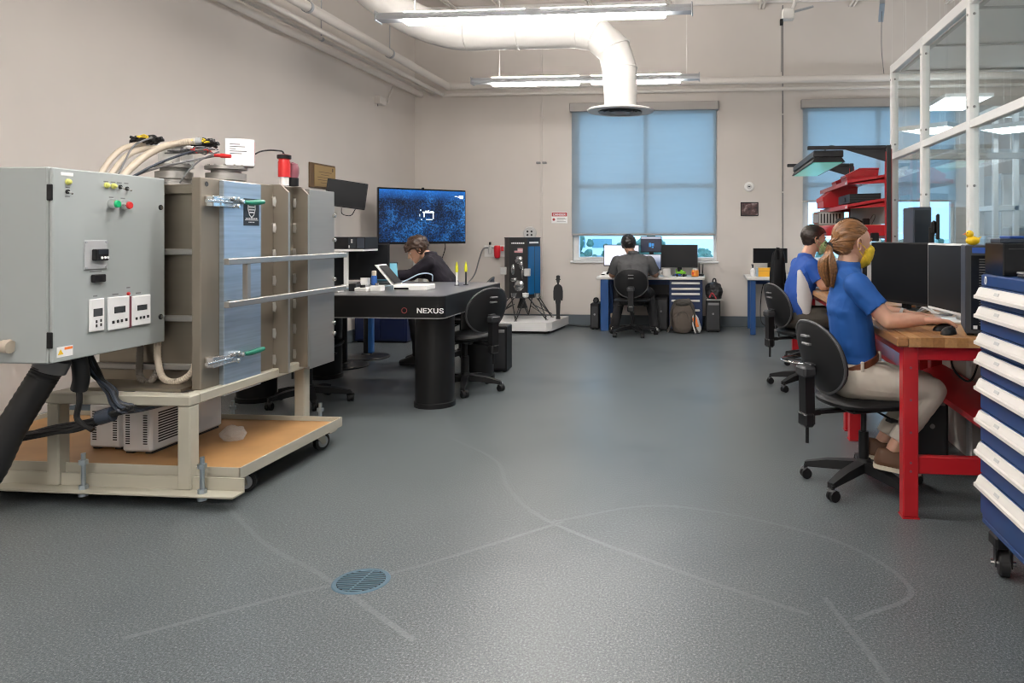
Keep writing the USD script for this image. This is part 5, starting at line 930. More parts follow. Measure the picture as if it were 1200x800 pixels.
for a, b in ((3.765, 4.295), (4.305, 4.835)): d_ = wc.part('door', bb(a, b, 9.935, 9.95, .08, 2.08, .003), 'frame_white'); wc.part('handle', bb(b - .06 if a < 4 else a + .04, b - .04 if a < 4 else a + .06, 9.91, 9.935, 1.0, 1.2, .004), 'grey_metal', parent=d_)

# ================================================================ red workbench (woman)
mat('bench_red', (0.42, 0.012, 0.018), 0.32); mat('bench_red_dark', (0.42, 0.012, 0.018), 0.32)
_mats['butcher'] = usdkit.material(stage, '/World/Looks/butcher', {'tc': ('texture_coordinate', {}), 'mp': ('mapping', {'scale': (6, 60, 60)}), 'n': ('noise_texture', {'scale': 1.0, 'detail': 5.0, 'distortion': .3}), 'oi': ('geometry', {}), 'r': ('rgb_ramp', {'ramp': [(.3, (.24, .105, .035)), (.5, (.36, .175, .065)), (.7, (.45, .24, .10))]}), 'ad': ('math', {'math_type': 'multiply_add', 'value2': .38}), 'p': ('principled_bsdf', {'roughness': .33})},
    [('tc.object', 'mp.vector'), ('mp.vector', 'n.vector'), ('oi.random_per_island', 'ad.value1'), ('n.fac', 'ad.value3'), ('ad.value', 'sb.value1'), ('sb.value', 'r.fac'), ('r.color', 'p.base_color')] if False else [('tc.object', 'mp.vector'), ('mp.vector', 'n.vector'), ('n.fac', 'r.fac'), ('r.color', 'p.base_color')], surface='p.BSDF')
for i, c in enumerate(((.34, .165, .06), (.42, .22, .09), (.29, .135, .05))):
    mat(f'maple_{i}', c, .33); _mats[f'maple_{i}'] = usdkit.material(stage, f'/World/Looks/maple_stave_{i}', {'tc': ('texture_coordinate', {}), 'mp': ('mapping', {'scale': (70, 5, 70), 'location': (i * 3.1, 0, 0)}), 'n': ('noise_texture', {'scale': 1.0, 'detail': 4.0}), 'r': ('rgb_ramp', {'ramp': [(.3, tuple(k * .82 for k in c)), (.7, tuple(k * 1.12 for k in c))]}), 'p': ('principled_bsdf', {'roughness': .33})}, [('tc.object', 'mp.vector'), ('mp.vector', 'n.vector'), ('n.fac', 'r.fac'), ('r.color', 'p.base_color')], surface='p.BSDF')
def bench(y0, y1, x0, label, x1=1.50):
    t = Thing('workbench', label, 'workbench', ((x0 + x1) / 2, (y0 + y1) / 2, 0), group=None)
    r = random.Random(int(y0 * 10)); x = x0; k = 0; n = 12; w = (x1 - x0) / n
    for k in range(n):
        a, b = x0 + k * w, x0 + (k + 1) * w
        t.part('stave', bb(a, b, y0, y1, .800, .845 if 0 < k < n - 1 else .8445, .006 if k in (0, n - 1) else .0008), f'maple_{r.randrange(3)}')
    t.part('top_frame', cat(bb(x0 + .05, x1 - .03, y0 + .04, y0 + .08, .735, .80, .003), bb(x0 + .05, x1 - .03, y1 - .08, y1 - .04, .735, .80, .003)), 'bench_red', kind='stuff'); t.part('front_rail', bb(x0 + .05, x0 + .09, y0 + .08, y1 - .08, .745, .80, .003), 'bench_red')
    for xx, nm in ((x0 + .035, 'leg'), (x1 - .10, 'leg')):
        for yy in (y0 + .035, y1 - .105):
            l = t.part(nm, cat(bb(xx, xx + .07, yy, yy + .07, .006, .80, .004)), 'bench_red'); t.part('foot_plate', bb(xx - .004, xx + .074, yy - .004, yy + .074, 0, .006), 'bench_red', parent=l)
            t.part('bolt_hole', cat([disc((xx + .035, yy - .0005, z), .006, .002, (0, -1, 0), 10) for z in (.70, .55, .40, .26, .22)]), 'maroon', parent=l, kind='stuff')
    t.part('foot_rail', bb(x0 + .105, x1 - .10, y0 + .05, y0 + .09, .205, .285, .003), 'bench_red'); t.part('foot_rail', bb(x0 + .105, x1 - .10, y1 - .09, y1 - .05, .205, .285, .003), 'bench_red')
    t.part('lower_shelf', hull_pts([(1.28, y0 + .08, .43), (1.28, y1 - .08, .43), (x1 - .03, y0 + .08, .50), (x1 - .03, y1 - .08, .50), (1.28, y0 + .08, .40), (1.28, y1 - .08, .40), (x1 - .03, y0 + .08, .47), (x1 - .03, y1 - .08, .47)]), 'bench_red'); t.part('back_rail', bb(x1 - .06, x1 - .03, y0 + .10, y1 - .10, .30, .40, .003), 'bench_red')
    return t
bench(3.51, 4.95, .865, 'red-legged workbench with butcher block top where the woman works')
bench(5.05, 7.08, .88, 'red-legged workbench behind the woman\'s, under the near end of the red tool rack')
bench(7.14, 8.32, .88, 'farthest red-legged workbench, under the far end of the red tool rack')
# cables and a junction box hanging under the bench
for lab, pts in zip(('looped black cable under the red workbench near its front leg', 'straight black cable hanging behind the front end of the red workbench', 'looped black cable farther back under the red workbench'), ([(1.44, 4.0, .74), (1.42, 3.9, .62), (1.43, 3.8, .55), (1.40, 3.78, .70)], [(1.48, 3.75, .73), (1.49, 3.7, .5), (1.47, 3.72, .3)], [(1.40, 4.4, .73), (1.36, 4.3, .58), (1.42, 4.2, .52), (1.45, 4.1, .70)])):
    solo('hanging_cable', tube(pts, .006, 6, 8), 'rubber', lab, 'cable')
# monitors, tower, duck, keyboard, mice
monitor('wide black monitor in front of the woman, the left of her two screens', .54, .375, (1.185, 4.72, .845), -math.atan2(.45, .216), .235, base=.20, th=.03)
monitor('black monitor with silver edge, right of her two screens beside the computer tower', .53, .375, (1.31, 4.16, .845), -math.radians(84), .235, base=.20, th=.045, frame='frame_alu', back='frame_alu')
tw = Thing('computer_tower', 'tall black computer tower with mesh front and a yellow duck on top', 'computer', (1.195, 3.60, .845), -math.radians(15))
W_ = .185
tw.part('case', bb(0, W_, 0, .34, .01, .422, .006), 'cable_blue', local=True); tw.part('front_frame', bb(.002, W_ - .002, -.006, 0, .012, .42, .002), 'dark_grey', local=True); tw.part('front_mesh', bb(.026, W_ - .012, -.0075, -.006, .03, .375), 'black_gloss', local=True)
mat('mesh_line', (.10, .095, .09), .5)
for k in range(26): tw.part('mesh_bar', bb(.06, W_ - .02, -.0085, -.0075, .05 + k * .0122, .0545 + k * .0122), 'mesh_line', local=True)
tw.part('blue_badge', bb(.03, .11, -.0075, -.006, .386, .412), 'toy_blue', label='blue badge', local=True); tw.part('white_tag', bb(.035, .052, -.009, -.0075, .034, .05), 'label_white', label='small white tag', local=True)
for x in (.01, W_ - .04): tw.part('foot', bb(x, x + .03, .03, .31, 0, .01), 'black_plastic', local=True)
mat('duck_yellow', (.85, .55, .01), .35)
dk_ = Thing('rubber_duck', 'yellow rubber duck with orange beak on top of the computer tower', 'duck', (1.245, 3.645, 1.267)); C = np.array((1.245, 3.645, 1.267))
def ell(c, r, n=3): m = trimesh.creation.icosphere(n, 1.0); m.vertices = np.array(m.vertices) * r + np.asarray(c); return m
body = ell(C + (0.0, 0, .021), (.032, .024, .021)); tail = hull_pts([C + q for q in ((.02, -.012, .02), (.02, .012, .02), (.022, 0, .035), (.042, 0, .042))])
dk_.part('body', cat(body, tail), 'duck_yellow'); dk_.part('head', ell(C + (-.014, 0, .052), (.0185, .018, .018)), 'duck_yellow'); dk_.part('beak', hull_pts([C + q for q in ((-.03, -.008, .052), (-.03, .008, .052), (-.047, -.005, .050), (-.047, .005, .050), (-.03, 0, .058))]), 'label_orange', label='orange beak'); dk_.part('wing', ell(C + (.006, -.022, .024), (.018, .006, .012), 2), 'duck_yellow')
for s in (-1, 1): dk_.part('eye', ell(C + (-.027, s * .011, .058), (.003, .003, .004), 1), 'black_plastic')
kb = Thing('keyboard', 'black keyboard on the workbench under the left screen', 'keyboard', (1.12, 4.30, .845)); kb.part('case', move(bb(-.065, .065, -.22, .22, 0, .02, .006), (1.13, 4.33, .845), -.05), 'black_plastic')
for i in range(5): kb.part('key_row', move(cat([bb(-.055 + i * .022, -.037 + i * .022, -.205 + j * .0275, -.182 + j * .0275, .02, .026, .002) for j in range(15)]), (1.13, 4.33, .845), -.05), 'dark_grey', kind='stuff')
def mouse(c, rz, lab):
    t = Thing('computer_mouse', lab, 'mouse', c, rz); v = ell((0, 0, 0), (.058, .032, .036), 3); vv = np.array(v.vertices); vv[:, 2] = np.maximum(vv[:, 2], 0); v.vertices = vv; t.part('shell', v, 'black_plastic', local=True); t.part('wheel', disc((.035, -.004, .030), .008, .008, (0, 1, 0), 12), 'dark_grey', local=True); t.part('button_seam', bb(.01, .055, -.0012, .0012, .024, .034), 'dark_grey', local=True); return t
mouse((1.155, 3.775, .845), .2, 'black mouse under the woman\'s right hand'); mouse((1.135, 3.645, .845), .9, 'black mouse nearest the camera, in front of the computer tower'); mouse((1.155, 4.03, .845), .1, 'black mouse under the woman\'s left hand')
wr = Thing('cable_clump', 'white and grey cables behind the right screen of the woman', 'cables', (1.25, 4.35, .845)); q = np.random.default_rng(21)
for k in range(5): wr.part('cable', tube(np.array([(1.22, 4.46, .855), (1.25, 4.40, .88), (1.27, 4.34, .865), (1.33, 4.30, .86), (1.36, 4.35, .87)]) + q.normal(0, .014, (5, 3)) * (1, 1, .4) + (0, 0, .012), .005, 6, 6), 'light_grey' if k < 3 else 'cable_grey')
# dark case and thin monitor standing farther back on the bench
dc = Thing('speaker_tower', 'tall dark grey case behind the woman\'s left screen', 'computer', (1.40, 5.2, .845)); dc.part('case', bb(1.365, 1.485, 5.12, 5.38, .857, 1.50, .006), 'cable_blue'); dc.part('side_panel', bb(1.375, 1.475, 5.116, 5.12, .9, 1.48, .001), 'sticker_navy'); dc.part('foot', bb(1.375, 1.475, 5.16, 5.36, .845, .857), 'black_plastic')
monitor('thin black monitor seen edge-on behind the woman\'s screens', .26, .16, (1.452, 4.88, .845), math.radians(75), .52, base=.10, th=.016)
# ---------------------------------------------------------------- red overhead tool rack over the second bench
mat('rack_black', (0.016, 0.016, 0.018), 0.45); mat('pegboard', (0.40, 0.43, 0.44), 0.5); mat('lamp_teal', (.12, .42, .34), .3, emit=(.2, .75, .6), estr=.35)
rk = Thing('tool_rack', 'red and black upright rack with tilted red shelves above the second workbench', 'rack', (1.40, 6.9, .845))
for y in (6.12, 7.66):
    rk.part('upright', bb(1.42, 1.458, y - .025, y + .025, .846, 2.03, .004), 'rack_black'); rk.part('red_edge', bb(1.414, 1.42, y - .018, y + .018, .846, 1.98), 'bench_red'); rk.part('red_edge', bb(1.458, 1.464, y - .018, y + .018, .846, 2.0), 'bench_red')
    rk.part('arm', cat(bb(.80, 1.42, y - .018, y + .018, 2.0, 2.03, .004), ext([(1.10, 2.0), (1.42, 1.90), (1.42, 2.0)], .02, 'xz', y - .01)), 'rack_black')
rk.part('pegboard', bb(1.424, 1.432, 6.15, 7.63, 1.40, 1.60), 'pegboard')
for z in (1.30, 1.36): rk.part('cross_bar', bb(1.425, 1.45, 6.15, 7.63, z - .02, z + .02), 'bench_red')
def tray(z, x0, tilt, lip=.035, y0=6.15, y1=7.63):
    p = rk.part('shelf', hull_pts([(x, y, zz) for y in (y0, y1) for x, zz in ((x0, z - tilt), (1.42, z), (x0, z - tilt + .012), (1.42, z + .012))]), 'bench_red')
    rk.part('front_lip', hull_pts([(x, y, zz) for y in (y0, y1) for x, zz in ((x0 - .006, z - tilt), (x0, z - tilt), (x0 - .006, z - tilt + lip), (x0, z - tilt + lip))]), 'bench_red', parent=p)
    for y in (y0, y1 - .006): rk.part('side_bracket', hull_pts([(x, yy, zz) for yy in (y, y + .006) for x, zz in ((x0, z - tilt), (1.42, z - .035), (x0, z - tilt + .035), (1.42, z + .035))]), 'bench_red', parent=p)
    rk.part('lip_label', bb(x0 - .008, x0 - .006, y0 + .02, y0 + .1, z - tilt + .004, z - tilt + .022), 'light_grey', parent=p)
tray(1.765, 1.13, .045); tray(1.575, 1.13, .05); 
p = rk.part('lower_shelf', bb(1.02, 1.42, 6.15, 7.63, 1.375, 1.395, .003), 'maple_1', label='wooden lower shelf'); rk.part('lower_shelf_edge', cat(bb(1.02, 1.42, 6.138, 6.15, 1.305, 1.392, .002), bb(1.012, 1.02, 6.138, 7.63, 1.305, 1.392, .002)), 'bench_red', parent=p)
rk.part('switch_box', bb(1.30, 1.36, 6.09, 6.138, 1.26, 1.33, .006), 'black_plastic')
def bin_(c, w, d, h, lab, rz=0.0, rx=0.0):
    t = Thing('parts_bin', lab, 'bin', c, rz, 'red parts bins on the rack'); 
    t.part('body', hull_pts([(x * w / 2, y * d / 2, 0) for x in (-1, 1) for y in (-1, 1)] + [(x * w / 2 * 1.05, y * d / 2 * 1.05, h) for x in (-1, .2) for y in (-1, 1)] + [(w / 2 * 1.02, y * d / 2, h * .5) for y in (-1, 1)]), 'bench_red', local=True)
    t.part('rim', cat([bb(-w / 2 * 1.07, w * .12, s * d / 2 * 1.04 - .006, s * d / 2 * 1.04 + .006, h - .012, h + .003, .003) for s in (-1, 1)]), 'bench_red', local=True); t.part('lip', bb(w / 2 * .98, w / 2 * 1.06, -d * .48, d * .48, h * .3, h * .52, .004), 'red_plastic', local=True)
bin_((1.27, 6.42, 1.757), .25, .26, .105, 'large red bin tilted on the upper rack shelf nearest the black post', PI)
bin_((1.24, 6.82, 1.748), .22, .22, .08, 'smaller red bin behind the large one on the upper rack shelf', PI)
bin_((1.22, 7.25, 1.566), .30, .42, .19, 'tall red bin at the far end of the middle rack shelf', PI)
bc_ = Thing('black_tool_case', 'long black tool case lying on the middle rack shelf', 'case', (1.27, 6.42, 1.57)); bc_.part('case', hull_pts([(x, y, z) for x in (1.15, 1.40) for y in (6.20, 6.72) for z in (1.575 + (x - 1.15) * .03, 1.645 + (x - 1.15) * .03)]), 'black_plastic'); bc_.part('ridge', cat([bb(1.15, 1.40, 6.196, 6.20, 1.59 + k * .018, 1.596 + k * .018) for k in range(3)]), 'dark_grey', kind='stuff'); bc_.part('latch', bb(1.142, 1.15, 6.38, 6.46, 1.59, 1.625, .003), 'dark_grey')
lt = Thing('task_light', 'black box light with teal lens hanging under the rack arms', 'light', (.98, 6.85, 1.92)); lt.part('housing', bb(.855, 1.095, 6.16, 7.62, 1.945, 2.0, .006), 'rack_black'); lt.part('reflector', hull_pts([(x, y, 1.945) for x in (.87, 1.08) for y in (6.17, 7.61)] + [(x, y, 1.905) for x in (.842, 1.108) for y in (6.155, 7.625)]), 'rack_black'); lt.part('lens', bb(.862, 1.088, 6.18, 7.60, 1.900, 1.906), 'lamp_teal', label='teal glowing lens'); lt.part('lead', tube([(.95, 6.2, 2.0), (1.0, 6.25, 2.045), (1.1, 6.3, 2.04), (1.2, 6.2, 2.032)], .006, 6, 6), 'rubber')
ps = Thing('bench_instrument', 'silver bench instrument with a handle at the far end of the lower rack shelf', 'instrument', (1.14, 7.2, 1.396)); ps.part('case', bb(1.03, 1.27, 7.10, 7.40, 1.40, 1.53, .005), 'mid_grey'); ps.part('panel', bb(1.04, 1.26, 7.095, 7.10, 1.41, 1.52), 'light_grey'); ps.part('vent', cat([bb(1.05 + k * .028, 1.064 + k * .028, 7.092, 7.095, 1.42, 1.51) for k in range(7)]), 'dark_grey', kind='stuff'); ps.part('handle', tube([(1.03, 7.12, 1.42), (.985, 7.10, 1.42), (.985, 7.10, 1.51), (1.03, 7.12, 1.51)], .009, 8, 1), 'chrome'); ps.part('foot', bb(1.05, 1.25, 7.12, 7.38, 1.395, 1.40), 'black_plastic')
hp = Thing('headphones', 'black headphones and cable coil lying on the lower rack shelf', 'headphones', (1.22, 6.6, 1.396)); hp.part('band', tube([(1.10, 6.5, 1.41), (1.14, 6.45, 1.44), (1.22, 6.44, 1.45), (1.30, 6.48, 1.42)], .012, 8, 8), 'rubber'); hp.part('ear_cup', ell((1.12, 6.5, 1.425), (.035, .04, .028), 2), 'black_plastic'); hp.part('ear_cup', ell((1.24, 6.46, 1.42), (.03, .04, .025), 2), 'black_plastic'); hp.part('charger', bb(1.29, 1.34, 6.34, 6.40, 1.396, 1.45, .005), 'black_plastic'); hp.part('cord', tube([(1.34, 6.38, 1.42), (1.38, 6.4, 1.48), (1.41, 6.45, 1.47), (1.39, 6.5, 1.40)], .003, 6, 6), 'cable_grey')
# screen of the second bench
monitor('monitor on the second workbench in front of the man in the polo', .50, .32, (1.30, 6.75, .845), -math.radians(82), .275, mt='screen_photo')
# ---------------------------------------------------------------- blue drawer cabinet in the right foreground
mat('cab_blue', (0.012, 0.045, 0.155), 0.34); mat('cab_white', (0.70, 0.67, 0.63), 0.38)
cbx = Thing('tool_cabinet', 'blue tool cabinet on casters with white drawer handles, at the right edge', 'tool cabinet', (1.3, 2.5, 0))
CX0, CX1, CY0, CY1 = 1.095, 1.50, 2.05, 3.10
cbx.part('body', bb(CX0, CX1, CY0, CY1, .185, 1.160, .004), 'cab_blue')
tops = [1.085, .985, .885, .790, .665, .535, .405]
zs_ = [1.075, .975, .895, .80, .685, .55, .43]
hz_ = [(1.060, 1.0), (.958, .9), (.842, .8), (.748, .7), (.632, .6), (.498, .45), (.388, .32)]
edges = [1.112, 1.036, .930, .855, .749, .622, .495, .365, .205]
for k in range(8):
    zt, zb = edges[k], edges[k + 1]
    f = cbx.part('drawer', bb(CX0 - .012, CX0, CY0 + .02, CY1 - .015, zb + .005, zt, .002), 'cab_blue')
    cbx.part('handle', ext([(CX0 - .012, zt - .003), (CX0 - .020, zt - .006), (CX0 - .032, zt - .032), (CX0 - .040, zt - .036), (CX0 - .040, zt - .048), (CX0 - .030, zt - .050), (CX0 - .012, zt - .046)], CY1 - CY0 - .05, 'xz', CY0 + .03), 'cab_white', parent=f)
    for yy in (2.88, 2.55): cbx.part('label_tab', move(bb(-.0008, .0008, -.022, .022, -.006, .006), (CX0 - .0267, yy, zt - .019), ry=.43), 'light_grey', parent=f)
nm = cbx.part('name_band', bb(CX0 - .006, CX0, CY0 + .01, CY1 - .008, 1.116, 1.157, .002), 'cab_blue'); cbx.part('number', text('0', .030, (CX0 - .006, CY1 - .055, 1.137), (0, -1, 0), (0, 0, 1), .0012, True), 'label_white', parent=nm, label='white number 0')
cbx.part('base_channel', bb(CX0 + .0, CX1, CY0, CY1, .165, .185, .003), 'cab_blue')
for x, y, a in ((1.135, 2.99, 1.35), (1.42, 2.99, 1.0), (1.15, 2.15, 1.3), (1.42, 2.15, .9)):
    d = np.array((math.cos(a), math.sin(a), 0)); p = np.array((-d[1], d[0], 0)); c = np.array((x, y, .05))
    k = cbx.part('caster', disc(c - p * .019, .05, .038, p, 28, .008), 'rubber'); cbx.part('fork', cat([hull_pts([c + s * p * w + q for w in (.027, .031) for q in (d * .03 + (0, 0, -.012), -d * .022 + (0, 0, -.012), d * .045 + (0, 0, .095), -d * .03 + (0, 0, .095))]) for s in (-1, 1)], bx(c + (0, 0, .088), (.085, .085, .05), .008)), 'black_metal', parent=k); cbx.part('axle', cat(disc(c - p * .045, .010, .09, p, 10)), 'chrome', parent=k)
lp = Thing('laptop', 'closed dark grey laptop lying on the blue tool cabinet', 'laptop', (1.28, 2.72, 1.16)); lp.part('base', bb(1.125, 1.48, 2.62, 2.84, 1.161, 1.172, .004), 'dark_grey'); lp.part('lid', bb(1.123, 1.482, 2.618, 2.842, 1.173, 1.181, .004), 'mid_grey'); lp.part('foot', bb(1.14, 1.46, 2.64, 2.82, 1.16, 1.161), 'black_plastic')
bx_ = Thing('black_case', 'black equipment case standing at the far end of the blue tool cabinet', 'case', (1.3, 2.99, 1.16)); bx_.part('body', bb(1.10, 1.50, 2.90, 3.085, 1.161, 1.285, .004), 'black_gloss'); bx_.part('seam', bb(1.12, 1.20, 2.8985, 2.90, 1.262, 1.266), 'dark_grey'); bx_.part('foot', bb(1.12, 1.48, 2.92, 3.07, 1.16, 1.161), 'black_plastic')
fb = Thing('flat_case', 'flat case with blue top lying on the black equipment case', 'case', (1.26, 3.02, 1.285)); fb.part('tray', bb(1.115, 1.385, 2.965, 3.07, 1.2852, 1.302, .003), 'cable_blue'); fb.part('blue_lid', bb(1.15, 1.30, 2.966, 3.07, 1.302, 1.312, .003), 'toy_blue', label='blue lid'); fb.part('end_cap', bb(1.36, 1.387, 2.963, 3.072, 1.2851, 1.31, .002), 'black_plastic')
# ceiling gadgets
sc_ = Thing('ceiling_bracket', 'small grey strut bracket with cables under the ceiling near the glass', 'bracket', (1.05, 6.2, 3.0))
sc_.part('strut', hull_pts([(1.30, 5.8, 3.10), (1.34, 5.8, 3.10), (1.30, 5.8, 3.07), (1.34, 5.8, 3.07), (1.40, 6.3, 3.11), (1.44, 6.3, 3.11), (1.40, 6.3, 3.07), (1.44, 6.3, 3.07)]), 'grey_metal'); sc_.part('hanger', cat(cyl((1.32, 5.85, 3.1), (1.32, 5.85, ZC), .004, n=6), cyl((1.42, 6.25, 3.1), (1.42, 6.25, ZC), .004, n=6)), 'grey_metal'); sc_.part('cord', tube([(1.36, 6.0, 3.07), (1.37, 6.05, 2.8), (1.40, 6.1, 2.6)], .003, 6, 6), 'cable_grey')
cm2 = Thing('ceiling_camera', 'small white projector bracket with black plug under the ceiling, right of the front lamp', 'bracket', (.75, 7.6, 3.4)); cm2.part('arm', tube([(.88, 7.6, ZC), (.88, 7.6, 3.75), (.80, 7.6, 3.55)], .02, 10, 4), 'white_paint'); cm2.part('head', bb(.74, .86, 7.52, 7.64, 3.47, 3.58, .015), 'white_paint'); cm2.part('plug', bb(.72, .75, 7.56, 7.60, 3.42, 3.48, .004), 'black_plastic'); cm2.part('bar', cyl((.85, 7.58, 3.55), (1.05, 7.58, 3.6), .012, n=10), 'grey_metal')
cm2.part('cord', tube([(.735, 7.58, 3.42), (.735, 7.58, 3.0), (.735, 7.58, 2.95)], .003, 6, 6), 'cable_grey')
# tall black chair with a jacket behind the man in the polo, things under the bench
jc = chair0.copy((1.05, 7.72, 0), math.radians(3), 'black task chair behind the man in the polo, under a black jacket')
mat('cloth_black', (.006, .006, .007), .9, spec=.2)
jk = Thing('black_jacket', 'black jacket with a pink tag hung over a chair beyond the man in the polo', 'jacket', (.72, 7.7, .55))
jm = trimesh.creation.icosphere(4, 1.0); v = np.array(jm.vertices); e = 3.0; r = 1 / ((np.abs(v) ** e).sum(1) ** (1 / e)); v = v * r[:, None] * (.85 + .3 * meshkit.fbm(v * 2.5, 3, 4))[:, None] * (.07, .19, .30)
jk.part('body', move(trimesh.Trimesh(v, jm.faces, process=False), (.715, 7.70, .87), 0), 'cloth_black')
jk.part('sleeve', tube([(.71, 7.52, 1.05), (.70, 7.48, .9), (.70, 7.48, .75), (.71, 7.5, .62)], [.05, .055, .05, .04], 12, 5), 'cloth_black'); jk.part('sleeve', tube([(.71, 7.88, 1.05), (.70, 7.92, .9), (.70, 7.92, .75), (.71, 7.9, .62)], [.05, .055, .05, .04], 12, 5), 'cloth_black')
mat('tag_pink', (.55, .05, .12), .5); jk.part('tag', bb(.63, .655, 7.52, 7.58, .76, .82, .004), 'tag_pink', label='pink tag')
pc_tower(1.16, 1.34, 4.30, 4.75, .42, 'black computer on the floor under the woman\'s red workbench')
pc_tower(-2.14, -1.91, 6.92, 7.12, .44, 'black case on the floor behind the right end of the optical table')
# ================================================================ people
_mats['skin'] = usdkit.material(stage, '/World/Looks/skin', {'tc': ('texture_coordinate', {}), 'n': ('noise_texture', {'scale': 9.0, 'detail': 3.0}), 'r': ('rgb_ramp', {'ramp': [(.35, (.50, .27, .185)), (.65, (.58, .335, .24))]}), 'p': ('principled_bsdf', {'roughness': .48, 'subsurface_weight': .12, 'subsurface_scale': .01})}, [('tc.object', 'n.vector'), ('n.fac', 'r.fac'), ('r.color', 'p.base_color')], surface='p.BSDF')
mat('skin_tan', (.36, .19, .12), .5)
mat('tee_blue', (.006, .075, .30), .75, bump=(350, .1)); mat('polo_blue', (.006, .065, .33), .7, bump=(350, .1)); mat('polo_white', (.60, .58, .58), .7); mat('khaki', (.50, .455, .39), .8, bump=(300, .15)); mat('trouser_grey', (.085, .075, .062), .85, bump=(300, .15)); mat('shirt_grey', (.075, .075, .078), .85, bump=(300, .15)); mat('pants_black', (.010, .010, .012), .85); mat('shirt_plum', (.011, .0085, .014), .85, spec=.3, var=(14, .35))
mat('mask_yellow', (.72, .50, .03), .75, var=(30, .18)); mat('belt_brown', (.15, .045, .018), .45); mat('shoe_brown', (.10, .045, .020), .55); mat('shoe_sole', (.55, .50, .40), .6); mat('shoe_black', (.015, .015, .016), .5); mat('eye_white', (.75, .74, .72), .3); mat('iris_dark', (.03, .02, .015), .2); mat('patch_gold', (.75, .55, .12), .5)
_mats['mask_camo'] = usdkit.material(stage, '/World/Looks/mask_camo', {'tc': ('texture_coordinate', {}), 'n': ('noise_texture', {'scale': 32.0, 'detail': 1.0, 'distortion': .6}), 'r': ('rgb_ramp', {'interpolate': False, 'ramp': [(0, (.06, .08, .035)), (.38, (.34, .46, .20)), (.55, (.50, .60, .32)), (.66, (.60, .60, .46))]}), 'p': ('principled_bsdf', {'roughness': .8})}, [('tc.object', 'n.vector'), ('n.fac', 'r.fac'), ('r.color', 'p.base_color')], surface='p.BSDF')
def hair_mat(name, c0, c1, scale):
    _mats[name] = usdkit.material(stage, '/World/Looks/' + name, {'tc': ('texture_coordinate', {}), 'mp': ('mapping', {'scale': scale}), 'n': ('noise_texture', {'scale': 1.0, 'detail': 4.0}), 'r': ('rgb_ramp', {'ramp': [(.3, c0), (.7, c1)]}), 'b': ('bump', {'strength': .5, 'distance': .003}), 'p': ('principled_bsdf', {'roughness': .42})}, [('tc.object', 'mp.vector'), ('mp.vector', 'n.vector'), ('n.fac', 'r.fac'), ('r.color', 'p.base_color'), ('n.fac', 'b.height'), ('b.normal', 'p.normal')], surface='p.BSDF')
hair_mat('hair_auburn', (.10, .040, .012), (.28, .125, .040), (18, 90, 90)); hair_mat('hair_dark', (.012, .008, .006), (.035, .022, .016), (60, 60, 60)); hair_mat('hair_black', (.006, .005, .005), (.016, .014, .013), (60, 60, 60)); hair_mat('hair_brown', (.022, .010, .006), (.065, .032, .017), (70, 70, 70))

A = lambda *p: np.asarray(p, float)
def ball(c, r): return Manifold.sphere(float(r), 20).translate([float(x) for x in c])
def bone(a, ra, b, rb, flat=False):
    """tapered limb; flat=True ends it with a flat disc (a hem)"""
    a, b = np.asarray(a, float), np.asarray(b, float)
    if not flat: return (ball(a, ra) + ball(b, rb)).hull()
    u, v, d = frame_of(b - a); t = np.arange(24) * PI / 12
    return Manifold.hull_points(np.vstack([np.array(ball(a, ra).to_mesh().vert_properties)[:, :3], b + rb * (np.cos(t)[:, None] * u + np.sin(t)[:, None] * v)]).astype(float))
def oval(c, r, R=None):
    s = trimesh.creation.icosphere(2, 1.0); v = np.array(s.vertices) * r
    if R is not None: v = v @ np.asarray(R).T
    return Manifold.hull_points(v + np.asarray(c, float))
def hullm(*ms):
    return Manifold.hull_points(np.vstack([np.array(m.to_mesh().vert_properties)[:, :3] for m in ms]).astype(float))
def union(ms): return Manifold.batch_boolean(list(ms), m3.OpType.Add)
def skin_of(m, l=.014, it=10, wr=None, lamb=.5):
    import scipy.sparse as sps
    m = m.simplify(.0008).refine_to_length(l); g = m.to_mesh(); v = np.array(g.vert_properties[:, :3], float); f = np.array(g.tri_verts, int)
    mg = np.arange(len(v))
    if len(g.merge_from_vert): mg[np.array(g.merge_from_vert)] = np.array(g.merge_to_vert)
    f = mg[f]; uq, inv = np.unique(f, return_inverse=True); v = v[uq]; f = inv.reshape(f.shape)
    i = f[:, [0, 1, 2]].ravel(); j = f[:, [1, 2, 0]].ravel(); W = sps.coo_matrix((np.ones(len(i)), (i, j)), shape=(len(v),) * 2).tocsr(); W = W + W.T; W.data[:] = 1
    D = sps.diags(1 / np.maximum(np.asarray(W.sum(1)).ravel(), 1)); L = D @ W
    for k in range(it):
        v = v + lamb * (L @ v - v); v = v - (lamb + .03) * (L @ v - v) * (1 if k < it - 1 else .6)
    t = trimesh.Trimesh(v, f, process=False)
    if wr:
        amp, sc, seed = wr; n = np.array(t.vertex_normals)
        q = meshkit.fbm(v * np.asarray(sc) + 3.3 * seed, 3, seed) - .5; t.vertices = v + n * (q * 2 * amp)[:, None]
    return t
def to_man(t): return Manifold(m3.Mesh(np.asarray(t.vertices, np.float32), np.asarray(t.faces, np.uint32)))
def rot(yaw, pitch=0.0, roll=0.0):
    """columns: facing, left, up. pitch > 0 looks down"""
    cy, sy, cp, sp = math.cos(yaw), math.sin(yaw), math.cos(pitch), math.sin(pitch); cr, sr = math.cos(roll), math.sin(roll)
    Rz = np.array([[cy, -sy, 0], [sy, cy, 0], [0, 0, 1]]); Ry = np.array([[cp, 0, sp], [0, 1, 0], [-sp, 0, cp]]); Rx = np.array([[1, 0, 0], [0, cr, -sr], [0, sr, cr]])
    return Rz @ Ry @ Rx
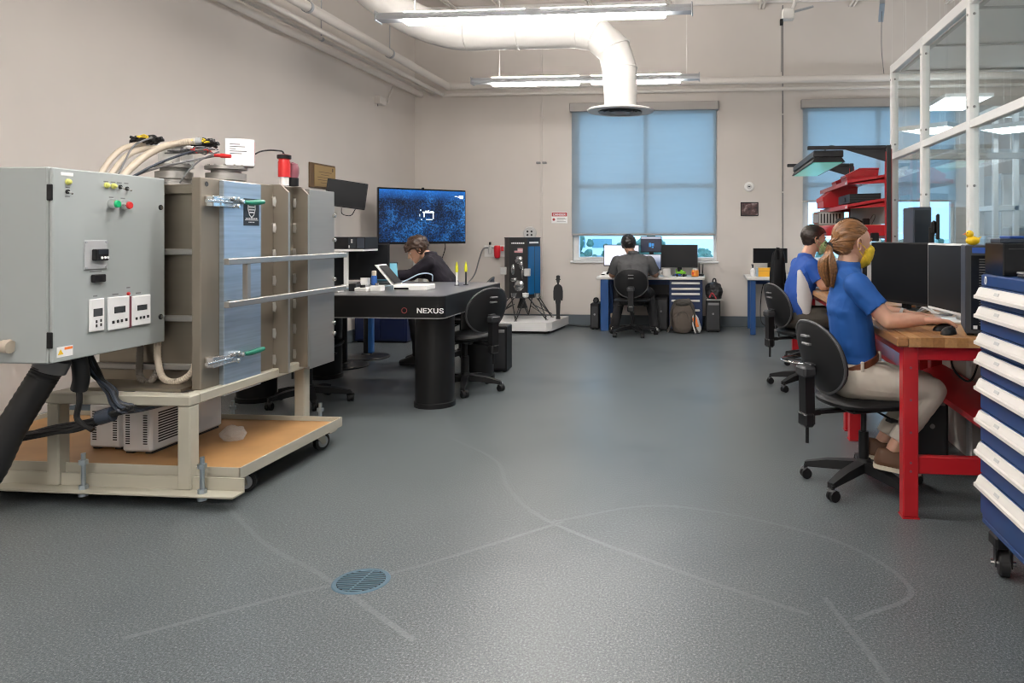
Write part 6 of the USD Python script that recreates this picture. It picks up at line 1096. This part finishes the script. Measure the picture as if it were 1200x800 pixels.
def head(c, R):
    """skin of a head (centre c at ear height): cranium, jaw, nose, ears"""
    P = lambda x, y, z: c + R @ A(x, y, z)
    cr = hullm(oval(P(-.018, 0, .035), (.088, .073, .080), R), oval(P(.035, 0, .030), (.052, .062, .062), R))
    face = hullm(oval(P(.035, 0, .0), (.055, .060, .06), R), oval(P(.052, 0, -.062), (.034, .038, .036), R), ball(P(.076, 0, -.092), .018), oval(P(-.02, 0, -.02), (.055, .066, .05), R))
    nose = hullm(ball(P(.090, 0, .014), .007), ball(P(.112, 0, -.024), .010), ball(P(.095, .012, -.030), .008), ball(P(.095, -.012, -.030), .008))
    lips = hullm(ball(P(.088, .018, -.056), .008), ball(P(.088, -.018, -.056), .008), ball(P(.094, 0, -.053), .009))
    brow = hullm(ball(P(.078, .03, .028), .012), ball(P(.078, -.03, .028), .012), ball(P(.083, 0, .026), .012))
    return [cr, face, nose, lips, brow]
def ears(c, R):
    out = []
    for s in (-1, 1):
        Q = rot(0, 0, 0); Re = R @ rot(-s * .35) @ rot(0, -.12); o = c + R @ A(-.012, s * .081, -.002)
        rim = [o + Re @ A(math.cos(t) * (.017 - .004 * (math.sin(t) < 0)), s * .004, math.sin(t) * .030) for t in np.linspace(-1.9, 3.6, 13)]
        out.append(hullm(oval(o + Re @ A(.002, -s * .004, 0), (.013, .006, .025), Re), ball(o + Re @ A(.004, -s * .008, .0), .008)))
        out += [(ball(p, .0045) + ball(q, .0045)).hull() for p, q in zip(rim[:-1], rim[1:])]
        out.append(ball(o + Re @ A(.004, s * .002, -.030), .007))
    return skin_of(union(out), .004, 2)
def face_parts(t, c, R, brow='hair_dark'):
    P = lambda x, y, z: c + R @ A(x, y, z)
    for s in (-1, 1):
        e = t.part('eye', tm(oval(P(.078, s * .031, .008), (.0095, .013, .007), R)), 'eye_white', label='eye'); t.part('iris', tm(oval(P(.0855, s * .031, .008), (.003, .006, .006), R)), 'iris_dark', parent=e)
        t.part('eyebrow', tm(hullm(ball(P(.0905, s * .014, .032), .003), ball(P(.088, s * .032, .037), .0035), ball(P(.078, s * .048, .031), .0025))), brow)
def hand(w, fwd, nrm, side, curl=.35, s=1.0, spread=.10):
    """hand from wrist w: fwd = along the palm, nrm = back of the hand; side=+1 thumb on the left of fwd seen from above nrm"""
    f = A(*fwd) / np.linalg.norm(fwd); n = A(*nrm); n = n - f * (n @ f); n /= np.linalg.norm(n); l = np.cross(n, f) * side
    Q = lambda a, b, c: w + s * (f * a + l * b + n * c)
    palm = hullm(ball(Q(0, .014, 0), .020 * s), ball(Q(0, -.014, 0), .020 * s), ball(Q(.045, .032, .004), .013 * s), ball(Q(.088, .028, .003), .0115 * s), ball(Q(.082, -.032, .0), .0105 * s), ball(Q(.03, -.030, .0), .014 * s))
    out = [palm]
    for b, ln, r in ((.029, (.040, .025, .020), .0088), (.009, (.044, .028, .021), .0090), (-.012, (.041, .026, .020), .0086), (-.031, (.032, .020, .018), .0078)):
        p = Q(.086 - abs(b - .009) * .25, b, .002); a = curl * .5; sp = spread * b / .03
        for i, L in enumerate(ln):
            d = f * math.cos(a) * math.cos(sp) + l * math.sin(sp) - n * math.sin(a); q = p + d * L * s
            out.append((ball(p, (r - .0005 * i) * s) + ball(q, (r - .0005 * (i + 1)) * s)).hull()); p = q; a += curl
    p = Q(.020, .028, -.004); d = f * .75 + l * .62 - n * .20; d /= np.linalg.norm(d)
    for i, (L, r) in enumerate(((.042, .0125), (.030, .0100), (.024, .0085))):
        q = p + d * L * s; out.append((ball(p, r * s) + ball(q, (r - .0012) * s)).hull()); p = q; d = d * .9 + f * .28 - n * .05; d /= np.linalg.norm(d)
    return skin_of(union(out), .0042, 5)
def shoe(t, heel, toe, m, sole, w=.042, h=.075, lab=None):
    heel, toe = A(*heel), A(*toe); d = toe - heel; L = np.linalg.norm(d); d /= L; up = A(0, 0, 1) - d * d[2]; up /= np.linalg.norm(up); sd = np.cross(up, d)
    Q = lambda a, b, c: heel + d * a * L + sd * b + up * c
    up_ = hullm(ball(Q(.12, 0, .035), .034), ball(Q(.12, 0, h), .026), ball(Q(.42, 0, h * .9), .028), ball(Q(.72, .012, .030), .034), ball(Q(.72, -.012, .030), .034), ball(Q(.93, 0, .022), .026), ball(Q(.40, 0, .03), .036))
    p = t.part('shoe', skin_of(up_, .012, 4), m, label=lab)
    ol = [(x, y) for x, y in ((-.02, .02), (-.02, -.02), (.1, -.036), (.4, -.036), (.72, -.046), (.92, -.036), (1.01, -.012), (1.01, .012), (.92, .036), (.72, .046), (.4, .036), (.1, .036))]
    t.part('sole', hull_pts([Q(x, y, z) for x, y in ol for z in (-.004, .016)]), sole, parent=p)
    return p, Q

def lean(a, b, t): return a + (b - a) * t

# ---------------------------------------------------------------- the woman at the red workbench
wm_ = Thing('person', 'woman with auburn ponytail, yellow mask and blue t-shirt, seated typing at the red workbench', 'person', (.80, 3.95, 0), group=None)
pel, wst, cst, nkb = A(.755, 3.975, .575), A(.765, 3.97, .70), A(.728, 3.955, .93), A(.722, 3.952, 1.165)
hc = A(.752, 3.965, 1.268); HR = rot(math.radians(20), .10)
sR, sL = A(.740, 3.80, 1.062), A(.730, 4.105, 1.062)
eR, wR = A(.878, 3.742, .893), A(1.058, 3.772, .896); eL, wL = A(.93, 4.19, .90), A(1.052, 4.085, .892)
hR, hL = A(.775, 3.885, .575), A(.775, 4.075, .570); kR, kL = A(1.125, 3.865, .530), A(1.13, 4.075, .525); aR, aL = A(.925, 3.85, .235), A(.905, 4.03, .215)
body = [hullm(oval(pel, (.115, .165, .10)), oval(wst, (.088, .125, .06))), hullm(oval(wst, (.088, .125, .07)), oval(cst, (.098, .145, .10))), hullm(oval(cst, (.095, .14, .10)), ball(lean(sR, sL, .12) + (0, 0, -.01), .05), ball(lean(sR, sL, .88) + (0, 0, -.01), .05), ball(nkb - (0, 0, .03), .06)),
        bone(nkb - (0, 0, .03), .056, hc + HR @ A(-.02, 0, -.04), .050)] + head(hc, HR)
body += [bone(sR, .050, eR, .040), bone(eR, .040, lean(eR, wR, .35), .041), bone(lean(eR, wR, .35), .041, wR, .025), bone(sL, .050, eL, .040), bone(eL, .040, wL, .025)]
for h_, k_, a_ in ((hR, kR, aR), (hL, kL, aL)): body += [bone(h_, .088, k_, .056), bone(k_, .054, lean(k_, a_, .35), .050), bone(lean(k_, a_, .35), .050, a_, .032)]
sk = to_man(skin_of(union(body), .016, 6)); 
hnR = to_man(hand(wR, (1, .05, -.02), (0, 0, 1), 1, .30, .95)); hnL = to_man(hand(wL, (1, -.10, .0), (0, 0, 1), -1, .34, .95))
wm_.part('body', tm(union([sk, hnR, hnL, to_man(ears(hc, HR))])), 'skin')
face_parts(wm_, hc, HR, 'hair_auburn')
# trousers
tr = [hullm(oval(pel + (0, 0, -.005), (.135, .182, .112)), oval(lean(pel, wst, .62), (.108, .146, .025)))]
for h_, k_, a_ in ((hR, kR, aR), (hL, kL, aL)): tr += [bone(h_, .100, k_, .068), bone(k_, .068, lean(k_, a_, .5), .062), bone(lean(k_, a_, .5), .062, lean(k_, a_, .86), .052, True)]
wm_.part('trousers', skin_of(union(tr), .012, 6, (.007, (16, 9, 16), 3)), 'khaki', label='light khaki trousers')
bc0 = lean(pel, wst, .60)
bl_ = tm(oval((0, 0, 0), (1, 1, 1))); ring = lambda rx, ry, z: [(bc0[0] + rx * math.cos(a), bc0[1] + ry * math.sin(a), bc0[2] + z + .045 * math.cos(a)) for a in np.arange(49) * PI / 24]
def band(rx, ry, h, th):
    o, i = np.array(ring(rx, ry, 0)), np.array(ring(rx - th, ry - th, 0)); V = np.vstack([o + (0, 0, h / 2), o - (0, 0, h / 2), i - (0, 0, h / 2), i + (0, 0, h / 2)]); n = len(o); Fc = []
    for s in range(4):
        for k in range(n - 1): a, b, c, d = s * n + k, s * n + k + 1, ((s + 1) % 4) * n + k + 1, ((s + 1) % 4) * n + k; Fc += [(a, d, c), (a, c, b)]
    return trimesh.Trimesh(V, Fc, process=False)
be = wm_.part('belt', band(.121, .160, .034, .02), 'belt_brown', label='brown leather belt')
wm_.part('belt_loop', cat([bx((bc0[0] + .123 * math.cos(a), bc0[1] + .162 * math.sin(a), bc0[2] + .045 * math.cos(a)), (.016, .016, .052), .003) for a in (-.35, -1.5, -2.5)]), 'khaki', parent=be, kind='stuff')
# t-shirt
ts_ = [hullm(oval(lean(pel, wst, .72), (.110, .150, .022)), oval(wst, (.108, .146, .06))), hullm(oval(wst, (.108, .146, .06)), oval(cst, (.112, .160, .10))), hullm(oval(cst, (.110, .156, .10)), ball(lean(sR, sL, .10) + (0, 0, -.004), .060), ball(lean(sR, sL, .90) + (0, 0, -.004), .060), ball(nkb - (.01, 0, .055), .075)),
       hullm(ball(nkb - (.008, 0, .05), .080), oval(nkb + (-.004, 0, .0), (.070, .072, .020))),
       bone(sR, .066, lean(sR, eR, .66), .062, True), bone(sL, .066, lean(sL, eL, .66), .062, True)]
wm_.part('t_shirt', skin_of(union(ts_), .011, 6, (.009, (9, 9, 13), 5)), 'tee_blue', label='royal blue short-sleeved t-shirt')
# hair: swept back into a ponytail
P = lambda x, y, z: hc + HR @ A(x, y, z)
tieP = P(-.118, 0, -.018)
cap = hullm(oval(P(-.022, 0, .038), (.098, .083, .092), HR), oval(P(.030, 0, .048), (.056, .066, .058), HR)) + hullm(oval(P(-.05, 0, .0), (.066, .074, .06), HR), ball(tieP, .024), oval(P(-.055, 0, -.045), (.04, .055, .02), HR))
cut = Manifold.hull_points(np.array([P(*q) for q in ((.074, -.2, .098), (.074, .2, .098), (.2, -.2, .098), (.2, .2, .098), (.004, -.2, .034), (.004, .2, .034), (-.034, -.2, .018), (-.034, .2, .018), (.2, -.2, -.2), (.2, .2, -.2), (-.030, -.2, -.2), (-.030, .2, -.2))]))
hm = skin_of(cap - cut, .008, 4)
v = np.array(hm.vertices); d = v - tieP; ang = np.arctan2((d @ HR)[:, 1], (d @ HR)[:, 2]); hm.vertices = v + np.array(hm.vertex_normals) * (.0022 * np.sin(ang * 46 + 5 * np.sin(ang * 9)))[:, None]
hr_ = wm_.part('hair', hm, 'hair_auburn', label='auburn hair combed back')
wm_.part('hair_tie', lathe([(.014, -.009), (.024, -.007), (.024, .007), (.014, .009)], 20, tieP + HR @ A(-.010, 0, -.006), HR @ A(-1, 0, -.55)), 'rubber', parent=hr_, label='dark hair tie')
q = np.random.default_rng(31); strands = []
for k in range(70):
    a, rr = q.uniform(0, 2 * PI), math.sqrt(q.uniform(0, 1)); o = A(0, math.cos(a), math.sin(a)) * rr
    pts = [tieP + HR @ (A(0, o[1], o[2]) * .013), P(-.135, 0, -.048) + HR @ (o * .024), P(-.138, 0, -.105) + HR @ (o[[2, 1, 0]] * (.040, .045, .01)), P(-.128, .0, -.165) + HR @ (o[[2, 1, 0]] * (.044, .050, .01)), P(-.112, 0, -.215 - .025 * q.uniform(0, 1)) + HR @ (o[[2, 1, 0]] * (.022, .028, .01))]
    strands.append(tube(pts, [.005, .007, .007, .006, .0015], 6, 5))
wm_.part('ponytail', cat(strands), 'hair_auburn', label='auburn ponytail', kind='stuff')
def mask(t, c, R, mt, lab):
    P = lambda x, y, z: c + R @ A(x, y, z)
    o = hullm(ball(P(.104, 0, -.004), .009), ball(P(.118, 0, -.028), .012), ball(P(.084, .040, -.022), .020), ball(P(.084, -.040, -.022), .020), ball(P(.050, .058, -.035), .010), ball(P(.050, -.058, -.035), .010), ball(P(.094, 0, -.090), .016), ball(P(.068, .034, -.088), .016), ball(P(.068, -.034, -.088), .016), ball(P(.060, 0, -.112), .012), ball(P(.046, .054, -.070), .010), ball(P(.046, -.054, -.070), .010), ball(P(.108, 0, -.060), .016))
    p = t.part('face_mask', skin_of(o, .007, 4, (.0022, (45, 45, 30), 2)), mt, label=lab)
    for s in (-1, 1): t.part('ear_loop', tube([P(.050, s * .064, -.035), P(.02, s * .078, -.012), P(-.018, s * .086, .005), P(-.012, s * .085, -.03), P(.02, s * .076, -.06), P(.046, s * .062, -.072)], .0022, 6, 5), mt, parent=p)
mask(wm_, hc, HR, 'mask_yellow', 'yellow cloth face mask')
wm_.part('watch', lathe([(.022, -.008), (.030, -.008), (.030, .008), (.022, .008)], 20, lean(eL, wL, .90), wL - eL), 'light_grey', label='pale wristwatch')
shoe(wm_, (.835, 3.845, .150), (1.055, 3.825, .120), 'shoe_brown', 'shoe_sole', lab='brown slip-on shoe'); shoe(wm_, (.815, 4.03, .150), (1.03, 4.0, .120), 'shoe_brown', 'shoe_sole', lab='brown slip-on shoe')

# ---------------------------------------------------------------- generic seated man in a local frame (faces +X, seat at the origin)
def seated_man(t, o, yaw, seat, lean_x, head_off, head_rot, elb, wri, knees, ank, cols, size=1.0, hairf=None, sleeve=.72, broad=1.0, tuck=.10, skin='skin', hand_fwd=None, long_trousers=.97, ts=1.0, slope=.0):
    Rz = rot(yaw); W = lambda p: A(*o) + Rz @ A(*p)
    pel, wst, cst, nkb = A(0, 0, seat + .105), A(lean_x * .25, 0, seat + .24 * ts), A(lean_x * .75, 0, seat + .44 * ts), A(lean_x, 0, seat + .62 * ts)
    sh = [A(lean_x * .92, -.185 * broad, seat + .54 * ts - slope), A(lean_x * .92, .185 * broad, seat + .54 * ts - slope)]
    hp = [A(.02, -.095, seat + .10), A(.02, .095, seat + .10)]; hc = nkb + A(*head_off); HRl = rot(*head_rot); b = broad
    bd = [hullm(oval(pel, (.12, .17 * b, .10)), oval(wst, (.105 * b, .15 * b, .07))), hullm(oval(wst, (.105 * b, .15 * b, .07)), oval(cst, (.112 * b, .17 * b, .11))), hullm(oval(cst, (.112, .165 * b, .10)), ball(lean(*sh, .10), .058), ball(lean(*sh, .90), .058), ball(nkb - (0, 0, .03), .062)), bone(nkb - (0, 0, .03), .060, hc + HRl @ A(-.02, 0, -.04), .056)] + head(hc, HRl)
    for k in (0, 1): bd += [bone(sh[k], .056 * b, elb[k], .043), bone(elb[k], .043, lean(elb[k], wri[k], .3), .042), bone(lean(elb[k], wri[k], .3), .042, wri[k], .028), bone(hp[k], .090, knees[k], .060), bone(knees[k], .058, lean(knees[k], ank[k], .35), .054), bone(lean(knees[k], ank[k], .35), .054, ank[k], .036)]
    hands = [to_man(hand(wri[k], (hand_fwd or [wri[0] - elb[0], wri[1] - elb[1]])[k], (0, 0, 1), 1 if k == 0 else -1, .4)) for k in (0, 1)]
    m = tm(union([to_man(skin_of(union(bd), .018, 6)), to_man(ears(hc, HRl))] + hands)); m = trimesh.Trimesh((np.array(m.vertices) @ Rz.T) + A(*o), m.faces, process=False); t.part('body', m, skin)
    X = lambda mm: trimesh.Trimesh((np.array(tm(mm).vertices) @ Rz.T) + A(*o), tm(mm).faces, process=False)
    tr = [hullm(oval(pel, (.135, .188 * b, .112)), oval(lean(pel, wst, .65), (.122 * b, .166 * b, .03)))]
    for k in (0, 1): tr += [bone(hp[k], .102, knees[k], .074), bone(knees[k], .074, lean(knees[k], ank[k], .5), .066), bone(lean(knees[k], ank[k], .5), .066, lean(knees[k], ank[k], long_trousers), .058, True)]
    t.part('trousers', X(skin_of(union(tr), .014, 6, (.009, (14, 10, 14), 2))), cols[1])
    st = [hullm(oval(lean(pel, wst, tuck), (.136, .188 * b, .03)), oval(wst, (.124 * b, .170 * b, .07))), hullm(oval(wst, (.124 * b, .170 * b, .07)), oval(cst, (.126 * b, .186 * b, .11))), hullm(oval(cst, (.125 * b, .182 * b, .10)), ball(lean(*sh, .08), .068), ball(lean(*sh, .92), .068), ball(nkb - (.01, 0, .05), .080)), hullm(ball(nkb - (.01, 0, .045), .078), oval(nkb + (-.004, 0, .016), (.068, .070, .016)))]
    for k in (0, 1):
        if sleeve <= 1: st += [bone(sh[k], .068 * b, lean(sh[k], elb[k], sleeve), .068 * b, True)]
        else: st += [bone(sh[k], .072 * b, elb[k], .058), bone(elb[k], .058, lean(elb[k], wri[k], sleeve - 1), .044, True)]
    sp = t.part('shirt', X(skin_of(union(st), .013, 6, (.009, (10, 10, 12), 4))), cols[0])
    return dict(W=W, R=Rz @ HRl, hc=W(hc), sh=[W(x) for x in sh], cst=W(cst), wst=W(wst), nkb=W(nkb), pel=W(pel), Rz=Rz, shirt=sp, elb=[W(x) for x in elb], wri=[W(x) for x in wri], ank=[W(x) for x in ank])
def short_hair(t, c, R, mt, lab, fringe=.03, vol=.014, rough=.010, seed=1):
    P = lambda x, y, z: c + R @ A(x, y, z)
    cap = hullm(oval(P(-.020, 0, .040), (.090 + vol, .075 + vol, .082 + vol), R), oval(P(.036, 0, .046), (.054 + vol * .7, .062 + vol * .7, .052 + vol), R), oval(P(-.050, 0, -.025), (.052, .062, .035), R))
    cut = Manifold.hull_points(np.array([P(*q) for q in ((.060, -.2, .050 + fringe), (.060, .2, .050 + fringe), (.25, -.2, .06 + fringe), (.25, .2, .06 + fringe), (.012, -.2, .028), (.012, .2, .028), (.25, -.2, -.25), (.25, .2, -.25), (.004, -.2, -.25), (.004, .2, -.25))]))
    h = skin_of(cap - cut, .008, 4, (rough, (32, 32, 32), seed)); return t.part('hair', h, mt, label=lab)

# ---------------------------------------------------------------- man in blue and white polo
mc = make_chair('black drafting chair with chrome foot ring under the man in the blue and white polo', 'black task chairs', ring=True, lift=.02); mc.place((.83, 6.52, 0), math.radians(22))
m2 = Thing('person', 'man with dark hair, green camouflage mask and blue and white polo, seated behind the woman', 'person', (.735, 6.5, 0))
J = seated_man(m2, (.735, 6.50, 0), math.radians(12), .505, .11, (.075, 0, .14), (-.02, .08), [A(.17, -.25, .89), A(.16, .24, .892)], [A(.31, -.12, .882), A(.31, .10, .882)], [A(.44, -.11, .60), A(.44, .12, .60)], [A(.32, -.10, .33), A(.32, .12, .33)], ('polo_blue', 'trouser_grey'))
face_parts(m2, J['hc'], J['R']); short_hair(m2, J['hc'], J['R'], 'hair_dark', 'short dark brown hair', .020, .016, .006); mask(m2, J['hc'], J['R'], 'mask_camo', 'green camouflage face mask')
R2 = J['Rz']; S = lambda p: A(.735, 6.5, 0) + R2 @ A(*p)
# white side panel and sleeve emblem of the polo
pan = [hullm(oval(A(.045, -.135, .66), (.055, .052, .04)), oval(A(.045, -.142, .78), (.070, .044, .05))), hullm(oval(A(.045, -.142, .78), (.068, .044, .05)), oval(A(.03, -.160, .90), (.050, .030, .03)), ball(A(.00, -.150, 1.0), .02))]
pm = skin_of(union(pan), .012, 6); m2.part('side_panel', trimesh.Trimesh(np.array(pm.vertices) @ R2.T + A(.735, 6.5, 0), pm.faces, process=False), 'polo_white', parent=J['shirt'], label='white side panel')
em = cat(hull_pts([(a, -.0, b) for a, b in ((-.02, .01), (-.004, -.012), (.006, -.012), (.02, .012))] + [(0, -.003, 0)]), bb(-.004, .004, -.003, 0, -.018, .006)); el = lean(A(*(0.13 * .92, -.185, .505 + .54)), A(.17, -.25, .89), .50)
m2.part('emblem', trimesh.Trimesh((np.array(em.vertices) * 1.3 + el + A(.012, -.078, .01)) @ R2.T + A(.735, 6.5, 0), em.faces, process=False), 'patch_gold', parent=J['shirt'], label='small gold and white sleeve emblem')
for k in (0, 1): a_ = J['ank'][k]; shoe(m2, a_ + (-.05, 0, -.09), a_ + (.2, .02, -.10), 'shoe_black', 'dark_grey')
# ---------------------------------------------------------------- man at the window desk
m3_ = Thing('person', 'man with black hair and grey polo seen from behind at the window desk', 'person', (-.98, 9.62, 0))
J = seated_man(m3_, (-.985, 9.64, 0), math.radians(90), .475, .13, (.07, .07, .115), (.0, .25), [A(.21, -.29, .78), A(.20, .29, .775)], [A(.44, -.20, .785), A(.44, .22, .785)], [A(.43, -.19, .52), A(.42, .19, .52)], [A(.20, -.275, .10), A(.20, .255, .10)], ('shirt_grey', 'pants_black'), broad=1.14, sleeve=.80, skin='skin_tan', long_trousers=1.06, ts=.93, slope=.02)
face_parts(m3_, J['hc'], J['R']); short_hair(m3_, J['hc'], J['R'], 'hair_black', 'thick black hair', .02, .026, .016, 4)
c_ = J['nkb']; m3_.part('collar', lathe([(.066, -.015), (.076, -.012), (.070, .022), (.062, .022)], 24, c_ + (0, -.005, .010), (0, .25, 1)), 'shirt_grey', parent=J['shirt'])
for k in (0, 1):
    a_ = J['ank'][k]; sg = (1 if k == 0 else -1)
    p, Q = shoe(m3_, a_ + (-.01 * sg, -.06, -.085), a_ + (.03 * sg, .20, -.088), 'shoe_black', 'white_plastic', lab='black sneaker with white stripes')
    for x in (.16, .34): m3_.part('stripe', cat([tube([Q(x, s * .043, .020), Q(x - .03, s * .040, .050), Q(x - .06, s * .026, .085)], .008, 6, 3) for s in (-1, 1)]), 'white_plastic', parent=p, label='white stripes')
# ---------------------------------------------------------------- person bending over the optical table
m4 = Thing('person', 'person with brown bowl-cut hair and dark plum shirt bending over the optical table', 'person', (-2.52, 7.36, 0))
J = seated_man(m4, (-2.52, 7.36, 0), math.radians(188), .49, .30, (.125, -.0, .045), (.25, .55), [A(.34, -.25, .90), A(.42, .23, .915)], [A(.60, -.15, .915), A(.68, .33, .915)], [A(.42, -.12, .55), A(.42, .12, .55)], [A(.38, -.12, .10), A(.38, .12, .10)], ('shirt_plum', 'pants_black'), sleeve=1.86)
face_parts(m4, J['hc'], J['R'], 'hair_brown'); short_hair(m4, J['hc'], J['R'], 'hair_brown', 'brown bowl-cut hair', -.012, .030, .016, 7)
for k in (0, 1): a_ = J['ank'][k]; shoe(m4, a_ + (.06, 0, -.085), a_ + (-.2, 0, -.088), 'shoe_black', 'dark_grey')
